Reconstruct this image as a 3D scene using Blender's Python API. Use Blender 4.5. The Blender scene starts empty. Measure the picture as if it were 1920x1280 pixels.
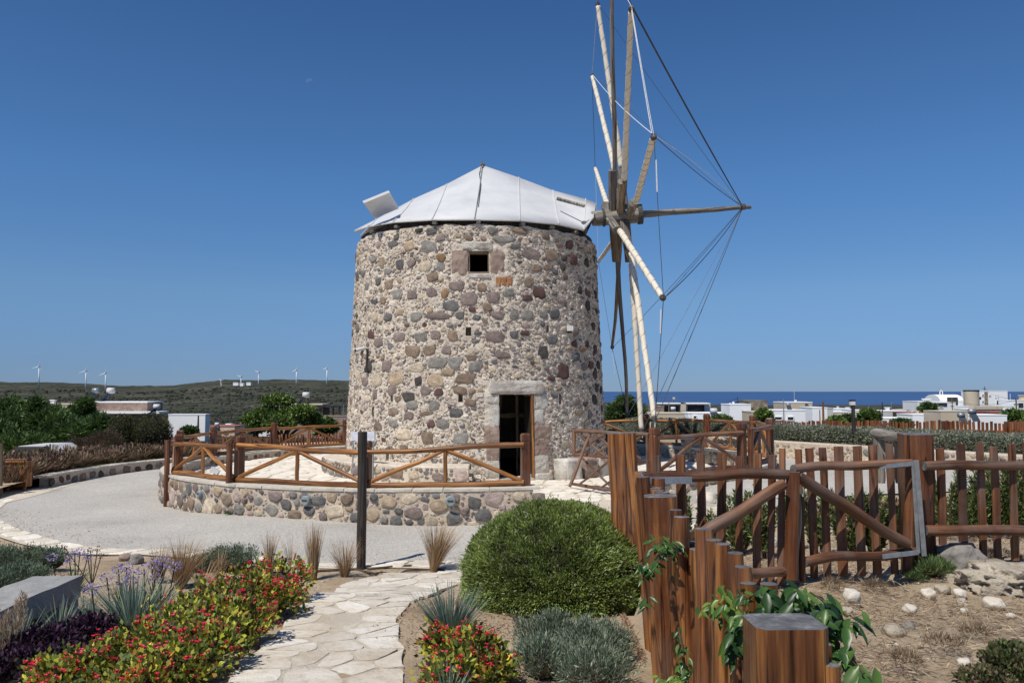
import bpy, math, random
import numpy as np
from mathutils import Vector, Matrix, Quaternion, noise
random.seed(7)
rng = np.random.default_rng(7)
scene = bpy.context.scene
C = scene.collection

# ------------------------------------------------------------------ camera
F, EYE = 1500.0, 2.15
PHI = math.atan(93 / 1500)
cd = bpy.data.cameras.new('camera'); cam = bpy.data.objects.new('camera', cd); C.objects.link(cam)
cam.location = (0, 0, EYE); cam.rotation_euler = (math.pi / 2 + PHI, 0, 0)
cd.sensor_width = 36; cd.lens = 36 * F / 1920; cd.clip_start = 0.05; cd.clip_end = 90000
scene.camera = cam

# ------------------------------------------------------------------ sky and sun
SUN_EL, SUN_AZ = math.radians(57), math.radians(216)      # azimuth clockwise from +Y
w = bpy.data.worlds.new('World'); scene.world = w; w.use_nodes = True
nt = w.node_tree; nt.nodes.clear()
sky = nt.nodes.new('ShaderNodeTexSky'); sky.sky_type = 'NISHITA'; sky.sun_disc = False
sky.sun_elevation = SUN_EL; sky.sun_rotation = SUN_AZ
sky.altitude = 0; sky.air_density = 1.0; sky.dust_density = 0.0; sky.ozone_density = 6.0
bg = nt.nodes.new('ShaderNodeBackground'); bg.inputs['Strength'].default_value = 0.1
wo = nt.nodes.new('ShaderNodeOutputWorld')
# clear Aegean air: the deeper blue of a dry sky, the same all round the horizon, varying with height only
_tc = nt.nodes.new('ShaderNodeTexCoord'); _sp = nt.nodes.new('ShaderNodeSeparateXYZ'); _rp = nt.nodes.new('ShaderNodeValToRGB'); _mx = nt.nodes.new('ShaderNodeMix')
_mx.data_type = 'RGBA'; _mx.blend_type = 'MULTIPLY'; _mx.inputs[0].default_value = 1
_st = [(0.0, (.29, .43, .79)), (.0087, (.295, .44, .79)), (.035, (.335, .47, .79)), (.115, (.52, .65, .82)), (.244, (.51, .735, .93)), (.363, (.48, .71, .90)), (.449, (.43, .68, .89)), (.8, (.43, .68, .89))]
_e = _rp.color_ramp.elements
while len(_e) < len(_st): _e.new(.5)
for _k, (_p, _c) in enumerate(_st): _e[_k].position = _p; _e[_k].color = (*_c, 1)
nt.links.new(_tc.outputs['Generated'], _sp.inputs[0]); nt.links.new(_sp.outputs['Z'], _rp.inputs[0]); nt.links.new(sky.outputs[0], _mx.inputs[6]); nt.links.new(_rp.outputs[0], _mx.inputs[7])
nt.links.new(_mx.outputs[2], bg.inputs[0]); nt.links.new(bg.outputs[0], wo.inputs[0])
sl = bpy.data.lights.new('sun', 'SUN'); sl.energy = 4.6; sl.angle = math.radians(0.53); sl.color = (1.0, 0.945, 0.85)
so = bpy.data.objects.new('sun', sl); C.objects.link(so)
sdir = Vector((math.sin(SUN_AZ) * math.cos(SUN_EL), math.cos(SUN_AZ) * math.cos(SUN_EL), math.sin(SUN_EL)))
so.rotation_euler = sdir.to_track_quat('Z', 'Y').to_euler(); so.location = sdir * 60
vs = scene.view_settings
vs.view_transform = 'Standard'; vs.look = 'None'; vs.exposure = 0.0; vs.gamma = 1; vs.use_curve_mapping = False
scene.cycles.max_bounces = 6; scene.cycles.transparent_max_bounces = 12

# ------------------------------------------------------------------ helpers: projection
cF, sF = math.cos(PHI), math.sin(PHI)
def ray(px, py):
    a, u = (px - 960) / F, (640 - py) / F
    return Vector((a, cF - u * sF, sF + u * cF))
def P(px, py, d):
    r = ray(px, py); return Vector((0, 0, EYE)) + r * (d / r.y)

# ------------------------------------------------------------------ ground height
CL = np.array([(-1.2,14.8,-.30),(-2.7,12,-.33),(-8,18.5,-.42),(-13,21,-.42),(-11,26,-.38),(-16,30,-.5),(-9,33,-.5),(0,33,-.4),
 (0,2,.6),(-1,4.5,.5),(.3,6,.5),(-2,6.5,.4),(-4,6,.42),(-3,3,.55),(-5,8,.12),(-2.5,8.5,.12),(0,8.6,.12),(-4,11,-.22),(-7,13.2,-.34),(-.5,11,-.27),
 (-12,14,-.4),(-9,9,0),(1.6,15,0),(3,14,.1),(5,17,.3),(8,17,.38),(10,20,.36),(6.5,15,.38),(14,18,.5),(12,28,-.1),(20,30,-.3),(5,30,-.3),(-20,22,-.5),(-16,10,-.2)])
CR = np.array([(1.5,2.5,.95),(3,3.5,.95),(2,5.5,.8),(3.2,6.2,.73),(4.5,6.5,.78),(6,5,1.0),(2,9,.5),(4,9,.58),(2,12,.2),(6,12,.5),(1.2,8,.45),
 (5,17,.3),(8,17,.38),(10,20,.36),(3,14,.12),(6.5,15,.4),(14,14,.6),(14,18,.5),(12,28,-.1),(20,30,-.3),(1.6,15,0),(9,8,.9)])
def _idw(A, X, Y):
    X = np.asarray(X, float); Y = np.asarray(Y, float)
    D = (X[..., None] - A[:, 0]) ** 2 + (Y[..., None] - A[:, 1]) ** 2
    w_ = 1 / (D + .35) ** 1.8
    return (w_ * A[:, 2]).sum(-1) / w_.sum(-1)
def sm(t): t = np.clip(t, 0, 1); return t * t * (3 - 2 * t)
def gzv(X, Y):
    X = np.asarray(X, float); Y = np.asarray(Y, float)
    wd = .05 + 2.2 * sm((Y - 6.4) / 2.5)
    m = sm((X - .98) / wd)
    return _idw(CL, X, Y) * (1 - m) + _idw(CR, X, Y) * m
def gz(x, y): return float(gzv(np.array([x]), np.array([y]))[0])
_D = np.arange(1.6, 45, .02)
def G(px, py, dz=0.0):
    r = ray(px, py); X = r.x / r.y * _D; Z = EYE + r.z / r.y * _D
    k = np.nonzero(Z < gzv(X, _D))[0]
    k = k[0] if len(k) else len(_D) - 1
    return Vector((X[k], _D[k], gz(X[k], _D[k]) + dz))

# ------------------------------------------------------------------ helpers: objects
WM = {}
def link(name, me, mat=None, parent=None, M=None, kind=None, label=None):
    o = bpy.data.objects.new(name, me); C.objects.link(o)
    if mat is not None and me is not None and len(me.materials) == 0:
        for m_ in (mat if isinstance(mat, (list, tuple)) else [mat]): me.materials.append(m_)
    M = M or Matrix.Identity(4)
    if parent is not None:
        o.parent = parent; o.matrix_parent_inverse = WM[parent.name].inverted()
    o.matrix_basis = M; WM[o.name] = M
    if kind: o['kind'] = kind
    if label: o['label'] = label
    return o
def tag(o, label, cat, group=None):
    o['label'] = label; o['category'] = cat
    if group: o['group'] = group
    return o
def thing(name, loc, label, cat, group=None):
    o = link(name, None, M=Matrix.Translation(Vector(loc))); o.empty_display_size = .2
    return tag(o, label, cat, group)
class MB:
    def __init__(s): s.v = []; s.f = []; s.m = []
    def add(s, vs_, fs_, mi=0):
        b = len(s.v); s.v += [tuple(v) for v in vs_]; s.f += [tuple(b + i for i in f) for f in fs_]; s.m += [mi] * len(fs_)
    def box(s, c, size, R=None, mi=0, taper=1.0):
        x, y, z = [k / 2 for k in size]
        vs_ = [Vector((a * x * (taper if q > 0 else 1), b * y * (taper if q > 0 else 1), q * z)) for q in (-1, 1) for a, b in ((-1, -1), (1, -1), (1, 1), (-1, 1))]
        if R is not None: vs_ = [R @ v for v in vs_]
        s.add([Vector(c) + v for v in vs_], [(3, 2, 1, 0), (4, 5, 6, 7), (0, 1, 5, 4), (1, 2, 6, 5), (2, 3, 7, 6), (3, 0, 4, 7)], mi)
    def tube(s, pts, r, n=8, mi=0, cap=True):
        pts = [Vector(p) for p in pts]; k = len(pts); rr = r if isinstance(r, (list, tuple)) else [r] * k
        vs_ = []
        for i, p in enumerate(pts):
            t = (pts[min(i + 1, k - 1)] - pts[max(i - 1, 0)]).normalized()
            a = t.orthogonal().normalized() if abs(t.z) > .9 else t.cross(Vector((0, 0, 1))).normalized(); b = t.cross(a)
            vs_ += [p + (a * math.cos(2 * math.pi * j / n) + b * math.sin(2 * math.pi * j / n)) * rr[i] for j in range(n)]
        fs_ = [(i * n + j, i * n + (j + 1) % n, (i + 1) * n + (j + 1) % n, (i + 1) * n + j) for i in range(k - 1) for j in range(n)]
        if cap: fs_ += [tuple(reversed(range(n))), tuple((k - 1) * n + j for j in range(n))]
        s.add(vs_, fs_, mi)
    def sphere(s, c, r, n=10, m=6, sq=(1, 1, 1), mi=0):
        c = Vector(c); vs_ = [c + Vector((0, 0, -r * sq[2]))]
        for i in range(1, m):
            a = -math.pi / 2 + math.pi * i / m
            vs_ += [c + Vector((math.cos(a) * math.cos(2 * math.pi * j / n) * r * sq[0], math.cos(a) * math.sin(2 * math.pi * j / n) * r * sq[1], math.sin(a) * r * sq[2])) for j in range(n)]
        vs_.append(c + Vector((0, 0, r * sq[2])))
        fs_ = [(0, 1 + (j + 1) % n, 1 + j) for j in range(n)]
        fs_ += [(1 + i * n + j, 1 + i * n + (j + 1) % n, 1 + (i + 1) * n + (j + 1) % n, 1 + (i + 1) * n + j) for i in range(m - 2) for j in range(n)]
        L = len(vs_) - 1; o_ = 1 + (m - 2) * n
        fs_ += [(o_ + j, o_ + (j + 1) % n, L) for j in range(n)]
        s.add(vs_, fs_, mi)
    def mesh(s, name, smooth=False):
        me = bpy.data.meshes.new(name); me.from_pydata(s.v, [], s.f)
        me.polygons.foreach_set('material_index', s.m)
        if smooth: me.polygons.foreach_set('use_smooth', [True] * len(s.f))
        me.update(); return me
    def build(s, name, mat, parent=None, smooth=False, kind=None, label=None, M=None):
        return link(name, s.mesh(name, smooth), mat, parent, M, kind, label)
def npmesh(name, V, Fq, cols=None, smooth=False):
    V = np.asarray(V, np.float32); Fq = np.asarray(Fq, np.int32); k = Fq.shape[1]
    me = bpy.data.meshes.new(name); me.vertices.add(len(V)); me.vertices.foreach_set('co', V.ravel())
    me.loops.add(Fq.size); me.loops.foreach_set('vertex_index', Fq.ravel())
    me.polygons.add(len(Fq)); me.polygons.foreach_set('loop_start', np.arange(0, Fq.size, k, dtype=np.int32))
    me.polygons.foreach_set('loop_total', np.full(len(Fq), k, np.int32))
    if smooth: me.polygons.foreach_set('use_smooth', np.ones(len(Fq), bool))
    me.update(calc_edges=True)
    if cols is not None:
        ca = me.color_attributes.new('Col', 'FLOAT_COLOR', 'POINT')
        ca.data.foreach_set('color', np.hstack([cols, np.ones((len(cols), 1))]).astype(np.float32).ravel())
    return me

# ------------------------------------------------------------------ materials
def nodes(name):
    m = bpy.data.materials.new(name); m.use_nodes = True; n = m.node_tree
    return m, n, n.nodes['Principled BSDF'], n.links.new
def ramp(n, stops):
    r = n.nodes.new('ShaderNodeValToRGB'); e = r.color_ramp.elements
    while len(e) < len(stops): e.new(.5)
    for k, (p, c) in enumerate(stops): e[k].position = p; e[k].color = (*c, 1)
    return r
def tex(n, l, kind, scale, vec, detail=6, rough=.6):
    t = n.nodes.new('ShaderNodeTex' + kind); t.inputs['Scale'].default_value = scale
    if kind == 'Noise': t.inputs['Detail'].default_value = detail; t.inputs['Roughness'].default_value = rough
    if vec is not None: l(vec, t.inputs['Vector'])
    return t
def coords(n, l, scale=(1, 1, 1), which='Object', rnd=True):
    tc = n.nodes.new('ShaderNodeTexCoord'); mp = n.nodes.new('ShaderNodeMapping'); mp.inputs['Scale'].default_value = scale
    l(tc.outputs[which], mp.inputs['Vector'])
    if rnd:
        oi = n.nodes.new('ShaderNodeObjectInfo'); ml = n.nodes.new('ShaderNodeMath'); ml.operation = 'MULTIPLY'; ml.inputs[1].default_value = 60
        l(oi.outputs['Random'], ml.inputs[0]); l(ml.outputs[0], mp.inputs['Location'])
    return mp.outputs[0]
def mixc(n, l, fac, a, b, mode='MIX'):
    x = n.nodes.new('ShaderNodeMix'); x.data_type = 'RGBA'; x.blend_type = mode
    for v, k in ((fac, 0), (a, 6), (b, 7)):
        if isinstance(v, (int, float)): x.inputs[k].default_value = v
        elif isinstance(v, tuple): x.inputs[k].default_value = (*v, 1)
        else: l(v, x.inputs[k])
    return x.outputs[2]
def bump(n, l, h, bs, strength, dist):
    b = n.nodes.new('ShaderNodeBump'); b.inputs['Strength'].default_value = strength; b.inputs['Distance'].default_value = dist
    l(h, b.inputs['Height']); l(b.outputs[0], bs.inputs['Normal']); return b
def simple(name, stops, scale=3, rough=.8, bs=.3, bd=.01, vscale=(1, 1, 1), rnd=True, spec=.3, fine=8, metal=0):
    m, n, b, l = nodes(name); v = coords(n, l, vscale, rnd=rnd)
    t = tex(n, l, 'Noise', scale, v, 8, .65); r = ramp(n, stops); l(t.outputs[0], r.inputs[0]); l(r.outputs[0], b.inputs['Base Color'])
    t2 = tex(n, l, 'Noise', scale * fine, v, 5, .6); bump(n, l, t2.outputs[0], b, bs, bd)
    b.inputs['Roughness'].default_value = rough; b.inputs['Specular IOR Level'].default_value = spec; b.inputs['Metallic'].default_value = metal
    return m
def wood(name, dark, mid, light, rough=.45, wv=.35, weather=0.0):
    m, n, b, l = nodes(name); v = coords(n, l, (14, 14, .9))
    t = tex(n, l, 'Noise', 1.6, v, 7, .62); r = ramp(n, [(.28, dark), (.47, mid), (.62, light), (.8, mid)]); l(t.outputs[0], r.inputs[0])
    v2 = coords(n, l, (70, 70, 1.6)); t2 = tex(n, l, 'Noise', 1.0, v2, 4, .6)
    r2 = ramp(n, [(.3, (.35, .33, .3)), (.5, (1, 1, 1))]); l(t2.outputs[0], r2.inputs[0])
    c = mixc(n, l, .75, r.outputs[0], r2.outputs[0], 'MULTIPLY')
    v4 = coords(n, l, (9, 9, .22)); t4 = tex(n, l, 'Noise', 1.3, v4, 2, .4); r4 = ramp(n, [(.485, (1, 1, 1)), (.497, (.16, .13, .12)), (.505, (.16, .13, .12)), (.517, (1, 1, 1))]); l(t4.outputs[0], r4.inputs[0])
    c = mixc(n, l, .9, c, r4.outputs[0], 'MULTIPLY')
    v5 = coords(n, l, (5, 5, .35)); t5 = tex(n, l, 'Noise', 1.1, v5, 3, .5); r5 = ramp(n, [(.35, (.5, .48, .5)), (.5, (.95, .95, .95)), (.66, (1.25, 1.33, 1.3))]); l(t5.outputs[0], r5.inputs[0])
    c = mixc(n, l, .9, c, r5.outputs[0], 'MULTIPLY')
    v3 = coords(n, l, (1, 1, 1)); t3 = tex(n, l, 'Noise', 2.2, v3, 5, .6); r3 = ramp(n, [(.45, (0, 0, 0)), (.7, (1, 1, 1))]); l(t3.outputs[0], r3.inputs[0])
    if weather > 0:
        ml = n.nodes.new('ShaderNodeMath'); ml.operation = 'MULTIPLY'; ml.inputs[1].default_value = weather; l(r3.outputs[0], ml.inputs[0])
        c = mixc(n, l, ml.outputs[0], c, (.2, .17, .15))
    oi = n.nodes.new('ShaderNodeObjectInfo'); hs = n.nodes.new('ShaderNodeHueSaturation')
    mr = n.nodes.new('ShaderNodeMapRange'); mr.inputs['To Min'].default_value = 1 - wv; mr.inputs['To Max'].default_value = 1 + wv
    l(oi.outputs['Random'], mr.inputs['Value']); l(mr.outputs[0], hs.inputs['Value']); l(c, hs.inputs['Color']); l(hs.outputs[0], b.inputs['Base Color'])
    bump(n, l, t2.outputs[0], b, .5, .004); b.inputs['Roughness'].default_value = rough; b.inputs['Specular IOR Level'].default_value = .35
    return m
M_ = {}
M_['honey'] = wood('honey_wood', (.11, .04, .012), (.27, .105, .026), (.40, .185, .055), .42, .2, .15)
M_['brown_log'] = wood('brown_log_wood', (.07, .028, .015), (.15, .065, .032), (.23, .11, .055), .5, .2, .55)
M_['red'] = wood('red_brown_wood', (.05, .018, .01), (.12, .04, .018), (.20, .075, .028), .38, .22, .2)
M_['pal'] = wood('palisade_wood', (.045, .016, .009), (.15, .052, .018), (.33, .14, .042), .4, .3, .2)
M_['picket'] = wood('picket_wood', (.07, .027, .014), (.165, .065, .03), (.26, .115, .05), .5, .22, .5)
M_['far_picket'] = wood('far_picket_wood', (.09, .03, .015), (.2, .07, .03), (.3, .12, .05), .5, .3, .1)
M_['grey_wood'] = wood('weathered_grey_wood', (.09, .08, .07), (.19, .165, .14), (.3, .27, .23), .75, .2)
M_['dark_wood'] = wood('blackened_wood', (.012, .01, .009), (.028, .023, .019), (.055, .045, .035), .6, .2)
M_['tan_wood'] = wood('tan_wood', (.1, .07, .045), (.22, .155, .1), (.33, .25, .17), .7, .15)
M_['end'] = simple('weathered_end_grain', [(.3, (.05, .05, .052)), (.55, (.13, .13, .135)), (.75, (.32, .32, .33))], 18, .8, .4, .004)
M_['canvas'] = simple('sail_canvas', [(.3, (.56, .5, .40)), (.7, (.74, .68, .57))], 6, .85, .35, .006, (6, 6, 1.2))
M_['white'] = simple('white_sheet_roof', [(.3, (.50, .505, .51)), (.5, (.57, .575, .58)), (.68, (.61, .61, .615))], 1.3, .5, .12, .02, rnd=False)
M_['white_wall'] = simple('whitewash', [(.3, (.74, .74, .73)), (.7, (.84, .84, .83))], .4, .8, .1, .02)
M_['cream_wall'] = simple('cream_render', [(.3, (.5, .42, .31)), (.7, (.6, .52, .39))], .4, .85, .1, .02)
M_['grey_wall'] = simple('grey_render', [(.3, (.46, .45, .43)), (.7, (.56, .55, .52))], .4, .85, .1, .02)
M_['bright_wall'] = simple('bright_whitewash', [(.3, (.84, .84, .84)), (.7, (.88, .88, .87))], .4, .8, .1, .02)
M_['glass'] = simple('dark_glass', [(.3, (.02, .025, .03)), (.7, (.05, .055, .06))], 1, .15, .02, .01, spec=.5)
M_['dark'] = simple('dark_opening', [(.3, (.03, .028, .025)), (.7, (.06, .055, .05))], 2, .8)
M_['metal'] = simple('galvanised_steel', [(.3, (.22, .24, .26)), (.7, (.38, .4, .42))], 20, .45, .1, .002, metal=.5)
M_['grey_metal'] = simple('grey_lamp_metal', [(.3, (.2, .23, .24)), (.7, (.27, .3, .31))], 10, .5, .05, .002)
M_['rope'] = simple('dark_rope', [(.3, (.04, .04, .045)), (.7, (.09, .09, .09))], 30, .8)
M_['white_rope'] = simple('white_rope', [(.3, (.5, .52, .55)), (.7, (.7, .7, .7))], 30, .8)
M_['hose'] = simple('irrigation_hose', [(.3, (.05, .035, .03)), (.7, (.12, .09, .075))], 10, .6)
M_['concrete'] = simple('rough_concrete', [(.3, (.22, .22, .215)), (.7, (.36, .355, .34))], 7, .9, .7, .012)
M_['coping'] = simple('pale_coping_stone', [(.3, (.42, .37, .30)), (.55, (.56, .52, .45)), (.75, (.64, .61, .55))], 4, .85, .6, .02)
M_['jamb'] = simple('limewashed_stone', [(.3, (.30, .24, .19)), (.48, (.5, .46, .4)), (.65, (.64, .62, .57))], 3.5, .9, .9, .03)
M_['pink'] = simple('pinkish_tuff', [(.3, (.2, .135, .105)), (.55, (.33, .245, .2)), (.75, (.42, .33, .26))], 5, .9, .9, .02)
M_['brick'] = simple('orange_brick', [(.3, (.3, .13, .06)), (.7, (.42, .22, .1))], 6, .9, .6, .01)
M_['solar'] = simple('solar_panel', [(.3, (.03, .04, .06)), (.7, (.06, .08, .1))], 2, .3, .02, .01)
M_['tile_red'] = simple('red_roof_tiles', [(.3, (.3, .1, .07)), (.7, (.38, .15, .11))], 2, .8)
M_['stonewall_far'] = simple('far_stone_masonry', [(.35, (.12, .09, .065)), (.5, (.3, .24, .17)), (.65, (.45, .38, .29))], 1.6, .9, .8, .1)
M_['red_metal'] = simple('red_metal', [(.3, (.12, .01, .008)), (.7, (.2, .03, .02))], 5, .5)
M_['notice'] = simple('notice_board_white', [(.45, (.5, .52, .58)), (.55, (.62, .64, .7))], 9, .5)

def stone_mat(name):
    m, n, b, l = nodes(name); v = coords(n, l, (1, 1, 1))
    oi = n.nodes.new('ShaderNodeObjectInfo'); t = tex(n, l, 'Noise', 2.6, v, 8, .7)
    r = ramp(n, [(.25, (.5, .5, .5)), (.5, (1, 1, 1)), (.72, (1.7, 1.65, 1.6))]); l(t.outputs[0], r.inputs[0])
    c = mixc(n, l, 1.0, oi.outputs['Color'], r.outputs[0], 'MULTIPLY'); l(c, b.inputs['Base Color'])
    t2 = tex(n, l, 'Noise', 9, v, 8, .75); bump(n, l, t2.outputs[0], b, .9, .03); b.inputs['Roughness'].default_value = .9; b.inputs['Specular IOR Level'].default_value = .2
    return m
M_['stone'] = stone_mat('field_stone')
def attr_mat(name, rough=.9, scale=20, bd=.01, transl=0.0, spec=.25, world=True, var=True):
    m, n, b, l = nodes(name); a = n.nodes.new('ShaderNodeAttribute'); a.attribute_name = 'Col'
    if var:
        v = coords(n, l, (1, 1, 1), rnd=False); t = tex(n, l, 'Noise', scale, v, 6, .7)
        r = ramp(n, [(.25, (.6, .6, .6)), (.5, (1, 1, 1)), (.75, (1.4, 1.4, 1.4))]); l(t.outputs[0], r.inputs[0])
        c = mixc(n, l, 1.0, a.outputs['Color'], r.outputs[0], 'MULTIPLY'); l(c, b.inputs['Base Color'])
        t2 = tex(n, l, 'Noise', scale * 3, v, 6, .7); bump(n, l, t2.outputs[0], b, .8, bd)
    else: l(a.outputs['Color'], b.inputs['Base Color'])
    b.inputs['Roughness'].default_value = rough; b.inputs['Specular IOR Level'].default_value = spec
    if transl > 0:
        tr = n.nodes.new('ShaderNodeBsdfTranslucent'); l(a.outputs['Color'], tr.inputs['Color'])
        mx = n.nodes.new('ShaderNodeMixShader'); mx.inputs[0].default_value = transl
        l(b.outputs[0], mx.inputs[1]); l(tr.outputs[0], mx.inputs[2]); l(mx.outputs[0], n.nodes['Material Output'].inputs['Surface'])
    return m
M_['rubble'] = attr_mat('small_rubble', .92, 14, .015)
M_['leaf'] = attr_mat('leaf', .5, transl=.28, spec=.35, var=False)
M_['leaf_gloss'] = attr_mat('glossy_leaf', .36, transl=.25, spec=.4, var=False)
M_['straw'] = attr_mat('dry_straw', .8, transl=.15, var=False)

def mortar_mat(name, dark, mid, light, patch):
    m, n, b, l = nodes(name); v = coords(n, l, rnd=False)
    t = tex(n, l, 'Noise', 9, v, 8, .72); r = ramp(n, [(.3, dark), (.47, mid), (.66, light)]); l(t.outputs[0], r.inputs[0])
    t3 = tex(n, l, 'Noise', .9, v, 4, .6); r3 = ramp(n, [(.35, (.72, .7, .68)), (.6, (1, 1, 1))]); l(t3.outputs[0], r3.inputs[0])
    c = mixc(n, l, patch, r.outputs[0], r3.outputs[0], 'MULTIPLY'); l(c, b.inputs['Base Color'])
    t2 = tex(n, l, 'Noise', 24, v, 9, .75); bump(n, l, t2.outputs[0], b, 1.0, .035); b.inputs['Roughness'].default_value = .95
    return m
M_['mortar'] = mortar_mat('lime_mortar', (.44, .36, .28), (.66, .57, .46), (.77, .70, .60), .35)
M_['mortar2'] = mortar_mat('wall_mortar', (.38, .30, .23), (.58, .48, .37), (.70, .61, .5), .35)

def road_mat():
    m, n, b, l = nodes('washed_gravel_concrete'); v = coords(n, l, rnd=False)
    t = tex(n, l, 'Voronoi', 55, v); r = ramp(n, [(0, (.27, .255, .23)), (.5, (.43, .41, .375)), (1, (.56, .535, .495))]); l(t.outputs['Color'], r.inputs[0])
    t3 = tex(n, l, 'Noise', .5, v, 6, .6); r3 = ramp(n, [(.3, (.80, .79, .77)), (.45, (.96, .95, .93)), (.55, (1.0, .99, .97)), (.7, (1.12, 1.10, 1.06))]); l(t3.outputs[0], r3.inputs[0])
    l(mixc(n, l, 1.0, r.outputs[0], r3.outputs[0], 'MULTIPLY'), b.inputs['Base Color'])
    bump(n, l, t.outputs['Distance'], b, .5, .006); b.inputs['Roughness'].default_value = .9; return m
M_['road'] = road_mat()
def soil_mat(name, a, b_, c_, straw):
    m, n, b, l = nodes(name); v = coords(n, l, rnd=False)
    t = tex(n, l, 'Noise', 1.2, v, 10, .7); r = ramp(n, [(.3, a), (.5, b_), (.68, c_)]); l(t.outputs[0], r.inputs[0])
    t2 = tex(n, l, 'Noise', 35, v, 8, .75); r2 = ramp(n, [(.3, (.6, .57, .55)), (.5, (1, 1, 1)), (.7, (1.2, 1.2, 1.2))]); l(t2.outputs[0], r2.inputs[0])
    l(mixc(n, l, straw, r.outputs[0], r2.outputs[0], 'MULTIPLY'), b.inputs['Base Color'])
    bump(n, l, t2.outputs[0], b, 1.0, .03); b.inputs['Roughness'].default_value = .97; b.inputs['Specular IOR Level'].default_value = .15; return m
M_['soil'] = soil_mat('dry_soil', (.32, .235, .15), (.50, .39, .27), (.60, .49, .36), .6)
M_['path'] = soil_mat('path_mortar', (.54, .46, .36), (.66, .58, .47), (.72, .66, .56), .22)
M_['flag'] = simple('pale_flagstone', [(.3, (.54, .47, .37)), (.5, (.68, .62, .52)), (.72, (.77, .73, .65))], 3.0, .9, .55, .012, fine=6)
def flag_mat():
    m, n, b, l = nodes('worn_flagstone'); v = coords(n, l, rnd=False); oi = n.nodes.new('ShaderNodeObjectInfo')
    t = tex(n, l, 'Noise', 2.6, v, 9, .68); r = ramp(n, [(.34, (.62, .54, .43)), (.5, (.73, .67, .57)), (.64, (.82, .78, .71))]); l(t.outputs[0], r.inputs[0])
    r2 = ramp(n, [(0, (.86, .84, .81)), (.55, (.97, .96, .95)), (1, (1.1, 1.11, 1.12))]); l(oi.outputs['Random'], r2.inputs[0])
    c = mixc(n, l, 1.0, r.outputs[0], r2.outputs[0], 'MULTIPLY'); t2 = tex(n, l, 'Noise', 14, v, 9, .75); r3 = ramp(n, [(.32, (.7, .66, .6)), (.48, (1, 1, 1))]); l(t2.outputs[0], r3.inputs[0])
    l(mixc(n, l, .6, c, r3.outputs[0], 'MULTIPLY'), b.inputs['Base Color']); bump(n, l, t2.outputs[0], b, .9, .03); b.inputs['Roughness'].default_value = .93; b.inputs['Specular IOR Level'].default_value = .2; return m
M_['flag'] = flag_mat()
M_['rock'] = simple('rough_pale_rock', [(.3, (.16, .13, .1)), (.5, (.36, .31, .24)), (.7, (.5, .45, .37))], 2.5, .95, 1.0, .05, fine=5)
M_['rock_grey'] = simple('smooth_grey_rock', [(.3, (.15, .14, .13)), (.6, (.26, .24, .215)), (.75, (.33, .3, .26))], 3, .9, .6, .02)
def hill_mat():
    m, n, b, l = nodes('scrub_hillside'); v = coords(n, l, rnd=False)
    t = tex(n, l, 'Noise', .012, v, 12, .72); r = ramp(n, [(.36, (.036, .042, .030)), (.52, (.062, .064, .048)), (.64, (.10, .095, .078)), (.76, (.26, .23, .19))]); l(t.outputs[0], r.inputs[0])
    t2 = tex(n, l, 'Noise', .12, v, 8, .75); r2 = ramp(n, [(.38, (.5, .52, .46)), (.55, (1.1, 1.1, 1.1)), (.70, (2.4, 2.2, 2.0))]); l(t2.outputs[0], r2.inputs[0])
    l(mixc(n, l, .9, r.outputs[0], r2.outputs[0], 'MULTIPLY'), b.inputs['Base Color']); b.inputs['Roughness'].default_value = 1; b.inputs['Specular IOR Level'].default_value = .05
    bump(n, l, t2.outputs[0], b, .8, 3.0); return m
M_['hill'] = hill_mat()
def sea_mat():
    m, n, b, l = nodes('sea_water'); v = coords(n, l, rnd=False)
    t = tex(n, l, 'Noise', .0006, v, 8, .6); r = ramp(n, [(.3, (.034, .082, .195)), (.7, (.044, .10, .23))]); l(t.outputs[0], r.inputs[0]); l(r.outputs[0], b.inputs['Base Color'])
    t2 = tex(n, l, 'Noise', .05, v, 6, .6); bump(n, l, t2.outputs[0], b, .6, 6.0); b.inputs['Roughness'].default_value = .55; b.inputs['Specular IOR Level'].default_value = .22; return m
M_['sea'] = sea_mat()
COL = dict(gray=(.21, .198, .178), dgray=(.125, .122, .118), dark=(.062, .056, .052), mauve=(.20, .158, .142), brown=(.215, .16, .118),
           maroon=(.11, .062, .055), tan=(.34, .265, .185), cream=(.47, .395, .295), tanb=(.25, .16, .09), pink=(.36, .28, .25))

# ------------------------------------------------------------------ ground sheet, hills, sea
def far_py(px, d):
    """image row on which the far ground lies at distance d, by azimuth: gives the lie of the land"""
    dl = np.log([28, 40, 60, 150, 400, 800, 1300, 1700, 2100, 4000, 9000])
    left = np.array([858, 832, 814, 800, 792, 772, 742, 720, 726, 745, 760])
    right = np.array([852, 832, 822, 796, 783, 774, 768, 764, 761, 756, 760])
    t = sm((px - 950) / 260.0)
    l_ = np.log(np.maximum(d, 20))
    base = np.interp(l_, dl, left) * (1 - t) + np.interp(l_, dl, right) * t
    return base
def fz(x, y):
    x = np.asarray(x, float); y = np.asarray(y, float)
    d = np.maximum(y, 20); px = 960 + F * x / d
    row = far_py(px, d)
    ridge = np.interp(px, [-600, 0, 150, 230, 330, 420, 520, 650, 900, 1100], [-10, -6, -1, 4, 1, -8, -9, -7, 0, 18])
    wv = np.exp(-((np.log(d) - math.log(1700)) / .45) ** 2)
    row = row + ridge * wv * (1 - sm((px - 950) / 260.0))
    row = row - 22 * np.exp(-((px - 1850) / 150) ** 2) * np.exp(-((np.log(d) - math.log(210)) / .5) ** 2) - 5 * np.exp(-((px - 1700) / 90) ** 2) * np.exp(-((np.log(d) - math.log(900)) / .4) ** 2)
    return np.maximum(EYE - (row - 733) / F * d, -70)
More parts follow.
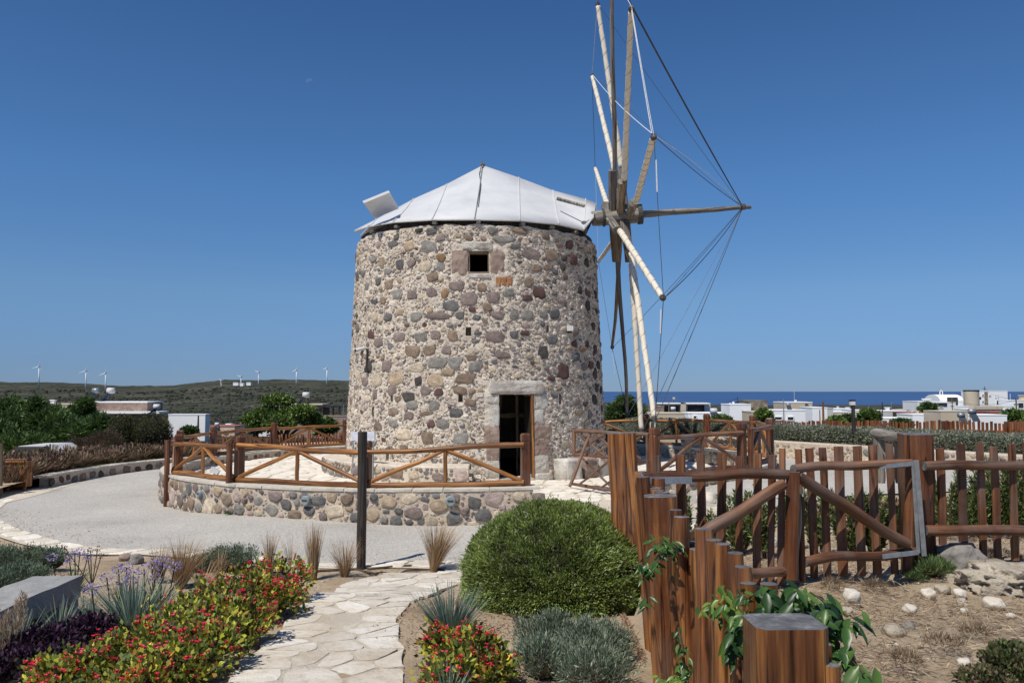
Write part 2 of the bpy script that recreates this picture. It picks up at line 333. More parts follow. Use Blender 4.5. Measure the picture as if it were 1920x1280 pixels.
def ground_mesh():
    xs = np.concatenate([np.arange(-60, -16, 2.0), np.arange(-16, -7, .3), np.arange(-7, 7, .11), np.arange(7, 16, .3), np.arange(16, 60, 2.0)])
    ys = np.concatenate([np.arange(-6, 1, .5), np.arange(1, 13, .11), np.arange(13, 36, .35)])
    X, Y = np.meshgrid(xs, ys); Z = gzv(X, Y)
    t = sm((Y - 30) / 6); tx = sm((np.abs(X) - 15) / 10); t = np.maximum(t, tx * sm((Y - 16) / 10)); Z = Z * (1 - t) + np.where(Y > 20, fz(X, np.maximum(Y, 28)), Z - .5) * t
    Zn = np.array([noise.fractal(Vector((x * 1.3, y * 1.3, 0)), 1, 2, 5) for x, y in zip(X.ravel(), Y.ravel())]).reshape(X.shape)
    Zf = np.array([noise.noise(Vector((x * 7, y * 7, 3))) for x, y in zip(X.ravel(), Y.ravel())]).reshape(X.shape)
    amp = np.where(X > .9, .045, .02) * (1 - sm((Y - 10.2) / 1.2)) + .004
    Z = Z + (Zn * amp + Zf * amp * .45) - .012
    _f = np.degrees(np.arctan2(X + 1.25, -(Y - 22.5))); _T = np.interp(_f, [-180, -128, -100, -60, 0, 12, 30, 48, 63, 81, 103, 128, 180], [7.7, 7.7, 7.7, 7.7, 7.7, 7.75, 8.0, 8.23, 8.18, 7.74, 7.35, 7.3, 7.7]); _r = np.hypot(X + 1.25, Y - 22.5); Z = np.where(_r < _T - .1, np.minimum(Z, -.08), Z)
    # a shallow bed under the terrace and the road so that their sheets lie above it
    rr = np.hypot(X + 1.25, Y - 22.5); rlim = np.interp(np.degrees(np.arctan2(X + 1.25, -(Y - 22.5))), [-180, -128, -100, -60, 0, 12, 30, 48, 63, 81, 103, 128, 180], [11, 11, 11, 11, 11, 11.1, 11.3, 12.4, 12.8, 9.8, 8.6, 8.5, 11]) - .12; Z = np.where(rr < rlim, Z - .08 * sm((rlim - rr) / .5), Z)
    n, m = X.shape; idx = np.arange(n * m).reshape(n, m)
    Q = np.stack([idx[:-1, :-1], idx[:-1, 1:], idx[1:, 1:], idx[1:, :-1]], -1).reshape(-1, 4)
    return npmesh('ground', np.stack([X, Y, Z], -1).reshape(-1, 3), Q, smooth=True)
link('ground', ground_mesh(), M_['soil'], kind='structure')
def hills_mesh():
    th = np.concatenate([np.linspace(-1.9, -.9, 40), np.linspace(-.88, .88, 620), np.linspace(.9, 1.9, 40)])     # tan of azimuth
    ds = np.exp(np.linspace(math.log(34.5), math.log(9000), 230))
    T, Dd = np.meshgrid(th, ds); X = T * Dd; Y = Dd; Z = fz(X, Y)
    nn = np.array([noise.fractal(Vector((x * .006, y * .006, 0)), .9, 2.1, 7) for x, y in zip(X.ravel(), Y.ravel())]).reshape(X.shape)
    Z = Z + nn * np.clip(Dd * .0028, 0, 6) * (1 - .75 * sm((960 + F * T - 950) / 260)) - .15
    n, m = X.shape; idx = np.arange(n * m).reshape(n, m)
    Q = np.stack([idx[:-1, :-1], idx[:-1, 1:], idx[1:, 1:], idx[1:, :-1]], -1).reshape(-1, 4)
    return npmesh('hills', np.stack([X, Y, Z], -1).reshape(-1, 3), Q, smooth=True)
SEA_Z = -46.0
_h = hills_mesh(); link('hills', _h, M_['hill'], kind='structure')
th = np.linspace(-4, 4, 60); ds = np.exp(np.linspace(math.log(300), math.log(80000), 40)); T, Dd = np.meshgrid(th, ds)
idx = np.arange(T.size).reshape(T.shape); Q = np.stack([idx[:-1, :-1], idx[:-1, 1:], idx[1:, 1:], idx[1:, :-1]], -1).reshape(-1, 4)
link('sea', npmesh('sea', np.stack([T * Dd, Dd, np.full(T.shape, SEA_Z)], -1).reshape(-1, 3), Q), M_['sea'], kind='structure')

# ------------------------------------------------------------------ leaf clouds
def leaves(name, pos, nrm, L, W, cols, mat, parent, jit=.8, droop=0.0, kind='stuff', fold=.0):
    """one leaf = two triangles folded along the midrib as one quad diamond; pos (n,3), nrm = growth direction (n,3)"""
    n = len(pos); pos = np.asarray(pos); d = nrm + rng.normal(0, jit, (n, 3)); d[:, 2] -= droop
    d /= np.linalg.norm(d, axis=1)[:, None] + 1e-9
    s = np.cross(d, rng.normal(0, 1, (n, 3))); s /= np.linalg.norm(s, axis=1)[:, None] + 1e-9
    L = (L * rng.uniform(.6, 1.25, n))[:, None] if np.isscalar(L) else L[:, None]; Wd = W * rng.uniform(.7, 1.2, n)[:, None]
    a = pos; b = pos + d * L * .5 + s * Wd * .5; c = pos + d * L; e = pos + d * L * .5 - s * Wd * .5
    V = np.stack([a, b, c, e], 1).reshape(-1, 3); Fq = np.arange(4 * n).reshape(n, 4)
    me = npmesh(name, V, Fq, np.repeat(cols, 4, 0)); return link(name, me, mat, parent, kind=kind)
def palette(cols, n, var=.25, wts=None):
    cols = np.array(cols); k = rng.choice(len(cols), n, p=wts); c = cols[k] * rng.uniform(1 - var, 1 + var, (n, 1)); return np.clip(c, 0, 1)
def nz(P_, s, off=0): return np.array([noise.noise(Vector((p[0] * s + off, p[1] * s, p[2] * s))) for p in P_])
def dome_pts(c, r, n, shell=.2, low=-.1, lump=.08, ls=2.5, seed=0):
    """points in the outer shell of a lumpy ellipsoid"""
    u = rng.normal(0, 1, (n * 2, 3)); u /= np.linalg.norm(u, axis=1)[:, None]; u = u[u[:, 2] > low][:n]
    q = 1 - shell * rng.random(len(u)) ** 1.6
    lm = 1 + lump * nz(u, ls, seed + c[0] * 3)
    pos = np.array(c) + u * np.array(r) * (q * lm)[:, None]
    nr = u / np.array(r); nr /= np.linalg.norm(nr, axis=1)[:, None]
    return pos, nr
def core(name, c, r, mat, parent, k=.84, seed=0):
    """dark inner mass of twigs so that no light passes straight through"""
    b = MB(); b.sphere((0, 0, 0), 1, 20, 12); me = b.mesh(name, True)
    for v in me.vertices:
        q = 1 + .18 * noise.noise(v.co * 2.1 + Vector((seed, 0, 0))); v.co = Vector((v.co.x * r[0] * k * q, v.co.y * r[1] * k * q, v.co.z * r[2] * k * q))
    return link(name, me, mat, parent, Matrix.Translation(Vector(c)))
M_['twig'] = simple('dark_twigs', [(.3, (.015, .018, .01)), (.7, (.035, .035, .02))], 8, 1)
M_['twig_brown'] = simple('brown_twigs', [(.3, (.05, .035, .022)), (.7, (.12, .085, .055))], 8, 1)
def blades(name, base, n, H, spread, width, cols, mat, parent, lean=(0, 0), segs=4, stiff=.5, rad=.05, upmin=.2, taper=True, kind='stuff'):
    V = []; Fq = []; CC = []; base = np.array(base)
    for i in range(n):
        a = rng.uniform(0, 2 * math.pi); sp = spread * rng.random() ** .6; h = H * rng.uniform(.55, 1.05)
        d0 = np.array([math.cos(a) * sp + lean[0], math.sin(a) * sp + lean[1], 1.0]); d0 /= np.linalg.norm(d0)
        o_ = base + np.array([math.cos(a), math.sin(a), 0]) * rad * rng.random(); side = np.array([-math.sin(a + rng.normal(0, .6)), math.cos(a), 0])
        b0 = len(V)
        for k in range(segs + 1):
            t = k / segs; p = o_ + d0 * h * t + np.array([math.cos(a), math.sin(a), -.55]) * (1 - stiff) * h * t * t * .6 * sp
            w_ = width * ((1 - t) ** .8 if taper else 1) * .5 + .0006
            V.append(p + side * w_); V.append(p - side * w_)
        for k in range(segs): Fq.append((b0 + 2 * k, b0 + 2 * k + 1, b0 + 2 * k + 3, b0 + 2 * k + 2))
        CC += [cols[i]] * (2 * (segs + 1))
    return link(name, npmesh(name, V, Fq, np.array(CC)), mat, parent, kind=kind)

# ------------------------------------------------------------------ timber
def timber_M(p0, p1, roll=0):
    p0, p1 = Vector(p0), Vector(p1); d = p1 - p0
    q = Vector((0, 0, 1)).rotation_difference(d.normalized())
    return Matrix.Translation(p0) @ q.to_matrix().to_4x4() @ Matrix.Rotation(roll, 4, 'Z'), d.length
def log(name, p0, p1, r0, r1, mat, parent, bend=.02, n=10, rings=9, knob=.06, end='end', label=None):
    M, L = timber_M(p0, p1, random.random() * 6); b = MB(); sd = random.random() * 100; vs_ = []; fs_ = []
    for i in range(rings + 1):
        t = i / rings; r = r0 + (r1 - r0) * t; off = Vector((noise.noise(Vector((sd, t * 2.2, 0))), noise.noise(Vector((sd, t * 2.2, 9))), 0)) * bend
        for j in range(n):
            a = 2 * math.pi * j / n; q = 1 + knob * noise.noise(Vector((sd + math.cos(a), math.sin(a), t * L * 2.5))) * 1.6
            if i in (0, rings): q *= .93
            vs_.append(Vector((math.cos(a) * r * q, math.sin(a) * r * q, t * L + (.0 if 0 < i < rings else 0))) + off)
    fs_ = [(i * n + j, i * n + (j + 1) % n, (i + 1) * n + (j + 1) % n, (i + 1) * n + j) for i in range(rings) for j in range(n)]
    b.add(vs_, fs_); b.add(vs_[:n], [tuple(reversed(range(n)))], 1); b.add(vs_[-n:], [tuple(range(n))], 1)
    me = b.mesh(name, True)
    for p in me.polygons:
        if p.material_index == 1: p.use_smooth = False
    return link(name, me, [M_[mat], M_[end]], parent, M, label=label)
def board(name, p0, p1, w_, t_, mat, parent, face=(0, -1, 0), rough=.006, segs=6, end='end', round_=.25, slant=0, label=None, topmat=True):
    """sawn piece, chamfered section, slightly uneven edges; wide side faces `face`"""
    p0, p1 = Vector(p0), Vector(p1); z = (p1 - p0); L = z.length; z.normalize(); y = -Vector(face); y = (y - z * y.dot(z)).normalized(); x = y.cross(z)
    M = Matrix((x, y, z)).transposed().to_4x4(); M.translation = p0; sd = random.random() * 100
    c = min(w_, t_) * round_; sec = [(-w_/2, -t_/2 + c), (-w_/2 + c, -t_/2), (w_/2 - c, -t_/2), (w_/2, -t_/2 + c), (w_/2, t_/2 - c), (w_/2 - c, t_/2), (-w_/2 + c, t_/2), (-w_/2, t_/2 - c)]
    b = MB(); vs_ = []
    for i in range(segs + 1):
        t = i / segs
        for j, (a, q) in enumerate(sec):
            dx = noise.noise(Vector((sd + (a > 0) * 7, t * L * 3, 1))) * rough * 1.5; dy = noise.noise(Vector((sd, t * L * 3, 5 + (q > 0)))) * rough
            vs_.append(Vector((a + dx, q + dy, t * L + (slant * a if i == segs else 0))))
    b.add(vs_, [(i * 8 + j, i * 8 + (j + 1) % 8, (i + 1) * 8 + (j + 1) % 8, (i + 1) * 8 + j) for i in range(segs) for j in range(8)])
    b.add(vs_[:8], [tuple(reversed(range(8)))], 1); b.add(vs_[-8:], [tuple(range(8))], 1)
    return link(name, b.mesh(name), [M_[mat], M_[end if topmat else mat]], parent, M, label=label)
def cap_post(name, x, y, z0, z1, s, mat, parent, rot=0):
    """square post with a notched neck and a bevelled cap"""
    b = MB(); h = z1 - z0; prof = [(0, .5), (h - .17, .5), (h - .155, .46), (h - .14, .46), (h - .125, .52), (h - .03, .52), (h, .38)]
    vs_ = []
    for z, q in prof:
        c = s * q; k = c * .78
        vs_ += [Vector((a, b_, z)) for a, b_ in ((-c, -k), (-k, -c), (k, -c), (c, -k), (c, k), (k, c), (-k, c), (-c, k))]
    b.add(vs_, [(i * 8 + j, i * 8 + (j + 1) % 8, (i + 1) * 8 + (j + 1) % 8, (i + 1) * 8 + j) for i in range(len(prof) - 1) for j in range(8)] + [tuple((len(prof) - 1) * 8 + j for j in range(8))])
    return b.build(name, M_[mat], parent, M=Matrix.Translation((x, y, z0)) @ Matrix.Rotation(rot, 4, 'Z'))

# ------------------------------------------------------------------ stones
def stone_mesh(k, n=9, top=.62):
    r_ = random.Random(k); b = MB(); ang = [2 * math.pi * (i + r_.uniform(-.36, .36)) / n for i in range(n)]; rad = [r_.uniform(.74, 1.0) for _ in range(n)]
    pw = r_.uniform(.6, .95)
    def pt(a, r): c, s = math.cos(a), math.sin(a); return (abs(c) ** pw * (1 if c > 0 else -1) * r * .5, abs(s) ** pw * (1 if s > 0 else -1) * r * .5)
    vs_ = [(*pt(a, r), -.6) for a, r in zip(ang, rad)] + [(*pt(a, r * .97), .45 + r_.uniform(-.12, .12)) for a, r in zip(ang, rad)] + [(*pt(a, r * top), .95 + r_.uniform(-.2, .2)) for a, r in zip(ang, rad)] + [(0, 0, 1 + r_.uniform(-.15, .15))]
    fs_ = [(i * n + j, i * n + (j + 1) % n, (i + 1) * n + (j + 1) % n, (i + 1) * n + j) for i in range(2) for j in range(n)] + [(2 * n + j, 2 * n + (j + 1) % n, 3 * n) for j in range(n)]
    b.add(vs_, fs_); me = b.mesh('stone', True); me.materials.append(M_['stone']); return me
STONES = [stone_mesh(k, 8 + k % 3) for k in range(28)]
def put_stone(parent, p, t, u, nrm, w_, h_, th_, rot, col, mesh=None, name='stone'):
    R = Matrix((Vector(t), Vector(u), Vector(nrm))).transposed()
    R = R @ Matrix.Rotation(rot, 3, 'Z') @ Matrix.Diagonal((w_ * 1.13, h_ * 1.13, th_))
    M = R.to_4x4(); M.translation = Vector(p)
    o = link(name, mesh or random.choice(STONES), None, parent, M); v = random.uniform(.8, 1.2); v *= 1.15; o.color = (col[0] * v + .012, col[1] * v + .010, col[2] * v + .008, 1); return o
def pack(W, H, specs, forb, pre=()):
    """ellipses of falling size thrown on a W x H sheet; specs = [(count, wmin, wmax, aspect0, aspect1, gap)]"""
    A = np.zeros((20000, 4)); n = 0; out = []
    for (s, z, w_, h_) in pre: A[n] = (s, z, w_ / 2, h_ / 2); n += 1
    for cnt, w0, w1, a0, a1, gap in specs:
        got = tries = 0
        while got < cnt and tries < cnt * (30 if cnt < 400 and W < 20 else 7):
            tries += 1; w_ = random.uniform(w0, w1); h_ = w_ * random.uniform(a0, a1); s = random.uniform(0, W); z = random.uniform(h_ * .4, H - h_ * .4)
            if forb(s, z, w_ / 2, h_ / 2): continue
            if n:
                dx = A[:n, 0] - s; dz = A[:n, 1] - z; L = np.hypot(dx, dz) + 1e-6; cx, cz = dx / L, dz / L
                r1 = 1 / np.sqrt((cx / A[:n, 2]) ** 2 + (cz / A[:n, 3]) ** 2); r2 = 1 / np.sqrt((cx / (w_ / 2)) ** 2 + (cz / (h_ / 2)) ** 2)
                if np.any(L < (r1 + r2) * .98 + gap): continue
            A[n] = (s, z, w_ / 2, h_ / 2); n += 1; got += 1; out.append((s, z, w_, h_))
    return out
def rubble_mesh(name, items, frame, cols):
    """all the small stones of a wall as one mesh; frame(s,z)->(p,t,u,n)"""
    tv = []
    for k in range(14):
        me = stone_mesh(100 + k, 6, .78); tv.append(np.array([v.co[:] for v in me.vertices]))
        fc = [tuple(p.vertices) for p in me.polygons]
    V = []; Fs = []; CC = []; b0 = 0
    for i, (s, z, w_, h_) in enumerate(items):
        p, t, u, n_ = frame(s, z); v = tv[i % 14] * np.array([1.16, 1.16, 1]); a = random.gauss(0, .22); ca, sa = math.cos(a), math.sin(a)
        x = v[:, 0] * w_; y = v[:, 1] * h_; th_ = random.uniform(.006, .022) * (1 + 4 * w_)
        V.append(np.array(p) + np.outer(x * ca - y * sa, t) + np.outer(x * sa + y * ca, u) + np.outer(v[:, 2] * th_, n_))
        Fs += [tuple(b0 + q for q in f) for f in fc]; CC += [cols[i]] * len(v); b0 += len(v)
    me = bpy.data.meshes.new(name); me.from_pydata(np.vstack(V).tolist(), [], Fs)
    ca_ = me.color_attributes.new('Col', 'FLOAT_COLOR', 'POINT'); ca_.data.foreach_set('color', np.hstack([np.array(CC), np.ones((len(CC), 1))]).astype(np.float32).ravel())
    return me

def ico(sub):
    import bmesh
    bm = bmesh.new(); bmesh.ops.create_icosphere(bm, subdivisions=sub, radius=1); V = [v.co.copy() for v in bm.verts]; F_ = [tuple(v.index for v in f.verts) for f in bm.faces]; bm.free(); return V, F_
ICO4, ICO3, ICO1 = ico(5), ico(3), ico(1)

# ================================================================== THE TERRACE
CX, CY = -1.25, 22.5
TPH = [-180, -128, -100, -60, 0, 12, 30, 48, 63, 81, 103, 128, 180]
TR = [7.7, 7.7, 7.7, 7.7, 7.7, 7.75, 8.0, 8.23, 8.18, 7.74, 7.35, 7.3, 7.7]
RR = [11, 11, 11, 11, 11, 11.1, 11.3, 12.4, 12.8, 9.8, 8.6, 8.5, 11]
def Tr(f): return float(np.interp(f, TPH, TR))
def Rr(f): return float(np.interp(f, TPH, RR))
def polar(f, r): a = math.radians(f); return CX + r * math.sin(a), CY - r * math.cos(a)
def topz(f): return float(np.interp(f, [-180, -100, -70, -40, -10, 13, 28, 60, 90, 130, 180], [.2, .22, .25, .29, .34, .38, .48, .5, .46, .35, .2]))
# road ring
V = []; Fs = []; nr_ = 9; k = 0
fl = np.arange(-180, 180.1, 2)
for f in fl:
    r0, r1 = Tr(f) - .3, Rr(f)
    for i in range(nr_):
        x, y = polar(f, r0 + (r1 - r0) * i / (nr_ - 1)); V.append((x, y, gz(x, y) + .015))
for a in range(len(fl) - 1):
    for i in range(nr_ - 1): Fs.append((a * nr_ + i, a * nr_ + i + 1, (a + 1) * nr_ + i + 1, (a + 1) * nr_ + i))
link('road', npmesh('road', V, Fs, smooth=True), M_['road'], kind='structure')

# Voronoi cells for paving
def voronoi(pts, clip_r):
    out = []
    P2 = np.array(pts)
    for i, p in enumerate(P2):
        poly = [np.array([p[0] + clip_r * math.cos(a), p[1] + clip_r * math.sin(a)]) for a in np.linspace(0, 2 * math.pi, 9)[:-1]]
        d = np.hypot(*(P2 - p).T); nb = np.argsort(d)[1:14]
        for j in nb:
            if d[j] > clip_r * 2: continue
            m = (p + P2[j]) / 2; nn = P2[j] - p; np_ = []
            for a in range(len(poly)):
                A, B = poly[a], poly[(a + 1) % len(poly)]; da, db = (A - m) @ nn, (B - m) @ nn
                if da <= 0: np_.append(A)
                if da * db < 0: np_.append(A + (B - A) * da / (da - db))
            poly = np_
            if len(poly) < 3: break
        if len(poly) >= 3: out.append((p, poly))
    return out
def slab(poly, c, zf, h, gap, b, mi=0, wob=.12):
    c = np.array(c); q = []
    n = len(poly); fine = []
    for a in range(n):
        A, B = poly[a], poly[(a + 1) % n]; fine.append(A * .85 + B * .15); fine.append((A + B) / 2 if np.hypot(*(B - A)) > .12 else A * .3 + B * .7)
    k = len(fine)
    ins = []
    for p in fine:
        v = p - c; L = np.hypot(*v) + 1e-6; wv = 1 - wob * abs(noise.noise(Vector((p[0] * 6, p[1] * 6, 2)))); ins.append(c + v * max(.2, (L - gap) / L) * wv)
    vs_ = [(p[0], p[1], zf(p[0], p[1]) - .02) for p in ins] + [(p[0], p[1], zf(p[0], p[1]) + h * .7) for p in ins] + [(*(c + (p - c) * .9), zf(*p) + h) for p in ins] + [(c[0], c[1], zf(c[0], c[1]) + h * 1.05)]
    fs_ = [(i * k + j, i * k + (j + 1) % k, (i + 1) * k + (j + 1) % k, (i + 1) * k + j) for i in range(2) for j in range(k)] + [(2 * k + j, 2 * k + (j + 1) % k, 3 * k) for j in range(k)]
    b.add(vs_, fs_, mi)

# terrace sheet
V = []; Fs = []; rs = np.linspace(0, 1, 12)
for f in fl:
    for q in rs:
        r = (Tr(f) - .25) * q
        x, y = polar(f, r); z = 0.0
        if 13 < f < 28: z = 0.0
        V.append((x, y, z))
for a in range(len(fl) - 1):
    for i in range(11): Fs.append((a * 12 + i, a * 12 + i + 1, (a + 1) * 12 + i + 1, (a + 1) * 12 + i))
terr = link('terrace_paving', npmesh('terrace_paving', V, Fs, smooth=True), M_['path'], kind='structure')
# entrance apron between the wall ends, down to the road
b = MB()
for i in range(6):
    for j in range(5):
        pass
V = []
for i in range(9):
    f = 12.5 + 16.5 * i / 8
    for j in range(7):
        r = Tr(f) - .3 + 3.3 * j / 6; x, y = polar(f, r); zz = gz(x, y) + .03; V.append((x, y, zz if j > 1 else max(zz, .004 * (2 - j))))
Fs = [(i * 7 + j, i * 7 + j + 1, (i + 1) * 7 + j + 1, (i + 1) * 7 + j) for i in range(8) for j in range(6)]
link('entrance_paving', npmesh('entrance_paving', V, Fs, smooth=True), M_['path'], kind='structure')
pts = [(CX + x + random.uniform(-.2, .2), CY + y + random.uniform(-.2, .2)) for x in np.arange(-7.6, 8, .52) for y in np.arange(-7.4, 5, .5) if 3.9 < math.hypot(x - .25, y - .2) and math.hypot(x, y) < 7.3]
b = MB(); big = []
for c, poly in voronoi(pts, .42): slab(poly, c, lambda x, y: .0, .018, .025, b)
b.build('paving_slab', M_['flag'], terr, kind='stuff')

# terrace retaining wall
def ring_wall(name, f0, f1, rfun, thick, top, base, parent_name=None, step=2.0, mat='mortar2'):
    fs = np.arange(f0, f1 + .01, step); b = MB(); V = []
    for f in fs:
        r = rfun(f); zt = top(f)
        for rr, z in ((r, None), (r + .01, zt - .02), (r - .02, zt), (r - thick + .02, zt), (r - thick, zt - .02), (r - thick, None)):
            x, y = polar(f, rr); zz = base(x, y) - .25 if z is None else z; V.append((x, y, zz))
    n = len(fs); F_ = [(i * 6 + j, (i + 1) * 6 + j, (i + 1) * 6 + j + 1, i * 6 + j + 1) for i in range(n - 1) for j in range(5)]
    b.add(V, F_); b.add(V[:6], [tuple(range(6))]); b.add(V[-6:], [tuple(reversed(range(6)))])
    return b
RCOL = ['mauve', 'brown', 'gray', 'dgray', 'mauve', 'gray', 'tan', 'pink', 'brown', 'tan', 'dgray', 'cream']
def dress_wall(parent, f0, f1, rfun, top, base, specs, inward=False, rub=True, cols=RCOL, thick=.06, jump=None):
    r_m = rfun((f0 + f1) / 2); W = math.radians(f1 - f0) * r_m; Hm = max(top(f) - base(*polar(f, rfun(f))) for f in np.linspace(f0, f1, 9))
    def fr(s, z, w_=0, h_=0):
        f = f0 + (f1 - f0) * s / W; r = rfun(f); x, y = polar(f, r); a = math.radians(f); zb = base(x, y); nn = (math.sin(a), -math.cos(a), 0)
        t = (math.cos(a), math.sin(a), 0)
        if inward: nn = (-nn[0], -nn[1], 0); t = (-t[0], -t[1], 0)
        return (x, y, zb + z), t, (0, 0, 1), nn
    def forb(s, z, a, b_):
        f = f0 + (f1 - f0) * s / W; x, y = polar(f, rfun(f)); return z + b_ > top(f) - base(x, y) - .035 or z < b_ * .7
    it = pack(W, Hm, specs, forb)
    big = [i for i in it if i[2] > .15]; small = [i for i in it if i[2] <= .15]
    for s, z, w_, h_ in big:
        p, t, u, nn = fr(s, z); put_stone(parent, p, t, u, nn, w_, h_, random.uniform(.5, 1.1) * thick, random.uniform(-.35, .35), COL[random.choice(cols)])
    if small and rub:
        cc = palette([COL['mauve'], COL['gray'], COL['tan'], COL['cream'], COL['dgray'], COL['pink']], len(small), .25)
        link('small_stones', rubble_mesh('small_stones', small, lambda s, z: fr(s, z), cc), M_['rubble'], parent, kind='stuff')
wallA = thing('terrace_wall', (*polar(-20, 7.8), -.3), 'low curved stone retaining wall round the windmill terrace, of grey and mauve field stones under the log fence', 'wall')
rA = lambda f: Tr(f) + .12
ring_wall('w', -180, 13, rA, .42, topz, lambda x, y: gz(x, y)).build('masonry', M_['mortar2'], wallA)
dress_wall(wallA, -93, 13, rA, topz, gz, [(110, .26, .42, .6, .95, .016), (150, .18, .28, .6, 1, .012), (160, .13, .18, .55, 1, .01), (1500, .045, .12, .45, 1, .004)])
# inner face seen across the terrace
dress_wall(wallA, -160, -95, lambda f: Tr(f) - .30, topz, lambda x, y: 0.0, [(60, .18, .28, .5, .85, .03)], inward=True, rub=False, cols=['brown', 'dgray', 'maroon', 'mauve', 'tanb'], thick=.04)
# coping pieces
def coping(parent, f0, f1, rin, rout, top, step, mat='coping', th_=.05, name='coping_stone'):
    f = f0
    while f < f1:
        g = min(f1, f + step * random.uniform(.7, 1.4)); b = MB(); V = []
        k = 4
        for q in range(k + 1):
            ff = f + (g - f - .12) * q / k; zt = top(ff) + .004
            o_ = .02 * noise.noise(Vector((ff * 3, 0, 0)))
            for r, z in ((rout(ff) + .03 + o_, zt - .03), (rout(ff) + .03 + o_, zt + th_ * .7), (rout(ff) - .01, zt + th_), (rin(ff) + .01, zt + th_), (rin(ff) - .02, zt + th_ * .6), (rin(ff) - .02, zt - .03)):
                x, y = polar(ff, r); V.append((x, y, z + .008 * noise.noise(Vector((x * 5, y * 5, 0)))))
        F_ = [(i * 6 + j, (i + 1) * 6 + j, (i + 1) * 6 + (j + 1) % 6, i * 6 + (j + 1) % 6) for i in range(k) for j in range(6)]
        b.add(V, F_ + [tuple(range(6)), tuple(k * 6 + 5 - j for j in range(6))]); b.build(name, M_[mat], parent); f = g
coping(wallA, -180, 13, lambda f: Tr(f) - .3, rA, topz, 5.5, th_=.02)
wallB = thing('terrace_wall', (*polar(60, 8.2), .2), 'stone retaining wall at the right of the windmill, below the bent part of the log fence', 'wall')
topB = lambda f: topz(f)
ring_wall('w', 29, 180, rA, .42, topB, gz).build('masonry', M_['mortar2'], wallB)
dress_wall(wallB, 29, 90, rA, topB, gz, [(30, .2, .3, .5, .8, .02), (40, .12, .2, .6, 1, .02)], rub=True)
dress_wall(wallB, 85, 150, lambda f: Tr(f) - .30, topB, lambda x, y: 0.0, [(50, .25, .42, .55, .9, .03), (60, .15, .22, .6, 1, .02), (200, .06, .12, .6, 1, .01)], inward=True, cols=['gray', 'dgray', 'mauve', 'cream', 'tan', 'cream'])
coping(wallB, 29, 180, lambda f: Tr(f) - .3, rA, topB, 6, th_=.03)

# kerb of pale stones on the outer edge of the road
kerb = link('kerb', npmesh('kerb', [(*polar(f, r), gz(*polar(f, r)) + .012) for f in range(-75, 30, 3) for r in (Rr(f) - .02, Rr(f) + .5)],
        [(2 * i, 2 * i + 1, 2 * i + 3, 2 * i + 2) for i in range(34)]), M_['path'], kind='structure')
f = -72.0
while f < 20:
    g = f + random.uniform(1.6, 3.6)
    for (ra, rb) in (((0.0, .2), (.23, .44)) if random.random() < .6 else ((0.0, .42),)):
        b = MB(); x0 = [np.array(polar(a, Rr(a) + r + random.uniform(-.02, .02))) for a, r in ((f, ra), ((f + g) / 2, ra), (g - .15, ra), (g - .15, rb), ((f + g) / 2, rb), (f, rb))]
        slab(x0, sum(x0) / 6, lambda x, y: gz(x, y), .028, .004, b, wob=.14); b.build('kerb_stone', M_['flag'], kerb)
    f = g

# garden path of flagstones
LE = [(395, 1330), (430, 1280), (505, 1205), (560, 1145), (590, 1120), (640, 1097), (730, 1077), (870, 1060), (960, 1052)]
RE = [(760, 1330), (748, 1280), (748, 1215), (737, 1165), (772, 1127), (815, 1108), (878, 1091), (1000, 1070)]
le = [G(*p) for p in LE]; re_ = [G(*p) for p in RE]
def resamp(pl, n):
    pl = [Vector((p.x, p.y)) for p in pl]; L = [0]
    for a, c in zip(pl, pl[1:]): L.append(L[-1] + (c - a).length)
    return [np.array([np.interp(t, L, [p.x for p in pl]), np.interp(t, L, [p.y for p in pl])]) for t in np.linspace(0, L[-1], n)]
A_, B_ = resamp(le, 50), resamp(re_, 50); V = []
for i in range(50):
    for q in np.linspace(0, 1, 9):
        p = A_[i] * (1 - q) + B_[i] * q
        if q in (0, 1): p = p + np.array([noise.noise(Vector((i * .5, q * 9, 0))), 0]) * .07
        V.append((p[0], p[1], gz(p[0], p[1]) + (.008 + .004 * noise.noise(Vector((p[0] * 2, p[1] * 2, 0))) if 0 < q < 1 else -.03)))
path = link('path', npmesh('path', V, [(i * 9 + j, i * 9 + j + 1, i * 9 + j + 10, i * 9 + j + 9) for i in range(49) for j in range(8)], smooth=True), M_['path'], kind='structure')
pts = []
for tries in range(1500):
    i = random.randrange(50); q = random.uniform(.07, .93); p = A_[i] * (1 - q) + B_[i] * q + np.array([random.uniform(-.03, .03), random.uniform(-.03, .03)])
    if all(np.hypot(*(p - o_)) > (.15 + .12 * (math.sin(i * 7.1) * .5 + .5)) for o_ in pts): pts.append(p)
def clamp_path(p):
    if p[1] > 9.2: return p
    i = int(np.argmin([abs(p[1] - a[1]) for a in A_])); j = int(np.argmin([abs(p[1] - a[1]) for a in B_])); e_ = .04 * noise.noise(Vector((p[1] * 5, 0, 3)))
    return np.array([min(max(p[0], A_[i][0] - .03 + e_), B_[j][0] + .03 + e_), p[1]])
for c, poly in voronoi(pts, .34):
    poly = [clamp_path(p) for p in poly]
    b = MB(); slab(poly, c, lambda x, y: gz(x, y) + .013, random.uniform(-.005, .004), random.uniform(-.004, .012), b, wob=.3)
    o = b.build('flagstone', M_['flag'], path, smooth=False)

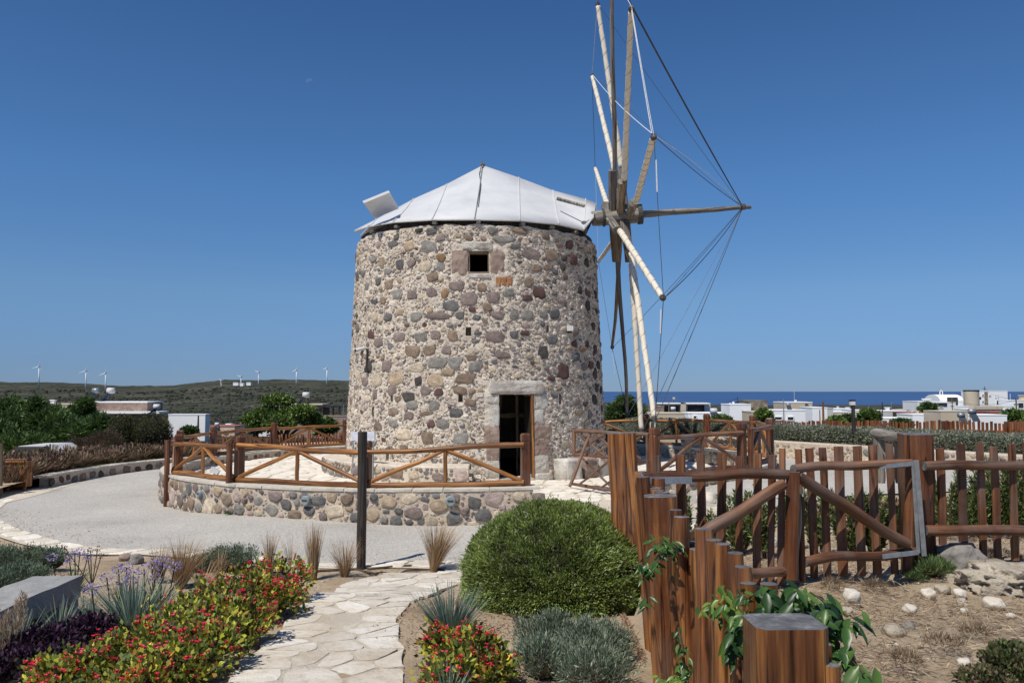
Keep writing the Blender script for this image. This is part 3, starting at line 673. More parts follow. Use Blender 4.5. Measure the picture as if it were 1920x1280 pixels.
# ================================================================== WINDMILL
TX, TY = -1.0, 22.7
R0, R1, TH = 3.62, 3.36, 6.22
def tr(z): return R0 + (R1 - R0) * max(0, z) / TH
def tpos(f, z, off=0.0):
    a = math.radians(f); r = tr(z) + off; return Vector((TX + r * math.sin(a), TY - r * math.cos(a), z))
def tframe(f, z):
    a = math.radians(f); return tpos(f, z), (math.cos(a), math.sin(a), 0), (0, 0, 1), (math.sin(a), -math.cos(a), 0)
def on_tower(px, py):
    r = ray(px, py); best = None
    for q in np.arange(17.5, 23, .01):
        p = Vector((0, 0, EYE)) + r * q / r.y
        if math.hypot(p.x - TX, p.y - TY) < tr(p.z): best = p; break
    if best is None: best = p
    return math.degrees(math.atan2(best.x - TX, -(best.y - TY))), best.z
mill = thing('windmill', (TX, TY, 0), 'round stone windmill with a white sheet roof and a wheel of bare canvas-wrapped spokes', 'windmill')
dl = on_tower(936, 830); dr = on_tower(1001, 830); dt = on_tower(968, 739)
DF0, DF1, DZ0, DZ1 = dl[0], dr[0], .02, dt[1]
wl = on_tower(878, 490); wr_ = on_tower(918, 490); wt = on_tower(898, 471); wb = on_tower(898, 512)
WF0, WF1, WZ0, WZ1 = wl[0], wr_[0], wb[1], wt[1]
holes = []     # small putlog holes: pixel centre and size
for px, py, w_, h_ in [(878, 622, 11, 16), (863, 747, 9, 15), (735, 747, 8, 14), (1050, 748, 8, 17), (700, 771, 7, 22), (1027, 617, 6, 14), (727, 856, 8, 14)]:
    f, z = on_tower(px, py); holes.append((f, z, math.degrees(w_ / 78 / 2 / 3.5), h_ / 78 / 2))
def hole(f, z, mf=0, mz=0):
    if DF0 - mf < f < DF1 + mf and DZ0 - 1 < z < DZ1 + mz: return True
    if WF0 - mf < f < WF1 + mf and WZ0 - mz < z < WZ1 + mz: return True
    for hf, hz, hw, hh in holes:
        if abs(f - hf) < hw + mf * .3 and abs(z - hz) < hh + mz * .3: return True
    return False
fs = np.concatenate([np.arange(-180, -105, 5), np.arange(-105, 105, .45), np.arange(105, 180.1, 5)]); zs = np.arange(-.3, TH + .001, .03)
V = []; idx = {}
for i, f in enumerate(fs):
    a = math.radians(f); ca, sa = math.sin(a), -math.cos(a); fine = abs(f) <= 105
    for j, z in enumerate(zs):
        r = tr(z)
        if fine: r += .028 * noise.noise(Vector((ca * 3.5 * 7, sa * 3.5 * 7, z * 9))) + .018 * noise.noise(Vector((ca * 3.5 * 17, sa * 3.5 * 17, z * 19)))
        V.append((TX + ca * r, TY + sa * r, z + (.05 * noise.noise(Vector((ca * 9, sa * 9, 0))) if j == len(zs) - 1 else 0)))
Fs = []; nz_ = len(zs)
for i in range(len(fs) - 1):
    fm = (fs[i] + fs[i + 1]) / 2
    for j in range(nz_ - 1):
        if abs(fm) < 105 and hole(fm, (zs[j] + zs[j + 1]) / 2): continue
        Fs.append((i * nz_ + j, (i + 1) * nz_ + j, (i + 1) * nz_ + j + 1, i * nz_ + j + 1))
tw = link('wall', npmesh('wall', V, Fs, smooth=True), M_['mortar'], mill)
# reveals
def reveal(f0, f1, z0, z1, depth, mat='mortar', floor=True, back=True, name='reveal', out=.0):
    fc = (f0 + f1) / 2; p, t, u, n_ = tframe(fc, (z0 + z1) / 2); t = Vector(t); n_ = Vector(n_); hw = math.radians((f1 - f0) / 2) * tr(z0) + .012
    o_ = Vector((p.x, p.y, 0)) - n_ * (tr(p.z) * (1 - math.cos(math.radians((f1 - f0) / 2))) - out) ; b = MB()
    A = [o_ + t * s * hw + Vector((0, 0, z)) for s, z in ((-1, z0 - .012), (1, z0 - .012), (1, z1 + .012), (-1, z1 + .012))]; Bk = [q - n_ * depth for q in A]
    b.add(A + Bk, [(0, 1, 5, 4), (1, 2, 6, 5), (2, 3, 7, 6), (3, 0, 4, 7)] + ([(4, 5, 6, 7)] if back else []))
    return b.build(name, M_[mat], tw)
reveal(DF0, DF1, -.05, DZ1, .75, back=False, name='door_reveal'); reveal(WF0, WF1, WZ0, WZ1, .6, 'mortar', back=False, name='window_reveal')
for hf, hz, hw, hh in holes: reveal(hf - hw, hf + hw, hz - hh, hz + hh, .35, name='putlog_hole')
# stones: those one can name, then packed ones
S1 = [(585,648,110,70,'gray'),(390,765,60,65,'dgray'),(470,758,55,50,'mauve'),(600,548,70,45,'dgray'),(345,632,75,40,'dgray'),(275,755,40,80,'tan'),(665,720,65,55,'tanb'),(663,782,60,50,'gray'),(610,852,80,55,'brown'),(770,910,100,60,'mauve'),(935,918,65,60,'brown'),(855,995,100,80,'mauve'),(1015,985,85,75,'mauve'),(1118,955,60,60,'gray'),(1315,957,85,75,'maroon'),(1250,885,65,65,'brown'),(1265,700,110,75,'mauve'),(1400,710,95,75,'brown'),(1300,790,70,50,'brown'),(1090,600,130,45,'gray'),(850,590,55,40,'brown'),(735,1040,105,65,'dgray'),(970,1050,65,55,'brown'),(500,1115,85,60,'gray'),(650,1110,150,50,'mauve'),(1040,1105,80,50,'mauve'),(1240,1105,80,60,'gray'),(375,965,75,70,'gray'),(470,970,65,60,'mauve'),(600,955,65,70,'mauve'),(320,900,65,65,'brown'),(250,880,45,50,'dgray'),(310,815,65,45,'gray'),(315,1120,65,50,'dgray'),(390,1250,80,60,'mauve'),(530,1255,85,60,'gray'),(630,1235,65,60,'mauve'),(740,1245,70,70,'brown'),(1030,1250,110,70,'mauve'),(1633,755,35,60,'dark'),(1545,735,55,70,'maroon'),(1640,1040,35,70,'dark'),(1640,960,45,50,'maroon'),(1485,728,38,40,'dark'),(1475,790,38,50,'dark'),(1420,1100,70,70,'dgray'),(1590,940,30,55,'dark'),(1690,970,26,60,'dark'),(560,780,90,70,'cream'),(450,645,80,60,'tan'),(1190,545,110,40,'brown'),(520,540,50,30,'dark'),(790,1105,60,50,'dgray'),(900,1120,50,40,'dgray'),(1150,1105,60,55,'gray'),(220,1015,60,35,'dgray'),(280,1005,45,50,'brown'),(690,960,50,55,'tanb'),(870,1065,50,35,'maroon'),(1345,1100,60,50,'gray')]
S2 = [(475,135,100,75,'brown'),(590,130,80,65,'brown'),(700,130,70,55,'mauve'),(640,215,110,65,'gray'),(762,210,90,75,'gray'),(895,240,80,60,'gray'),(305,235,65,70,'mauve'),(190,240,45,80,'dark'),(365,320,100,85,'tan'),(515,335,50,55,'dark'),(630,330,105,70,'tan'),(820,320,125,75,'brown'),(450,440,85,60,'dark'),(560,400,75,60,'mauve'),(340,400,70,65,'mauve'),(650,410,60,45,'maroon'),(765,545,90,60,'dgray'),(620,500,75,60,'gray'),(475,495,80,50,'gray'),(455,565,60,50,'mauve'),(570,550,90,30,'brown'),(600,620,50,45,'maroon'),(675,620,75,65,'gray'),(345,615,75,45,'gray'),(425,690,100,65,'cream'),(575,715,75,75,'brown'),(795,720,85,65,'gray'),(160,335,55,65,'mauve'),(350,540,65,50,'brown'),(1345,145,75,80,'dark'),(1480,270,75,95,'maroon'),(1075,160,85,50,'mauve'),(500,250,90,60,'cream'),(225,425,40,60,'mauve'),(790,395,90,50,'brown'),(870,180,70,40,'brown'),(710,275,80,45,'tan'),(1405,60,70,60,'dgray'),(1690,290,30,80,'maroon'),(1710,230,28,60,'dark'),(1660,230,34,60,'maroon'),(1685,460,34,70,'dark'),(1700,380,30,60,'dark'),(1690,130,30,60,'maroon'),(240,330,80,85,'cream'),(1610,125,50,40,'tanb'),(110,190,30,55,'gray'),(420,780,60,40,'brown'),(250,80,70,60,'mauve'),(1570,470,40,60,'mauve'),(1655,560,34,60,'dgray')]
pre = []; named = []; Wt = math.radians(204) * 3.5
for lst, oy in ((S1, 280), (S2, 620)):
    for x, y, w_, h_, c in lst:
        f, z = on_tower(640 + x / 3.556, oy + y / 3.556)
        co = max(.25, math.cos(math.radians(f + 2))); W_, H_ = min(.62, w_ / 3.556 / 78 / co), h_ / 3.556 / 77
        s = math.radians(f + 102) * 3.5; pre.append((s, z, W_ * 1.14, H_ * 1.14)); named.append((f, z, W_, H_, c))
def forbT(s, z, a, b_):
    f = math.degrees(s / 3.5) - 102; m = math.degrees(a / 3.5)
    if DF0 - m - 5.5 < f < DF1 + m + 5.5 and z - b_ < DZ1 + .34: return True
    if WF0 - m - 7 < f < WF1 + m + 7 and WZ0 - b_ - .12 < z < WZ1 + b_ + .2: return True
    if WF1 - m < f < WF1 + 11 + m and WZ0 - .35 - b_ < z < WZ0 + b_: return True
    for hf, hz, hw, hh in holes:
        if abs(f - hf) < hw + m and abs(z - hz) < hh + b_: return True
    return False
items = pack(Wt, TH - .05, [(90, .24, .36, .5, .9, .02), (200, .16, .25, .45, .9, .012), (1400, .09, .16, .4, .8, .004), (3000, .06, .10, .4, .8, .002), (5200, .03, .06, .45, 1, .0)], forbT, pre)
cw = dict(gray=4, dgray=3, mauve=4, brown=3, tan=4, cream=5, maroon=1, pink=2); ck = [k for k, v in cw.items() for _ in range(v)]
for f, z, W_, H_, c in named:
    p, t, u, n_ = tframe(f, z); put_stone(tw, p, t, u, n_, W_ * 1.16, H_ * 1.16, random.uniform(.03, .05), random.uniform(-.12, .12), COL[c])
nb = 300 - len(named); bigs = [i for i in items if i[2] > .15][:nb]; bs = set(map(id, bigs)); sml = [i for i in items if id(i) not in bs]
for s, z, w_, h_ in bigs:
    f = math.degrees(s / 3.5) - 102; p, t, u, n_ = tframe(f, z); c = random.choice(ck if abs(f) < 45 or f < 0 else ['dark', 'dgray', 'maroon', 'gray', 'mauve', 'tan'])  # darker palette puts the shade of the tower's right side into the stones
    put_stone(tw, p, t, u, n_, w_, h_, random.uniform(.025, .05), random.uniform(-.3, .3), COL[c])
PALE = [(.68, .59, .48), (.62, .54, .44), (.56, .49, .40), (.72, .65, .55), (.50, .44, .37), (.44, .39, .34), (.58, .49, .42)]
cc = np.array([np.array(COL[random.choice(ck)]) * random.uniform(.9, 1.5) if random.random() < (.55 if w_ > .09 else .22) else np.array(random.choice(PALE)) * random.uniform(.75, 1.15) for s, z, w_, h_ in sml])
link('small_stones', rubble_mesh('small_stones', sml, lambda s, z: tframe(math.degrees(s / 3.5) - 102, z), cc), M_['rubble'], tw, kind='stuff')
# dressed blocks round the openings
def block(px0, py0, px1, py1, mat, name='stone_block', out=.03, dep=.16, rough=.018, parent=None):
    f0, z1 = on_tower(px0, py0); f1, z0 = on_tower(px1, py1); fm, zm = (f0 + f1) / 2, (z0 + z1) / 2; p, t, u, n_ = tframe(fm, zm)
    w_ = math.radians(abs(f1 - f0)) * tr(zm); h_ = abs(z1 - z0); t, u, n_ = Vector(t), Vector(u), Vector(n_); b = MB(); nx, ny = 7, 6; V = []; sd = random.random() * 50
    for sgn in (1,):
        for j in range(ny):
            for i in range(nx):
                a, c = -1 + 2 * i / (nx - 1), -1 + 2 * j / (ny - 1); ed = max(abs(a), abs(c)); rd = 1 - .05 * (abs(a) * abs(c)) ** 3
                x, y = a * w_ / 2 * rd + rough * .4 * noise.noise(Vector((sd, c * 3, 1))), c * h_ / 2 * rd + rough * .4 * noise.noise(Vector((sd, a * 3, 2)))
                d = out - (out * .5 if ed > .99 else 0) + rough * noise.noise(Vector((x * 9 + sd, y * 9, 0)))
                V.append(p + t * x + u * y + n_ * d)
    bk = len(V)
    for (i, j) in [(i, 0) for i in range(nx)] + [(nx - 1, j) for j in range(1, ny)] + [(i, ny - 1) for i in range(nx - 2, -1, -1)] + [(0, j) for j in range(ny - 2, 0, -1)]:
        V.append(V[j * nx + i] - n_ * (dep + out))
    per = [j * nx + i for (i, j) in [(i, 0) for i in range(nx)] + [(nx - 1, j) for j in range(1, ny)] + [(i, ny - 1) for i in range(nx - 2, -1, -1)] + [(0, j) for j in range(ny - 2, 0, -1)]]
    Fq = [(j * nx + i, j * nx + i + 1, (j + 1) * nx + i + 1, (j + 1) * nx + i) for j in range(ny - 1) for i in range(nx - 1)]
    L = len(per); Fq += [(per[(k + 1) % L], per[k], bk + k, bk + (k + 1) % L) for k in range(L)]
    b.add(V, Fq); return b.build(name, M_[mat], parent or tw, smooth=False)
block(917, 713, 1017, 738, 'jamb', 'lintel', .05)
for q in [(908, 739, 936, 757, 'jamb'), (916, 758, 936, 799, 'jamb'), (908, 800, 936, 832, 'pink'), (912, 833, 936, 862, 'pink'), (910, 863, 936, 895, 'jamb'),
          (1001, 738, 1026, 766, 'jamb'), (1001, 767, 1020, 794, 'jamb'), (1001, 795, 1032, 823, 'pink'), (1001, 824, 1034, 852, 'pink'), (1001, 853, 1028, 886, 'jamb'), (1001, 887, 1036, 900, 'jamb')]: block(*q, out=.028)
block(847, 470, 877, 513, 'pink', out=.035); block(919, 471, 945, 512, 'pink', out=.03)
block(866, 453, 922, 469, 'jamb', 'lintel', .04); block(878, 514, 919, 522, 'jamb', 'sill', .03)
for k in range(3): block(929.5 + k * 10.5, 519, 939 + k * 10.5, 537, 'brick', 'brick', .02, .1, .008)
# door: timber frame, threshold, interior posts
def at_open(f0, f1, z, s, depth, out=0):
    fc = (f0 + f1) / 2; p, t, u, n_ = tframe(fc, z); hw = math.radians((f1 - f0) / 2) * tr(z)
    return Vector((p.x, p.y, z)) + Vector(t) * s * hw - Vector(n_) * depth
nD = Vector(tframe((DF0 + DF1) / 2, 1)[3])
door = link('doorway', None, None, mill, Matrix.Translation(at_open(DF0, DF1, .0, 0, .1))) if False else None
board('door_frame', at_open(DF0, DF1, .02, .93, .03), at_open(DF0, DF1, DZ1 - .0, .93, .03), .055, .09, 'honey', mill, face=nD, end='honey')
board('door_frame', at_open(DF0, DF1, .02, -.96, .12), at_open(DF0, DF1, DZ1, -.96, .12), .05, .08, 'dark_wood', mill, face=nD, end='dark_wood')
board('door_leaf', at_open(DF0, DF1, .05, .95, .35), at_open(DF0, DF1, DZ1 - .05, .95, .35), .05, .5, 'dark_wood', mill, face=nD, end='dark_wood')
b = MB(); q = at_open(DF0, DF1, .03, 0, .25); b.box(q, (.86, .6, .08), Matrix.Rotation(math.radians((DF0 + DF1) / 2), 3, 'Z')); b.build('threshold', M_['jamb'], mill)
log('interior_post', Vector((-.55, 21, 0)), Vector((-.2, 21.2, 2.6)), .05, .05, 'tan_wood', mill)
log('interior_post', Vector((.15, 20.8, 0)), Vector((.12, 20.8, 2.4)), .04, .04, 'tan_wood', mill)
board('interior_shelf', Vector((-1, 21.5, 1.5)), Vector((.6, 21.5, 1.5)), .12, .04, 'tan_wood', mill)
b = MB(); b.box((TX, TY, -.05), (6.2, 6.2, .1)); b.build('floor', M_['dark'], mill, kind=None)
for z_, n__ in ((2.75, 'upper_floor_light_stop'), (5.85, 'loft_floor_light_stop')): b = MB(); b.tube([(TX, TY, z_), (TX, TY, z_ + .06)], tr(z_) - .06, 28); b.build(n__, M_['dark_wood'], mill)  # unseen floors added to block light leaking in under the roof
nW = Vector(tframe((WF0 + WF1) / 2, WZ0)[3])
wf = board('window_frame', at_open(WF0, WF1, WZ0, -.92, .06), at_open(WF0, WF1, WZ1, -.92, .06), .04, .07, 'tan_wood', mill, face=nW, end='tan_wood')
board('jamb', at_open(WF0, WF1, WZ0, .92, .06), at_open(WF0, WF1, WZ1, .92, .06), .04, .07, 'tan_wood', wf, face=nW, end='tan_wood')
board('head', at_open(WF0, WF1, WZ1 - .02, -.98, .06), at_open(WF0, WF1, WZ1 - .02, .98, .06), .04, .07, 'tan_wood', wf, face=nW, end='tan_wood')
board('sill', at_open(WF0, WF1, WZ0 + .02, -.98, .06), at_open(WF0, WF1, WZ0 + .02, .98, .06), .035, .08, 'tan_wood', wf, face=nW, end='tan_wood')
# plinth bench round the foot
b = MB(); fs2 = np.arange(-78, 2, 3.0); V = []
for f in fs2:
    a = math.radians(f); zt = .42 + .02 * noise.noise(Vector((f, 0, 0)))
    for r, z in ((4.22, -.1), (4.2, zt - .03), (4.16, zt), (3.5, zt + .02)): V.append((TX + r * math.sin(a), TY - r * math.cos(a), z))
n = len(fs2); b.add(V, [(i * 4 + j, (i + 1) * 4 + j, (i + 1) * 4 + j + 1, i * 4 + j + 1) for i in range(n - 1) for j in range(3)] + [(0, 1, 2, 3), tuple((n - 1) * 4 + 3 - j for j in range(4))])
pl = b.build('plinth', M_['mortar'], mill)
def pfr(s, z):
    f = -78 + math.degrees(s / 4.2); a = math.radians(f); return (TX + 4.21 * math.sin(a), TY - 4.21 * math.cos(a), z), (math.cos(a), math.sin(a), 0), (0, 0, 1), (math.sin(a), -math.cos(a), 0)
it = pack(math.radians(79) * 4.2, .4, [(26, .25, .42, .5, .75, .03), (160, .07, .14, .6, 1, .012)], lambda s, z, a, b_: z + b_ > .39)
for s, z, w_, h_ in [i for i in it if i[2] > .2]:
    p, t, u, n_ = pfr(s, z); put_stone(pl, p, t, u, n_, w_, h_, .04, random.uniform(-.2, .2), COL[random.choice(['gray', 'mauve', 'brown', 'tan', 'pink', 'cream'])])
sm_ = [i for i in it if i[2] <= .2]; link('small_stones', rubble_mesh('small_stones', sm_, pfr, palette([COL['tan'], COL['cream'], COL['gray'], COL['mauve']], len(sm_))), M_['rubble'], pl, kind='stuff')
# block bench at the right foot of the tower
bb = thing('stone_bench', (*tpos(48, 0, .3)[:2], 0), 'low rough stone block bench against the foot of the windmill behind the lattice gate', 'bench')
b = MB(); f = 44
for k in range(3):
    f = 38 + k * 9; q = tpos(f, .24, .22); b = MB(); V = []
    for v in ICO3[0]:
        c = Vector([math.copysign(abs(t_) ** .2, t_) for t_ in v]); c = c * (1 + .16 * noise.noise(v * 2.3 + Vector((k * 7, 0, 0))) + .08 * noise.noise(v * 6)); V.append(Vector((c.x * .26, c.y * .26, c.z * .27)))
    b.add(V, ICO3[1]); me = b.mesh('bench_block', True)
    link('bench_block', me, M_['jamb' if k != 1 else 'pink'], bb, Matrix.Translation(q) @ Matrix.Rotation(math.radians(f), 4, 'Z'))

# ---- roof
STR = [((665, 432), (665, 431)), ((690, 424), (705, 411)), ((737, 416), (775, 373)), ((810, 411.5), (838, 345)), ((890, 411), (905, 310)), ((975, 413), (973, 333)), ((1048, 420), (1037, 357)), ((1095, 431), (1098, 373)), ((1113, 406), (1118, 381))]
bd_, td_ = [], []
for (bx, by), (tx_, ty_) in STR:
    # depth of the eave from a circle round the tower axis
    rr_ = 3.47; a_ = (bx - 960) / 1500; A2 = 1 + a_ * a_; B2 = -2 * (a_ * TX + TY); C2 = TX * TX + TY * TY - rr_ * rr_; disc = B2 * B2 - 4 * A2 * C2
    d = (-B2 - math.sqrt(disc)) / (2 * A2) if disc > 0 else 21.6
    if bx > 1090: d = 20.85
    if bx > 1105: d = 21.0
    bd_.append(P(bx, by, d)); td_.append(P(tx_, ty_, (22.1 if tx_ > 1110 else 22.4 if tx_ > 1090 else TY) if tx_ > 700 else 22.3))
front = MB(); cols_ = 4
def strip_pts(i0, side):
    out_ = []
    for k in range(cols_ + 1):
        t = k / cols_; p = td_[i0].lerp(bd_[i0], t); p = p + Vector((0, 0, -.05 * math.sin(math.pi * t)))
        if side < 0: p = Vector((p.x, 2 * TY - p.y, p.z))
        out_.append(p)
    return out_
roof = MB()
for side in (1, -1):
    g = [strip_pts(i, side) for i in range(len(STR))]
    for i in range(len(STR) - 1):
        A, B = g[i], g[i + 1]; b0 = []
        for k in range(cols_):
            q = [A[k], A[k + 1], B[k + 1], B[k]]
            if side < 0: q = q[::-1]
            roof.add(q, [(0, 1, 2, 3)])
# gable closing the wheel end
e1, e2 = bd_[-1], Vector((bd_[-1].x, 2 * TY - bd_[-1].y, bd_[-1].z)); roof.add([td_[-1], e1, e2], [(0, 1, 2)])
rf = roof.build('roof', M_['white'], mill, smooth=True)
sol = rf.modifiers.new('thickness', 'SOLIDIFY'); sol.thickness = .035; sol.offset = -1
wd_ = rf.modifiers.new('weld', 'WELD'); wd_.merge_threshold = .002; rf.modifiers.move(1, 0)
for i in range(1, 8):
    A = strip_pts(i, 1); b = MB(); nrm = Vector((0, -.55, .83)); b.tube([p + nrm * .012 for p in A[0:]], .014, 5); b.build('seam', M_['grey_metal'] if i in (4,) else M_['white'], rf)
b = MB(); pr = [P(905, 311, TY) + Vector((0, -.04, .05)), P(899, 330, 22.2), P(902, 350, 21.5) , P(895, 388, 20)]; b.tube([p + Vector((0, -.06, .05)) for p in pr], .012, 5); b.build('tie_rope', M_['rope'], rf)
b = MB(); b.sphere(P(905, 309, TY), .07, 8, 6); b.build('finial', M_['tan_wood'], rf)
b = MB(); A, B = P(1044, 376, 21.15), P(1096, 390, 21.0); b.tube([A + Vector((0, -.05, .04)), B + Vector((0, -.05, .04))], .05, 6); b.build('roof_bar', M_['grey_wood'], rf)
# hatch standing open
q = [P(702, 410, 20.7), P(748, 391, 20.9), P(731, 361, 20.0), P(682, 381, 19.8)]; nn = (q[1] - q[0]).cross(q[3] - q[0]).normalized() * .07
b = MB(); b.add(q + [v - nn for v in q], [(0, 1, 2, 3), (7, 6, 5, 4), (0, 4, 5, 1), (1, 5, 6, 2), (2, 6, 7, 3), (3, 7, 4, 0)]); b.build('roof_hatch', M_['white'], rf)
# dark timber ring, rafters' ends
b = MB(); V = []
for f in range(-180, 181, 5):
    a = math.radians(f)
    for r, z in ((3.28, 6.1), (3.28, 6.36), (3.0, 6.36), (3.0, 6.1)): V.append((TX + r * math.sin(a), TY - r * math.cos(a), z))
b.add(V, [(i * 4 + j, (i + 1) * 4 + j, (i + 1) * 4 + (j + 1) % 4, i * 4 + (j + 1) % 4) for i in range(72) for j in range(4)]); b.build('wall_plate', M_['dark_wood'], mill)
for px, py in [(700, 432), (745, 421), (816, 414), (897, 415), (979, 418), (1033, 425), (1078, 432)]:
    f, _z = on_tower(px, 470); p = tpos(f, TH + .05, -.35); p2 = tpos(f, TH + .04, .10); board('rafter_end', p, p2, .11, .07, 'grey_wood', mill, face=(0, 0, 1))
for px, d0 in ((1100, 22.0),):
    p = P(px + (14 if px < 900 else -10), 437, d0); board('beam', p + Vector((0, -.9, 0)), p + Vector((0, 1.2, 0)), .16, .3, 'grey_wood', mill, face=(0, 0, 1))

# ---- wheel
HX, HY, HZ, RW, AL, TA, T0 = 2.9164727, 21.5, 6.89161748, 6.1758941, -0.02426445, 0.0864222, -1.91328927
HY = 21.5
ax = Vector((math.cos(TA) * math.cos(AL), math.cos(TA) * math.sin(AL), math.sin(TA))); uu = Vector((math.sin(AL), -math.cos(AL), 0)); vv = -ax.cross(uu)
if vv.z < 0: vv = -vv
hub = Vector((HX, HY, HZ))
wh = link('sail_wheel', None, None, mill, Matrix.Translation(hub)); wh['label'] = 'twelve-spoked windmill wheel with long bowsprit and ropes'
def wob(k): return hub + RW * (math.cos(math.radians(k + T0)) * vv + math.sin(math.radians(k + T0)) * uu)
OBS = {0: (1120, 5), 60: (1184, 12), 90: (1226, 255), 120: (1244, 560), 150: (1228, 790), 180: (1203, 812), 210: (1177, 778), 240: (1148, 652), 270: (1122, 490), 300: (1116, 315), 330: (1110, 140)}
SP_MAT = {0: 'canvas', 30: 'grey_wood', 60: 'tan_wood', 90: 'tan_wood', 120: 'canvas', 150: 'canvas', 180: 'canvas', 210: 'grey_wood', 240: 'tan_wood', 270: 'canvas', 300: 'canvas', 330: 'canvas'}
off = {0: .18, 180: .18, 30: -.18, 210: -.18, 60: .02, 240: .02, 90: .28, 270: .28, 120: -.3, 300: -.3, 150: .1, 330: .1}
tips = {}
log('axle', hub - ax * .74, hub + ax * .62, .21, .23, 'grey_wood', wh, bend=0, n=14, knob=.03)
b = MB()
for s0, s1, r in ((-.46, -.40, .25), (.50, .62, .275)): b.tube([hub + ax * s0, hub + ax * s1], r, 16)
b.build('iron_band', M_['rope'], wh)
BT = P(1408, 388, HY + .08); log('bowsprit', hub + ax * .5, BT, .10, .05, 'grey_wood', wh, bend=.04, rings=14)
b = MB(); bk = P(1393, 388, HY + .1); b.tube([bk - ax * .06, bk + ax * .06], .085, 8); b.build('rope_lashing', M_['rope'], wh)
for k in range(0, 360, 30):
    T_ = wob(k)
    if k in OBS: T_ = P(*OBS[k], T_.y)
    tips[k] = T_; root = hub + ax * off[k]; d = (T_ - root).normalized(); inner = root + d * 1.15
    board('spoke_beam', root - d * .22, inner + d * .12, .20, .21, 'grey_wood' if k not in (60, 210, 180, 240) else 'tan_wood', wh, face=ax, rough=.012, end='grey_wood')
    sp = log('spoke', inner - d * .35 + ax * .07, T_, .066, .046, 'grey_wood' if SP_MAT[k] == 'grey_wood' else 'tan_wood', wh, bend=.015 if (SP_MAT[k] == 'canvas' or k in (60, 90)) else .06, rings=14)
    if SP_MAT[k] == 'canvas' or k in (60, 90):
        # furled canvas, wound round the spoke in overlapping turns
        a0 = root + d * 1.35 + ax * .06; a1 = T_ - d * .12; L = (a1 - a0).length; M, L = timber_M(a0, a1); b = MB(); n = 10; rg = 70; sd = k * 1.7; V = []
        for i in range(rg + 1):
            t = i / rg; z = t * L
            for j in range(n):
                a = 2 * math.pi * j / n; tw_ = (z / .42 + j / n) % 1.0
                r = .076 - .018 * t + .009 * tw_ + .009 * noise.noise(Vector((math.cos(a) * 1.5 + sd, math.sin(a) * 1.5, z * 2.5)))
                V.append((math.cos(a) * r, math.sin(a) * r, z))
        b.add(V, [(i * n + j, i * n + (j + 1) % n, (i + 1) * n + (j + 1) % n, (i + 1) * n + j) for i in range(rg) for j in range(n)] + [tuple(reversed(range(n))), tuple(rg * n + j for j in range(n))])
        b.build('furled_sail', M_['canvas'], wh, M=M, smooth=True)
        b = MB(); rp = []
        for i in range(150):
            t = i / 149; a = 2 * math.pi * t * L / .42; r = .086 - .018 * t; rp.append(M @ Vector((math.cos(a) * r, math.sin(a) * r, t * L)))
        b.tube(rp, .003, 3, cap=False); b.build('lashing_cord', M_['rope'], wh)
    b = MB(); b.tube([T_ - d * .1, T_ - d * .02], .064, 8); b.build('tip_lashing', M_['rope'], wh)
def rope(p, q, sag, r, mat='rope', par=None, n=10, name='rope'):
    b = MB(); b.tube([p.lerp(q, i / n) - Vector((0, 0, sag * 4 * (i / n) * (1 - i / n))) for i in range(n + 1)], r, 4, cap=False); return b.build(name, M_[mat], par or wh)
for k in range(0, 360, 30):
    rope(tips[k], tips[(k + 30) % 360], .02 if k in (90,) else .04, .0075, 'white_rope' if k in (60, 330, 30, 270) else 'rope')
for k, r, m in ((30, .013, 'rope'), (60, .014, 'rope'), (90, .011, 'rope'), (0, .006, 'rope'), (120, .011, 'rope'), (150, .011, 'rope'), (180, .007, 'rope'), (240, .008, 'rope'), (330, .004, 'rope'), (210, .006, 'white_rope')): rope(tips[k], bk, .06 if k != 120 else .15, r, m)
rope(tips[90] + Vector((.02, 0, 0)), bk, -.12, .008, 'white_rope'); rope(tips[120], bk, .03, .008)
rope(P(1184, 20, tips[60].y), P(1222, 250, tips[90].y), .02, .010, 'white_rope'); rope(P(1111, 140, tips[330].y), P(1222, 250, tips[90].y), .1, .009, 'white_rope')
rope(tips[150], tips[150] + Vector((-.02, 0, -1.0)), 0, .012, 'white_rope', name='hanging_rope'); rope(tips[150] + Vector((-.1, 0, 0)), tips[150] + Vector((-.16, 0, -.8)), 0, .01, 'white_rope', name='hanging_rope')
rope(P(1230, 300, tips[90].y), P(1232, 360, tips[90].y), .01, .016, 'white_rope', name='knotted_rope'); rope(P(1239, 580, tips[120].y), P(1238, 625, tips[120].y), .01, .016, 'white_rope', name='knotted_rope')
rope(P(1148, 655, tips[240].y), P(1153, 700, tips[240].y), .0, .008, 'white_rope', name='hanging_rope')

# ---- small things on the tower
def on_wall(px, py, off=0):
    f, z = on_tower(px, py); return f, z, tpos(f, z, off)
f, z, p = on_wall(681, 656, .16); cm = thing('security_camera', p, 'small white security camera on a bracket high on the left side of the windmill', 'security camera')
n_ = Vector(tframe(f, z)[3]); b = MB(); b.tube([p + Vector((.17, .06, .05)), p + Vector((-.03, -.06, -.02))], .05, 10); b.build('camera_body', M_['white'], cm)
b = MB(); b.tube([p + Vector((-.03, -.06, -.02)), p + Vector((-.045, -.068, -.025))], .044, 10); b.build('lens', M_['glass'], cm)
b = MB(); b.tube([p + Vector((.1, .02, .02)), p - n_ * .2 + Vector((.05, 0, 0))], .02, 6); b.build('bracket', M_['white'], cm)
f, z, p = on_wall(691, 683, .03); sc_ = thing('electrical_conduit', p, 'short dark conduit fixed below the security camera on the windmill', 'conduit')
b = MB(); b.tube([tpos(f, z + .4, .05), tpos(f, z + .12, .055), tpos(f, z - .12, .06)], .03, 6); b.build('pipe', M_['dark'], sc_)
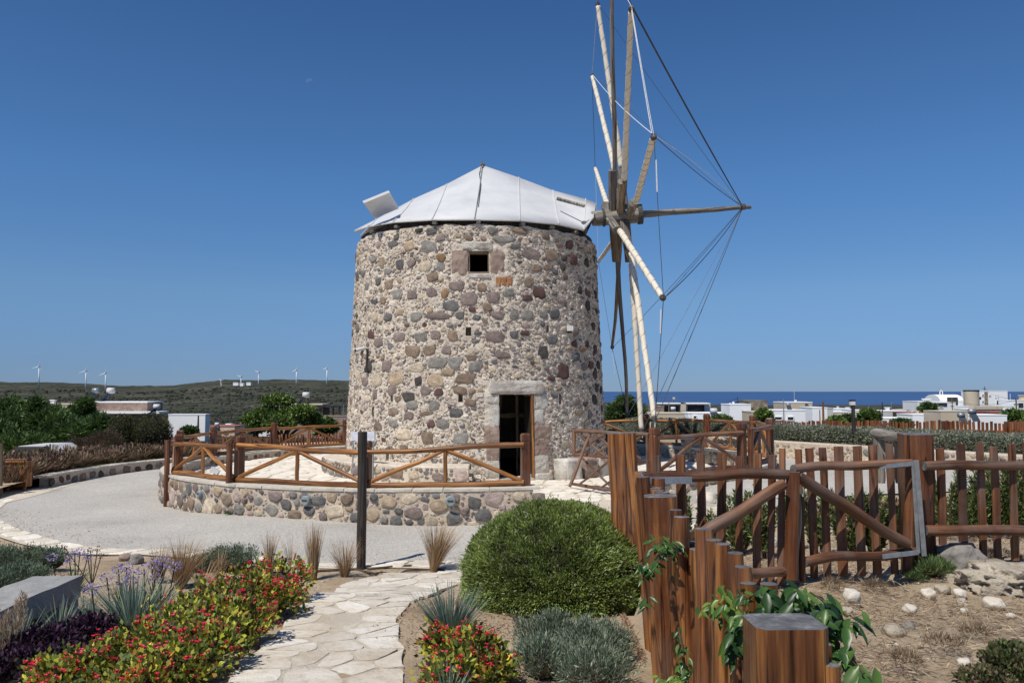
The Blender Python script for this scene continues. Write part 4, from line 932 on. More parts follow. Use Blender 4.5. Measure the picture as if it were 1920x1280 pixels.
b = MB(); b.box(tpos(f, z - .15, .06), (.09, .09, .12)); b.build('junction_box', M_['dark'], sc_)
f, z, p = on_wall(1064, 616, .08); sp_ = thing('floodlight', p, 'small white floodlight high on the shaded right side of the windmill', 'floodlight')
b = MB(); b.box(p, (.16, .14, .13)); b.build('lamp_housing', M_['white'], sp_); b = MB(); b.box(p + Vector((0, .0, -.09)), (.1, .1, .05)); b.build('bracket', M_['dark'], sp_)
p0, p1 = P(659, 809, 19.6), P(703, 826, 19.0); sg = thing('notice_board', (p0 + p1) / 2, 'pale notice board at the foot of the windmill behind the dark post', 'sign')
b = MB(); dx = (p1 - p0); q = [P(659, 826, 19.6), P(703, 826, 19.0), P(703, 809, 19.0), P(659, 809, 19.6)]; nn = Vector((-.5, -.85, 0)) * .02; b.add([v + nn for v in q] + [v - nn for v in q], [(0, 1, 2, 3), (7, 6, 5, 4), (0, 4, 5, 1), (1, 5, 6, 2), (2, 6, 7, 3), (3, 7, 4, 0)]); b.build('panel', M_['notice'], sg)
for q in (P(662, 826, 19.56), P(700, 826, 19.05)): b = MB(); b.tube([q, Vector((q.x, q.y, -.0))], .02, 6); b.build('leg', M_['grey_metal'], sg)

# ================================================================== LOG FENCE
fence = thing('log_fence', (*polar(-20, 7.7), .3), 'rustic log fence with braced panels standing round the windmill terrace', 'fence')
PX = [(985, 812, 15.0), (688, 826, 15.05), (450, 817, 16.3), (336, 814, 18.1), (338, 806, 20.8), (401, 799, 23.75), (514, 792, 26.4), (648, 787, 28.6), (780, 786, 30), (915, 786, 30.3), (1060, 786, 29.6), (1211, 776, 27), (1325, 776, 24.2), (1411, 778, 21.3), (1443, 783, 18.8), (1390, 792, 17.0), (1227, 801, 15.7)]
Pp = [P(*q) for q in PX]
for i, (p, q) in enumerate(zip(Pp, PX)):
    f = math.degrees(math.atan2(p.x - CX, -(p.y - CY))); zb = topz(f) - .02
    cap_post('post', p.x, p.y, min(zb, gz(p.x, p.y)) - .05 if i in (0,) else zb, p.z, .165, 'red', fence, rot=math.radians(f) + random.uniform(-.1, .1))
    if i in (1, 2, 3, 15):
        a = math.radians(f); o_ = Vector((math.sin(a), -math.cos(a), 0)) * (.24 if i < 10 else .2)
        g0 = p + o_; board('front_post', Vector((g0.x, g0.y, gz(g0.x, g0.y) - .05)), Vector((g0.x, g0.y, p.z - .12)), .12, .1, 'red', fence, face=o_, end='red')
NP = len(Pp)
for i in range(NP - 1):
    A, B = Pp[i], Pp[i + 1]
    if i == 9: pass
    fa = lambda p: topz(math.degrees(math.atan2(p.x - CX, -(p.y - CY))))
    dirv = (B - A); dirv.z = 0; dirv.normalize(); mat = 'honey' if i in (0, 1, 2, 10, 11, 12) else 'brown_log' if i in (3, 14, 15) else 'honey'
    outw = Vector((dirv.y, -dirv.x, 0)); 
    c_ = Vector((CX, CY, 0)); outw = outw if (A - c_).dot(outw) > 0 else -outw
    sh = outw * (.1 if i < 9 else .06)
    ta, tb = A + sh + Vector((0, 0, -.20)), B + sh + Vector((0, 0, -.20)); za, zb = fa(A) + .075, fa(B) + .075
    ba, bb_ = Vector((A.x, A.y, za)) + sh, Vector((B.x, B.y, zb)) + sh; r = .052
    ta += dirv * .03; tb -= dirv * .03; ba += dirv * .03; bb_ -= dirv * .03
    log('top_rail', ta, tb, r, r * .9, mat, fence, bend=.05, end='honey'); log('bottom_rail', ba, bb_, r * 1.05, r, mat, fence, bend=.04, end='honey')
    mt, mb = (ta + tb) / 2, (ba + bb_) / 2
    log('upright', mb + Vector((0, 0, .03)), mt - Vector((0, 0, .03)), .04, .038, mat, fence, bend=.01, end='honey')
    log('brace', ba + Vector((0, 0, .06)) + dirv * .05, mt - Vector((0, 0, .05)) - dirv * .04, .042, .04, mat, fence, bend=.02, end='honey')
    log('brace', bb_ + Vector((0, 0, .06)) - dirv * .05, mt - Vector((0, 0, .05)) + dirv * .04, .042, .04, mat, fence, bend=.02, end='honey')
# lattice gate standing open
g0, g1 = P(1218, 812, 15.8), P(1073, 805, 17.7); gt = thing('lattice_gate', (g1.x, g1.y, 0), 'rustic pole gate with crossed braces standing open beside the windmill', 'gate')
def gp(t, z): p = g0.lerp(g1, t); return Vector((p.x, p.y, z))
zt = g0.z; 
for z, r in ((g1.z - .02, .04), (.78, .034), (.12, .035)): log('rail', gp(0, z + (.0)), gp(1, z), r, r, 'brown_log', gt, bend=.03)
log('stile', gp(.98, .75), gp(.98, g1.z), .045, .04, 'brown_log', gt); log('stile', gp(.02, .05), gp(.02, g1.z), .045, .04, 'brown_log', gt)
log('strut', P(1068, 912, 16.9), P(1108, 808, 17.3), .035, .035, 'brown_log', gt, bend=.01)
for a, b2 in ((.1, .5), (.3, .7), (.55, .95)): log('lattice_bar', gp(a, .8), gp(b2, g1.z - .05), .024, .024, 'brown_log', gt, bend=.01); log('lattice_bar', gp(b2, .8), gp(a, g1.z - .05), .024, .024, 'brown_log', gt, bend=.01)
for a, b2 in ((.1, .6), (.45, .9)): log('lattice_bar', gp(a, .14), gp(b2, .76), .024, .024, 'brown_log', gt, bend=.01); log('lattice_bar', gp(b2, .14), gp(a, .76), .024, .024, 'brown_log', gt, bend=.01)
# bulkhead lamps and spot lights on the wall
for px, py, lab in ((845, 939, 'round grey bulkhead lamp on the terrace wall right of the dark post'), (574, 938, 'round grey bulkhead lamp on the terrace wall left of the dark post'), (376, 925, 'small grey bulkhead lamp near the left end of the terrace wall')):
    f = None
    a_ = (px - 960) / 1500; rr_ = 7.9; A2 = 1 + a_ * a_; B2 = -2 * (a_ * CX + CY); C2 = CX * CX + CY * CY - rr_ * rr_; d = (-B2 - math.sqrt(B2 * B2 - 4 * A2 * C2)) / (2 * A2)
    p = P(px, py, d); n_ = Vector((p.x - CX, p.y - CY, 0)).normalized(); lm = thing('wall_lamp', p, lab, 'wall lamp', 'bulkhead lamps on the terrace wall')
    s = .095 if px > 400 else .075
    b = MB(); b.tube([p - n_ * .05, p + n_ * .035, p + n_ * .06], [s, s, s * .8], 16); b.build('housing', M_['grey_metal'], lm)
    b = MB(); t = Vector((0, 0, 1)).cross(n_); b.box(p + n_ * .063 + Vector((0, 0, s * .12)), (s * 1.1, .02, s * .22), Matrix.Rotation(math.atan2(n_.x, -n_.y), 3, 'Z')); b.build('slot', M_['dark'], lm)
p = P(403, 882, 20.5); lm = thing('floodlight', p, 'small pale floodlight lying on the terrace wall behind the left fence panel', 'floodlight')
b = MB(); b.box(p, (.22, .13, .12), Matrix.Rotation(.5, 3, 'Y')); b.build('lamp_housing', M_['white'], lm); b = MB(); b.box(p - Vector((0, 0, .1)), (.06, .06, .1)); b.build('bracket', M_['grey_metal'], lm)

# ================================================================== PALISADE AND GATES
pal = thing('palisade_fence', (.85, 4.5, .5), 'palisade of upright red-brown logs running away from the viewer beside the garden', 'fence')
def zof(px, py, x=.85): d = x * F / (px - 960) * 1.0; return d, P(px, py, d)
pA = P(1165, 811, 6.45); board('corner_post', Vector((pA.x + .06, pA.y, .3)), pA, .215, .2, 'pal', pal, face=(-.1, -1, 0), rough=.02, round_=.12)
plist = [(1196, 884, 5.35, .10), (1209, 893, 5.05, .09), (1238, 929, 4.45, .165), (1268, 955, 4.1, .07), (1284, 968, 3.9, .085), (1317, 991, 3.6, .088), (1341, 1012, 3.35, .075), (1352, 1019, 3.25, .07), (1376, 1036, 3.05, .065), (1397, 1062, 2.92, .065),
         (1407, 1092, 2.85, .06), (1438, 1092, 2.72, .06), (1470, 1120, 2.62, .065), (1505, 1150, 2.5, .06), (1541, 1207, 2.34, .045), (1567, 1245, 2.22, .05), (1600, 1300, 2.1, .06)]
for k, (px, py, d, w_) in enumerate(plist):
    p = P(px, py, d); zb = .25 if k < 15 else .4; ln = .10 if k < 2 else .05 if k == 2 else .02
    if w_ > .15: board('thick_post', Vector((p.x + .05, p.y, .2)), p, w_, w_ * .95, 'pal', pal, face=(-.15, -1, 0), rough=.015, round_=.18, segs=10)
    else: log('picket', Vector((p.x + ln + random.uniform(-.01, .01), p.y, zb - .1)), p, w_ * .56, w_ * .48, 'pal', pal, bend=.03, n=9, knob=.1, rings=12)
# fill the gaps behind with thinner stakes
for y in np.arange(2.6, 5.35, .115):
    if y < 4.7: zt_ = 1.40 + random.uniform(-.03, .03)
    else: zt_ = 1.55
    log('picket', ((.885 if y < 4.7 else .95) + random.uniform(-.012, .012), y, .25), (.89, y, zt_), .05, .045, 'pal', pal, bend=.03, n=8, knob=.1)
pz = P(1473, 1168, 2.275); zt_ = P(1473, 1181, 2.2).z
fp = thing('gate_post', (.758, 2.28, .6), 'big square red-brown post with a grey weathered top, nearest to the viewer', 'post')
board('post', (.765, 2.285, .3), (.765, 2.285, zt_), .2, .16, 'pal', fp, face=(.02, -1, 0), rough=.004, round_=.14, segs=10)
pickM = 'picket'
g = thing('timber_gate', (1.98, 5.68, .8), 'left leaf of the timber field gate, pickets behind a rising diagonal log', 'gate', 'leaves of the timber field gate')
def glog(par, n_, a, c, da, dc, r, mat='brown_log'): return log(n_, P(*a, da), P(*c, dc), r, r * .95, mat, par, bend=.025, n=12, rings=10)
glog(g, 'top_rail', (1203, 897), (1487, 888), 5.15, 5.62, .036); glog(g, 'bottom_rail', (1330, 1075), (1474, 1071), 5.36, 5.6, .036)
glog(g, 'diagonal_brace', (1316, 1000), (1466, 907), 5.3, 5.56, .042)
board('stile', P(1482, 1085, 5.6), P(1487, 884, 5.6), .088, .08, 'red', g, face=(-.3, -1, 0))
log('stile', Vector((.93, 5.12, .55)), Vector((.93, 5.12, 1.6)), .05, .045, 'red', g)
for px, py, w_ in ((1232, 854, 15), (1276, 852, 18), (1314, 850, 16), (1353, 849, 17), (1386, 855, 14), (1421, 850, 16), (1448, 853, 13), (1467, 840, 12)):
    d = 5.24 + (px - 1205) / 280 * .47; board('picket', P(px + random.uniform(-4, 4), 1095, d), P(px, py, d), w_ / F * d, .035, pickM, g, face=(-.3, -1, 0), slant=random.uniform(-.1, .1), end='picket')
def strap(par, a, c, d0, d1, w_=.045, name='steel_strap'):
    p, q = P(*a, d0), P(*c, d1); return board(name, p, q, w_, .006, 'metal', par, face=(-.25, -1, .1), rough=0, end='metal')
strap(g, (1208, 901), (1297, 900), 5.09, 5.24)
g2 = thing('timber_gate', (2.6, 5.95, .8), 'right leaf of the timber field gate, pickets behind a falling diagonal log', 'gate', 'leaves of the timber field gate')
glog(g2, 'top_rail', (1487, 879), (1708, 867), 5.62, 6.1, .034); glog(g2, 'bottom_rail', (1508, 1052), (1718, 1032), 5.7, 6.12, .036)
glog(g2, 'diagonal_brace', (1494, 893), (1700, 1020), 5.64, 6.05, .043)
board('stile', P(1702, 1075, 6.14), P(1706, 868, 6.14), .075, .075, 'red', g2, face=(-.3, -1, 0)); log('stile', P(1494, 1090, 5.66), P(1497, 925, 5.66), .018, .018, 'grey_wood', g2, n=8)
log('stile', P(1505, 1088, 5.7), P(1500, 930, 5.7), .025, .025, 'red', g2, n=8)
for px, py, w_ in ((1497, 842, 11), (1518, 840, 15), (1542, 839, 14), (1572, 837, 17), (1607, 836, 15), (1636, 834, 15), (1667, 831, 13)):
    d = 5.78 + (px - 1490) / 220 * .47; board('picket', P(px + (9 if px < 1640 else 11), 1084 - (px - 1490) * .05, d), P(px, py, d), w_ / F * d, .033, pickM, g2, face=(-.3, -1, 0), slant=random.uniform(-.1, .1), end='picket')
strap(g2, (1712, 865), (1722, 1036), 6.02, 6.08, .028); strap(g2, (1718, 862), (1733, 1042), 6.0, 6.06, .035); strap(g2, (1648, 875), (1712, 869), 5.93, 6.03, .03); strap(g2, (1655, 1043), (1722, 1035), 5.92, 6.05, .035)
rope(P(1490, 922, 5.6), P(1505, 930, 5.62), -.04, .006, 'white_rope', g2)
gp2 = thing('gate_post', (3.17, 6.2, .7), 'thick flat-topped red-brown gate post at the right end of the double gate', 'post')
pG = P(1716, 813, 6.25); board('post', P(1722, 1085, 6.3), pG, .215, .2, 'red', gp2, face=(-.1, -1, 0), rough=.02, round_=.12)
rfz = thing('picket_fence', (4.2, 6.3, .75), 'picket fence with two thick log rails right of the double gate', 'fence')
log('top_rail', P(1733, 873, 6.12), P(1990, 871, 6.25), .036, .036, 'brown_log', rfz, bend=.02, n=12); log('bottom_rail', P(1735, 993, 6.1), P(1990, 995, 6.2), .04, .04, 'brown_log', rfz, bend=.02, n=12)
for px, py, w_ in ((1762, 840, 14), (1801, 832, 14), (1837, 829, 14), (1864, 837, 14), (1897, 832, 13), (1925, 830, 14), (1955, 832, 14)):
    d = 6.25; board('picket', P(px + 7, 1050, d), P(px, py, d), w_ / F * d, .033, pickM, rfz, face=(0, -1, 0), slant=random.uniform(-.15, .15), end='picket')
# dark post by the road, bollard lamp, rustic bench, litter bin
gd = G(677, 1066); dp = thing('dark_post', gd, 'tall narrow blackened timber post standing at the road edge in the dry grass', 'post')
pt = P(680, 809, gd.y); board('shaft', gd - Vector((0, 0, .1)), pt, .118, .11, 'dark_wood', dp, rough=.004, segs=12)
b = MB(); b.box(P(677, 1022, gd.y) + Vector((.0, -.06, 0)), (.018, .02, .5)); b.build('groove_shade', M_['dark'], dp)  # dark strip laid on the post in place of a recess's shade
p = P(1599, 760, 20.8); lb = thing('bollard_lamp', (p.x, p.y, .7), 'dark bollard lamp with a pale square head rising from the grey hedge', 'lamp')
board('shaft', P(1601, 815, 20.8), P(1599, 759, 20.8), .085, .085, 'dark_wood', lb); b = MB(); b.box(P(1598, 755.5, 20.8), (.115, .11, .1)); b.build('lamp_head', M_['white'], lb)
b = MB(); b.box(P(1598, 750.5, 20.8), (.13, .12, .035)); b.build('cap', M_['dark_wood'], lb)
tb = thing('rustic_bench', (3.9, 9.0, .6), 'weathered log bench partly hidden behind the thick gate post', 'bench')
log('seat', P(1638, 812, 9.0), P(1705, 824, 8.4), .055, .06, 'grey_wood', tb, bend=.03); log('leg', P(1650, 905, 8.9), P(1650, 822, 8.9), .05, .07, 'grey_wood', tb); log('leg', P(1690, 905, 8.6), P(1686, 826, 8.6), .05, .07, 'dark_wood', tb)
log('brace', P(1665, 865, 8.85), P(1648, 824, 8.9), .03, .03, 'grey_wood', tb)
gb = G(41, 919); bn = thing('litter_bin', gb, 'slatted brown wooden litter bin beside the low wall at the left edge', 'bin')
s = gb.y / F; W_ = 36 * s; H_ = 58 * s
for k in range(5): board('slat', gb + Vector((-W_ / 2 + W_ * (k + .5) / 5, -W_ / 2, .12)), gb + Vector((-W_ / 2 + W_ * (k + .5) / 5, -W_ / 2, H_ - .04)), W_ / 5 - .012, .025, 'tan_wood' if False else 'honey', bn, end='honey')
for k in range(5): board('slat', gb + Vector((W_ / 2, -W_ / 2 + W_ * (k + .5) / 10, .12)), gb + Vector((W_ / 2, -W_ / 2 + W_ * (k + .5) / 10, H_ - .04)), W_ / 10 - .006, .025, 'honey', bn, face=(1, 0, 0), end='honey')
for z, h_ in ((H_ - .03, .1), (.16, .1)): board('frame_rail', gb + Vector((-W_ / 2 - .02, -W_ / 2 - .03, z)), gb + Vector((W_ / 2 + .02, -W_ / 2 - .03, z)), h_, .03, 'honey', bn, end='honey')
for sx in (-1, 1): board('leg', gb + Vector((sx * (W_ / 2 - .04), -W_ / 2, -.05)), gb + Vector((sx * (W_ / 2 - .04), -W_ / 2, .2)), .07, .07, 'honey', bn, end='honey')
b = MB(); b.box(gb + Vector((0, -W_ * .25, H_ / 2 + .05)), (W_ * .9, W_ * .42, H_ - .12)); b.build('liner', M_['dark'], bn)
g5 = G(3, 930); ep = thing('wooden_post', g5, 'brown wooden post cut by the left edge of the picture beside the litter bin', 'post'); board('shaft', g5 - Vector((.05, 0, .1)), P(-1, 832, g5.y), .12, .12, 'tan_wood', ep)

# low planted wall at the left and its bed
wallL = thing('low_wall', (*polar(-95, 11), -.4), 'low pale stone wall with dark stones edging the planted bed left of the road', 'wall')
rL = lambda f: float(np.interp(f, [-175, -125, -107, -70], [10.2, 10.3, 10.9, 11.2])); tL = lambda f: -.1
ring_wall('w', -175, -83.5, lambda f: rL(f) + .3, .3, tL, gz).build('masonry', M_['mortar2'], wallL)
dress_wall(wallL, -125, -84.5, rL, tL, gz, [(22, .25, .36, .6, .8, .05), (24, .18, .24, .7, 1, .05)], inward=True, rub=False, cols=['maroon', 'dgray', 'brown', 'mauve', 'dark'], thick=.045)
coping(wallL, -175, -83.5, lambda f: rL(f) - .0, lambda f: rL(f) + .3, tL, 4, th_=.03)
V = []
for f in range(-175, -60, 4):
    for r in (rL(f) + .28, rL(f) + 2, rL(f) + 5, rL(f) + 9):
        x, y = polar(f, r); V.append((x, y, -.16 - .02 * (r - rL(f))))
n4 = len(V) // 4; link('planting_bed', npmesh('planting_bed', V, [(i * 4 + j, i * 4 + j + 1, (i + 1) * 4 + j + 1, (i + 1) * 4 + j) for i in range(n4 - 1) for j in range(3)], smooth=True), M_['soil'], kind='structure')
_a = resamp([G(-60, 962), G(0, 947), G(60, 932), G(150, 905)], 14); _b = resamp([G(-60, 936), G(0, 925), G(55, 917), G(140, 902)], 14); V = []
for i in range(14):
    for q in np.linspace(0, 1, 7): p = _a[i] * (1 - q) + _b[i] * q; V.append((p[0], p[1], gz(p[0], p[1]) + .022))
link('side_paving', npmesh('side_paving', V, [(i * 7 + j, (i + 1) * 7 + j, (i + 1) * 7 + j + 1, i * 7 + j + 1) for i in range(13) for j in range(6)]), M_['path'], kind='structure')
# hedge bed wall right
HW = [(5.3, 25.2), (7.05, 21.9), (8.75, 19.6), (10.4, 17.4), (11.8, 15.2), (13, 13)]
hwall = thing('low_wall', (8.75, 19.5, .4), 'pale low stone wall edging the grey-green hedge right of the terrace', 'wall')
def curve2(pts, n): 
    L = [0]
    for a, c in zip(pts, pts[1:]): L.append(L[-1] + math.dist(a, c))
    return [(np.interp(t, L, [p[0] for p in pts]), np.interp(t, L, [p[1] for p in pts])) for t in np.linspace(0, L[-1], n)], L[-1]
hc, hL = curve2(HW, 50); b = MB(); V = []
def htop(t): return .80 + .0 * t
for i, (x, y) in enumerate(hc):
    x2, y2 = hc[min(i + 1, 49)]; x1, y1 = hc[max(i - 1, 0)]; tx_, ty_ = x2 - x1, y2 - y1; L = math.hypot(tx_, ty_); nx, ny = -ty_ / L, tx_ / L
    if nx > 0: nx, ny = -nx, -ny           # towards the road: left
    zt_ = htop(i / 49)
    for o_, z in ((0, gz(x, y) - .2), (0, zt_ - .02), (-.02, zt_), (-.35, zt_), (-.35, gz(x, y) - .2)): V.append((x + nx * o_, y + ny * o_, z))
b.add(V, [(i * 5 + j, i * 5 + j + 1, (i + 1) * 5 + j + 1, (i + 1) * 5 + j) for i in range(49) for j in range(4)]); b.build('masonry', M_['mortar2'], hwall)
def hfr(s, z):
    t = s / hL * 49; i = min(int(t), 48); x = hc[i][0] + (hc[i + 1][0] - hc[i][0]) * (t - i); y = hc[i][1] + (hc[i + 1][1] - hc[i][1]) * (t - i); tx_, ty_ = hc[i + 1][0] - hc[i][0], hc[i + 1][1] - hc[i][1]; L = math.hypot(tx_, ty_)
    n_ = (ty_ / L, -tx_ / L, 0); 
    if n_[0] > 0: n_ = (-n_[0], -n_[1], 0)
    t_ = (-n_[1], n_[0], 0); t_ = (Vector((0, 0, 1)).cross(Vector(n_)))[:]
    return (x, y, gz(x, y) + z), t_, (0, 0, 1), n_
it = pack(hL, .5, [(70, .2, .34, .5, .8, .02), (140, .08, .15, .6, 1, .01)], lambda s, z, a, b_: z + b_ > htop(0) - gz(*hfr(s, 0)[0][:2]) - .03)
for s, z, w_, h_ in [i for i in it if i[2] > .18]: p, t, u, n_ = hfr(s, z); put_stone(hwall, p, t, u, n_, w_, h_, .04, random.uniform(-.2, .2), COL[random.choice(['cream', 'tan', 'pink', 'mauve', 'gray', 'cream'])])
sm_ = [i for i in it if i[2] <= .18]; link('small_stones', rubble_mesh('small_stones', sm_, hfr, palette([COL['tan'], COL['cream'], COL['pink'], COL['cream']], len(sm_))), M_['rubble'], hwall, kind='stuff')


# ================================================================== ROCKS AND LITTER
def rock(name, loc, r, mat, label, sd, amp=.25, fr=1.3, src=ICO3, group=None, pits=0.0, flat=.0):
    V = []
    for v in src[0]:
        q = 1 + amp * noise.noise(v * fr + Vector((sd, 0, 0))) + amp * .45 * noise.noise(v * fr * 2.7 + Vector((sd, 5, 0)))
        if pits: q -= pits * max(0, noise.noise(v * 6 + Vector((sd, 9, 0)))) + pits * .5 * abs(noise.noise(v * 14 + Vector((sd, 9, 0))))
        c = v * q; c.x = max(-.93, min(.93, c.x)); c.z = min(c.z, .85); V.append(Vector((c.x * r[0], c.y * r[1], c.z * r[2])))
    b = MB(); b.add(V, src[1]); o = b.build(name, M_[mat], None, smooth=True, M=Matrix.Translation(Vector(loc)) @ Matrix.Rotation(sd * 2.1, 4, 'Z')); return tag(o, label, 'rock', group)
def rock_px(px, py, w_, h_, mat, label, sd, **k):
    g_ = G(px, py); s_ = g_.y / F; return rock('rock', g_ + Vector((0, w_ * s_ * .25, h_ * s_ * .25)), (w_ * s_ / 2, w_ * s_ * .4, h_ * s_ * .62), mat, label, sd, **k)
rock_px(1816, 1088, 100, 80, 'rock_grey', 'smooth rounded grey boulder under the picket fence right of the gate post', 3, src=ICO4, amp=.3)
rock_px(1905, 1118, 170, 62, 'rock', 'big rough pitted pale rock at the right edge below the picket fence', 8, src=ICO4, amp=.6, fr=1.9, pits=.22)
rock_px(1912, 1076, 70, 26, 'rock', 'rough pale rock lying between the grey boulder and the big pitted rock', 12, src=ICO4, amp=.6, fr=2.0, pits=.2)
rock_px(1846, 1112, 64, 28, 'rock', 'broken slab of pale rock leaning on the left end of the big pitted rock', 15, src=ICO4, amp=.6, fr=2.2, pits=.15)
RK = [(1745, 1122, 34, 21, 'flag', 'small angular white stone on the dry bank below the gate post'), (1602, 1132, 38, 30, 'coping', 'pale blocky stone on the bank below the right gate leaf'),
      (1710, 1148, 27, 16, 'coping', 'small rounded tan stone in the middle of the dry bank'), (1802, 1100, 46, 26, 'rock', 'brownish stone beside the pile left of the big pitted rock'),
      (1772, 1112, 30, 18, 'rock', 'flat brown stone left of the little stone pile'), (1803, 1120, 24, 18, 'coping', 'yellowish stone in the little pile below the grey boulder'),
      (1822, 1108, 14, 18, 'coping', 'narrow upright stone in the little pile'), (1806, 1134, 20, 14, 'rock', 'lowest small stone of the little pile'), (1868, 1140, 48, 20, 'flag', 'flat pale stone below the big pitted rock'),
      (1590, 1150, 26, 12, 'rock', 'flat stone half buried below the blocky pale stone'), (1680, 1195, 44, 26, 'rock', 'half buried pale stone in the straw of the lower bank'), (1707, 1178, 24, 12, 'rock_grey', 'dark grey flat stone behind the half buried pale stone'),
      (1810, 1148, 16, 8, 'coping', 'tiny flat tan stone on the right part of the bank'), (1898, 1158, 18, 10, 'coping', 'small pale stone near the right edge of the bank'), (1812, 1248, 30, 14, 'coping', 'pale stone in the grass near the lower right corner'),
      (1440, 1030, 60, 32, 'coping', 'pale flat stone seen between the pickets of the left gate leaf'), (1330, 945, 46, 28, 'flag', 'white stone behind the left gate leaf, near the terrace'), (1360, 960, 40, 26, 'flag', 'white stone behind the left gate leaf, among the leaves'),
      (1560, 1000, 36, 20, 'flag', 'white stone behind the right gate leaf'), (1530, 990, 24, 14, 'flag', 'smaller white stone behind the right gate leaf'), (1350, 1000, 34, 20, 'coping', 'pale stone low behind the left gate leaf'),
      (232, 1050, 24, 14, 'pink', 'pinkish stone beside the road kerb behind the purple flowers'), (252, 1056, 28, 20, 'rock_grey', 'brown-grey stone beside the road kerb behind the purple flowers'), (1805, 1010, 36, 22, 'rock', 'pale stone behind the picket fence at the right')]
for i, (px, py, w_, h_, m_, lab) in enumerate(RK): rock_px(px, py, w_, h_, m_, lab, i * 1.7 + 20, amp=.35, fr=1.6)
def scatter(name, n, fn, size, cols, mat):
    V = []; Fs = []; CC = []; b0 = 0; base = np.array([v[:] for v in ICO1[0]]); cc = palette(cols, n)
    for i in range(n):
        x, y = fn(); s_ = random.uniform(*size) * random.random() ** 1.5 + size[0]; z = gz(x, y) + (.015 if name == 'loose_gravel' else 0)
        q = base * np.array([s_ * random.uniform(.7, 1.4), s_, s_ * .6]) * np.random.default_rng(i).uniform(.8, 1.2, (len(base), 1)) + np.array([x, y, z + s_ * .1])
        V.append(q); Fs += [(a + b0, c + b0, d + b0) for a, c, d in ICO1[1]]; CC += [cc[i]] * len(base); b0 += len(base)
    o = link(name, npmesh(name, np.vstack(V), Fs, np.array(CC)), M_[mat], kind='stuff'); return o
def bank(): 
    y = random.uniform(2.2, 9) ; return random.uniform(1.06, 1.25 + y * .68), y
def bed():
    while True:
        y = random.uniform(3.8, 11); x = random.uniform(-y * .68, .84)
        i = int(np.argmin([abs(y - a[1]) for a in A_])); 
        if not (A_[i][0] - .05 < x < B_[min(i, 49)][0] + .05 or (y > 9.6 and x > -2.5 and False)): return x, y
scatter('pebbles', 1500, bank, (.004, .016), [(.42, .36, .27), (.3, .25, .19), (.5, .46, .4), (.2, .17, .15)], 'rubble')
scatter('gravel', 2200, bed, (.004, .016), [(.42, .36, .27), (.3, .25, .19), (.36, .28, .2)], 'rubble')
def edge():
    f = random.uniform(-60, 15); r = Rr(f) - abs(random.gauss(0, .35)); return polar(f, r)
scatter('loose_gravel', 900, edge, (.006, .018), [(.42, .36, .27), (.5, .45, .36), (.36, .28, .2)], 'rubble')
def litter(name, n, fn, L, W, cols, up=.18, dz=.005, lab=None):
    xy = np.array([fn() for _ in range(n)]); z = gzv(xy[:, 0], xy[:, 1]); pos = np.column_stack([xy, z + dz]); nr = np.column_stack([rng.normal(0, 1, n), rng.normal(0, 1, n), np.abs(rng.normal(0, up, n))])
    return leaves(name, pos, nr, L, W, palette(cols, n, .3), M_['straw'], None, jit=.05)
def bank2():
    while True:
        x, y = bank()
        if noise.noise(Vector((x * 1.1, y * 1.1, 4))) + random.uniform(-.35, .35) > -.12: return x, y
litter('straw_litter', 30000, bank2, .07, .004, [(.28, .2, .13), (.4, .3, .2), (.52, .42, .29), (.16, .11, .075)], .25)
litter('dry_leaf_litter', 9000, bed, .03, .004, [(.3, .22, .15), (.18, .12, .08), (.42, .33, .23)], .15)
def under(): 
    a = random.uniform(0, 6.28); r = random.random() ** .5 * 1.3; return min(.82, .34 + r * math.cos(a) * 1.1), 6.0 + r * math.sin(a) * .8
litter('wood_chips', 5000, under, .03, .008, [(.34, .22, .14), (.42, .3, .2), (.24, .15, .1)], .2)

# ================================================================== GARDEN PLANTS
GREEN = [(.15, .21, .045), (.22, .28, .06), (.29, .34, .11), (.38, .42, .25)]
sc_c = (.372, 6.66, .63)
sh = thing('rounded_shrub', (.345, 6.76, .45), 'large clipped dome of dense green needle-leaved shrub beside the palisade', 'shrub')
n = 130000; u = rng.normal(0, 1, (n * 2, 3)); u /= np.linalg.norm(u, axis=1)[:, None]; u = u[u[:, 2] > -.62][:n]; n = len(u)
su = u.copy(); low_ = su[:, 2] < 0; su[low_, :2] *= ((1 - .1 * su[low_, 2] ** 2) / np.maximum(np.hypot(su[low_, 0], su[low_, 1]), .5))[:, None] * .99; su[low_, 2] *= .55; q = 1 - .12 * rng.random(n) ** 1.8; lm = 1 + .035 * nz(u, 2.2) + .035 * nz(u, 7.0) + .05 * (rng.random(n) < .03) * rng.random(n)
su[:, :2] *= np.where(su[:, 2] < 0, 1 + .0 * su[:, 2], 1)[:, None]
R_ = np.array([.765, .72, .60]); pos = np.array(sc_c) + su * R_ * (q * lm)[:, None]
keep = (pos[:, 2] > gzv(pos[:, 0], pos[:, 1]) - .0) & ((nz(u, 6.0, 11) < .28) | (rng.random(n) < .35)); pos, u, q = pos[keep], u[keep], q[keep]
nr = u + np.array([0, 0, .55]); nr[:, 2] -= .5 * (u[:, 2] < 0)
cl = palette(GREEN, len(pos), .3, [.34, .36, .2, .1]) * (.95 + .5 * nz(u, 3.0, 5) + .35 * nz(u, 9.0, 2))[:, None]
leaves('foliage', pos, nr, .036, .0105, cl, M_['leaf'], sh, jit=.5)
core('inner_twigs', sc_c, (.765, .72, .6), M_['twig'], sh, .87)
_k = rng.choice(len(pos), 420, replace=False); _p = []; _n = []
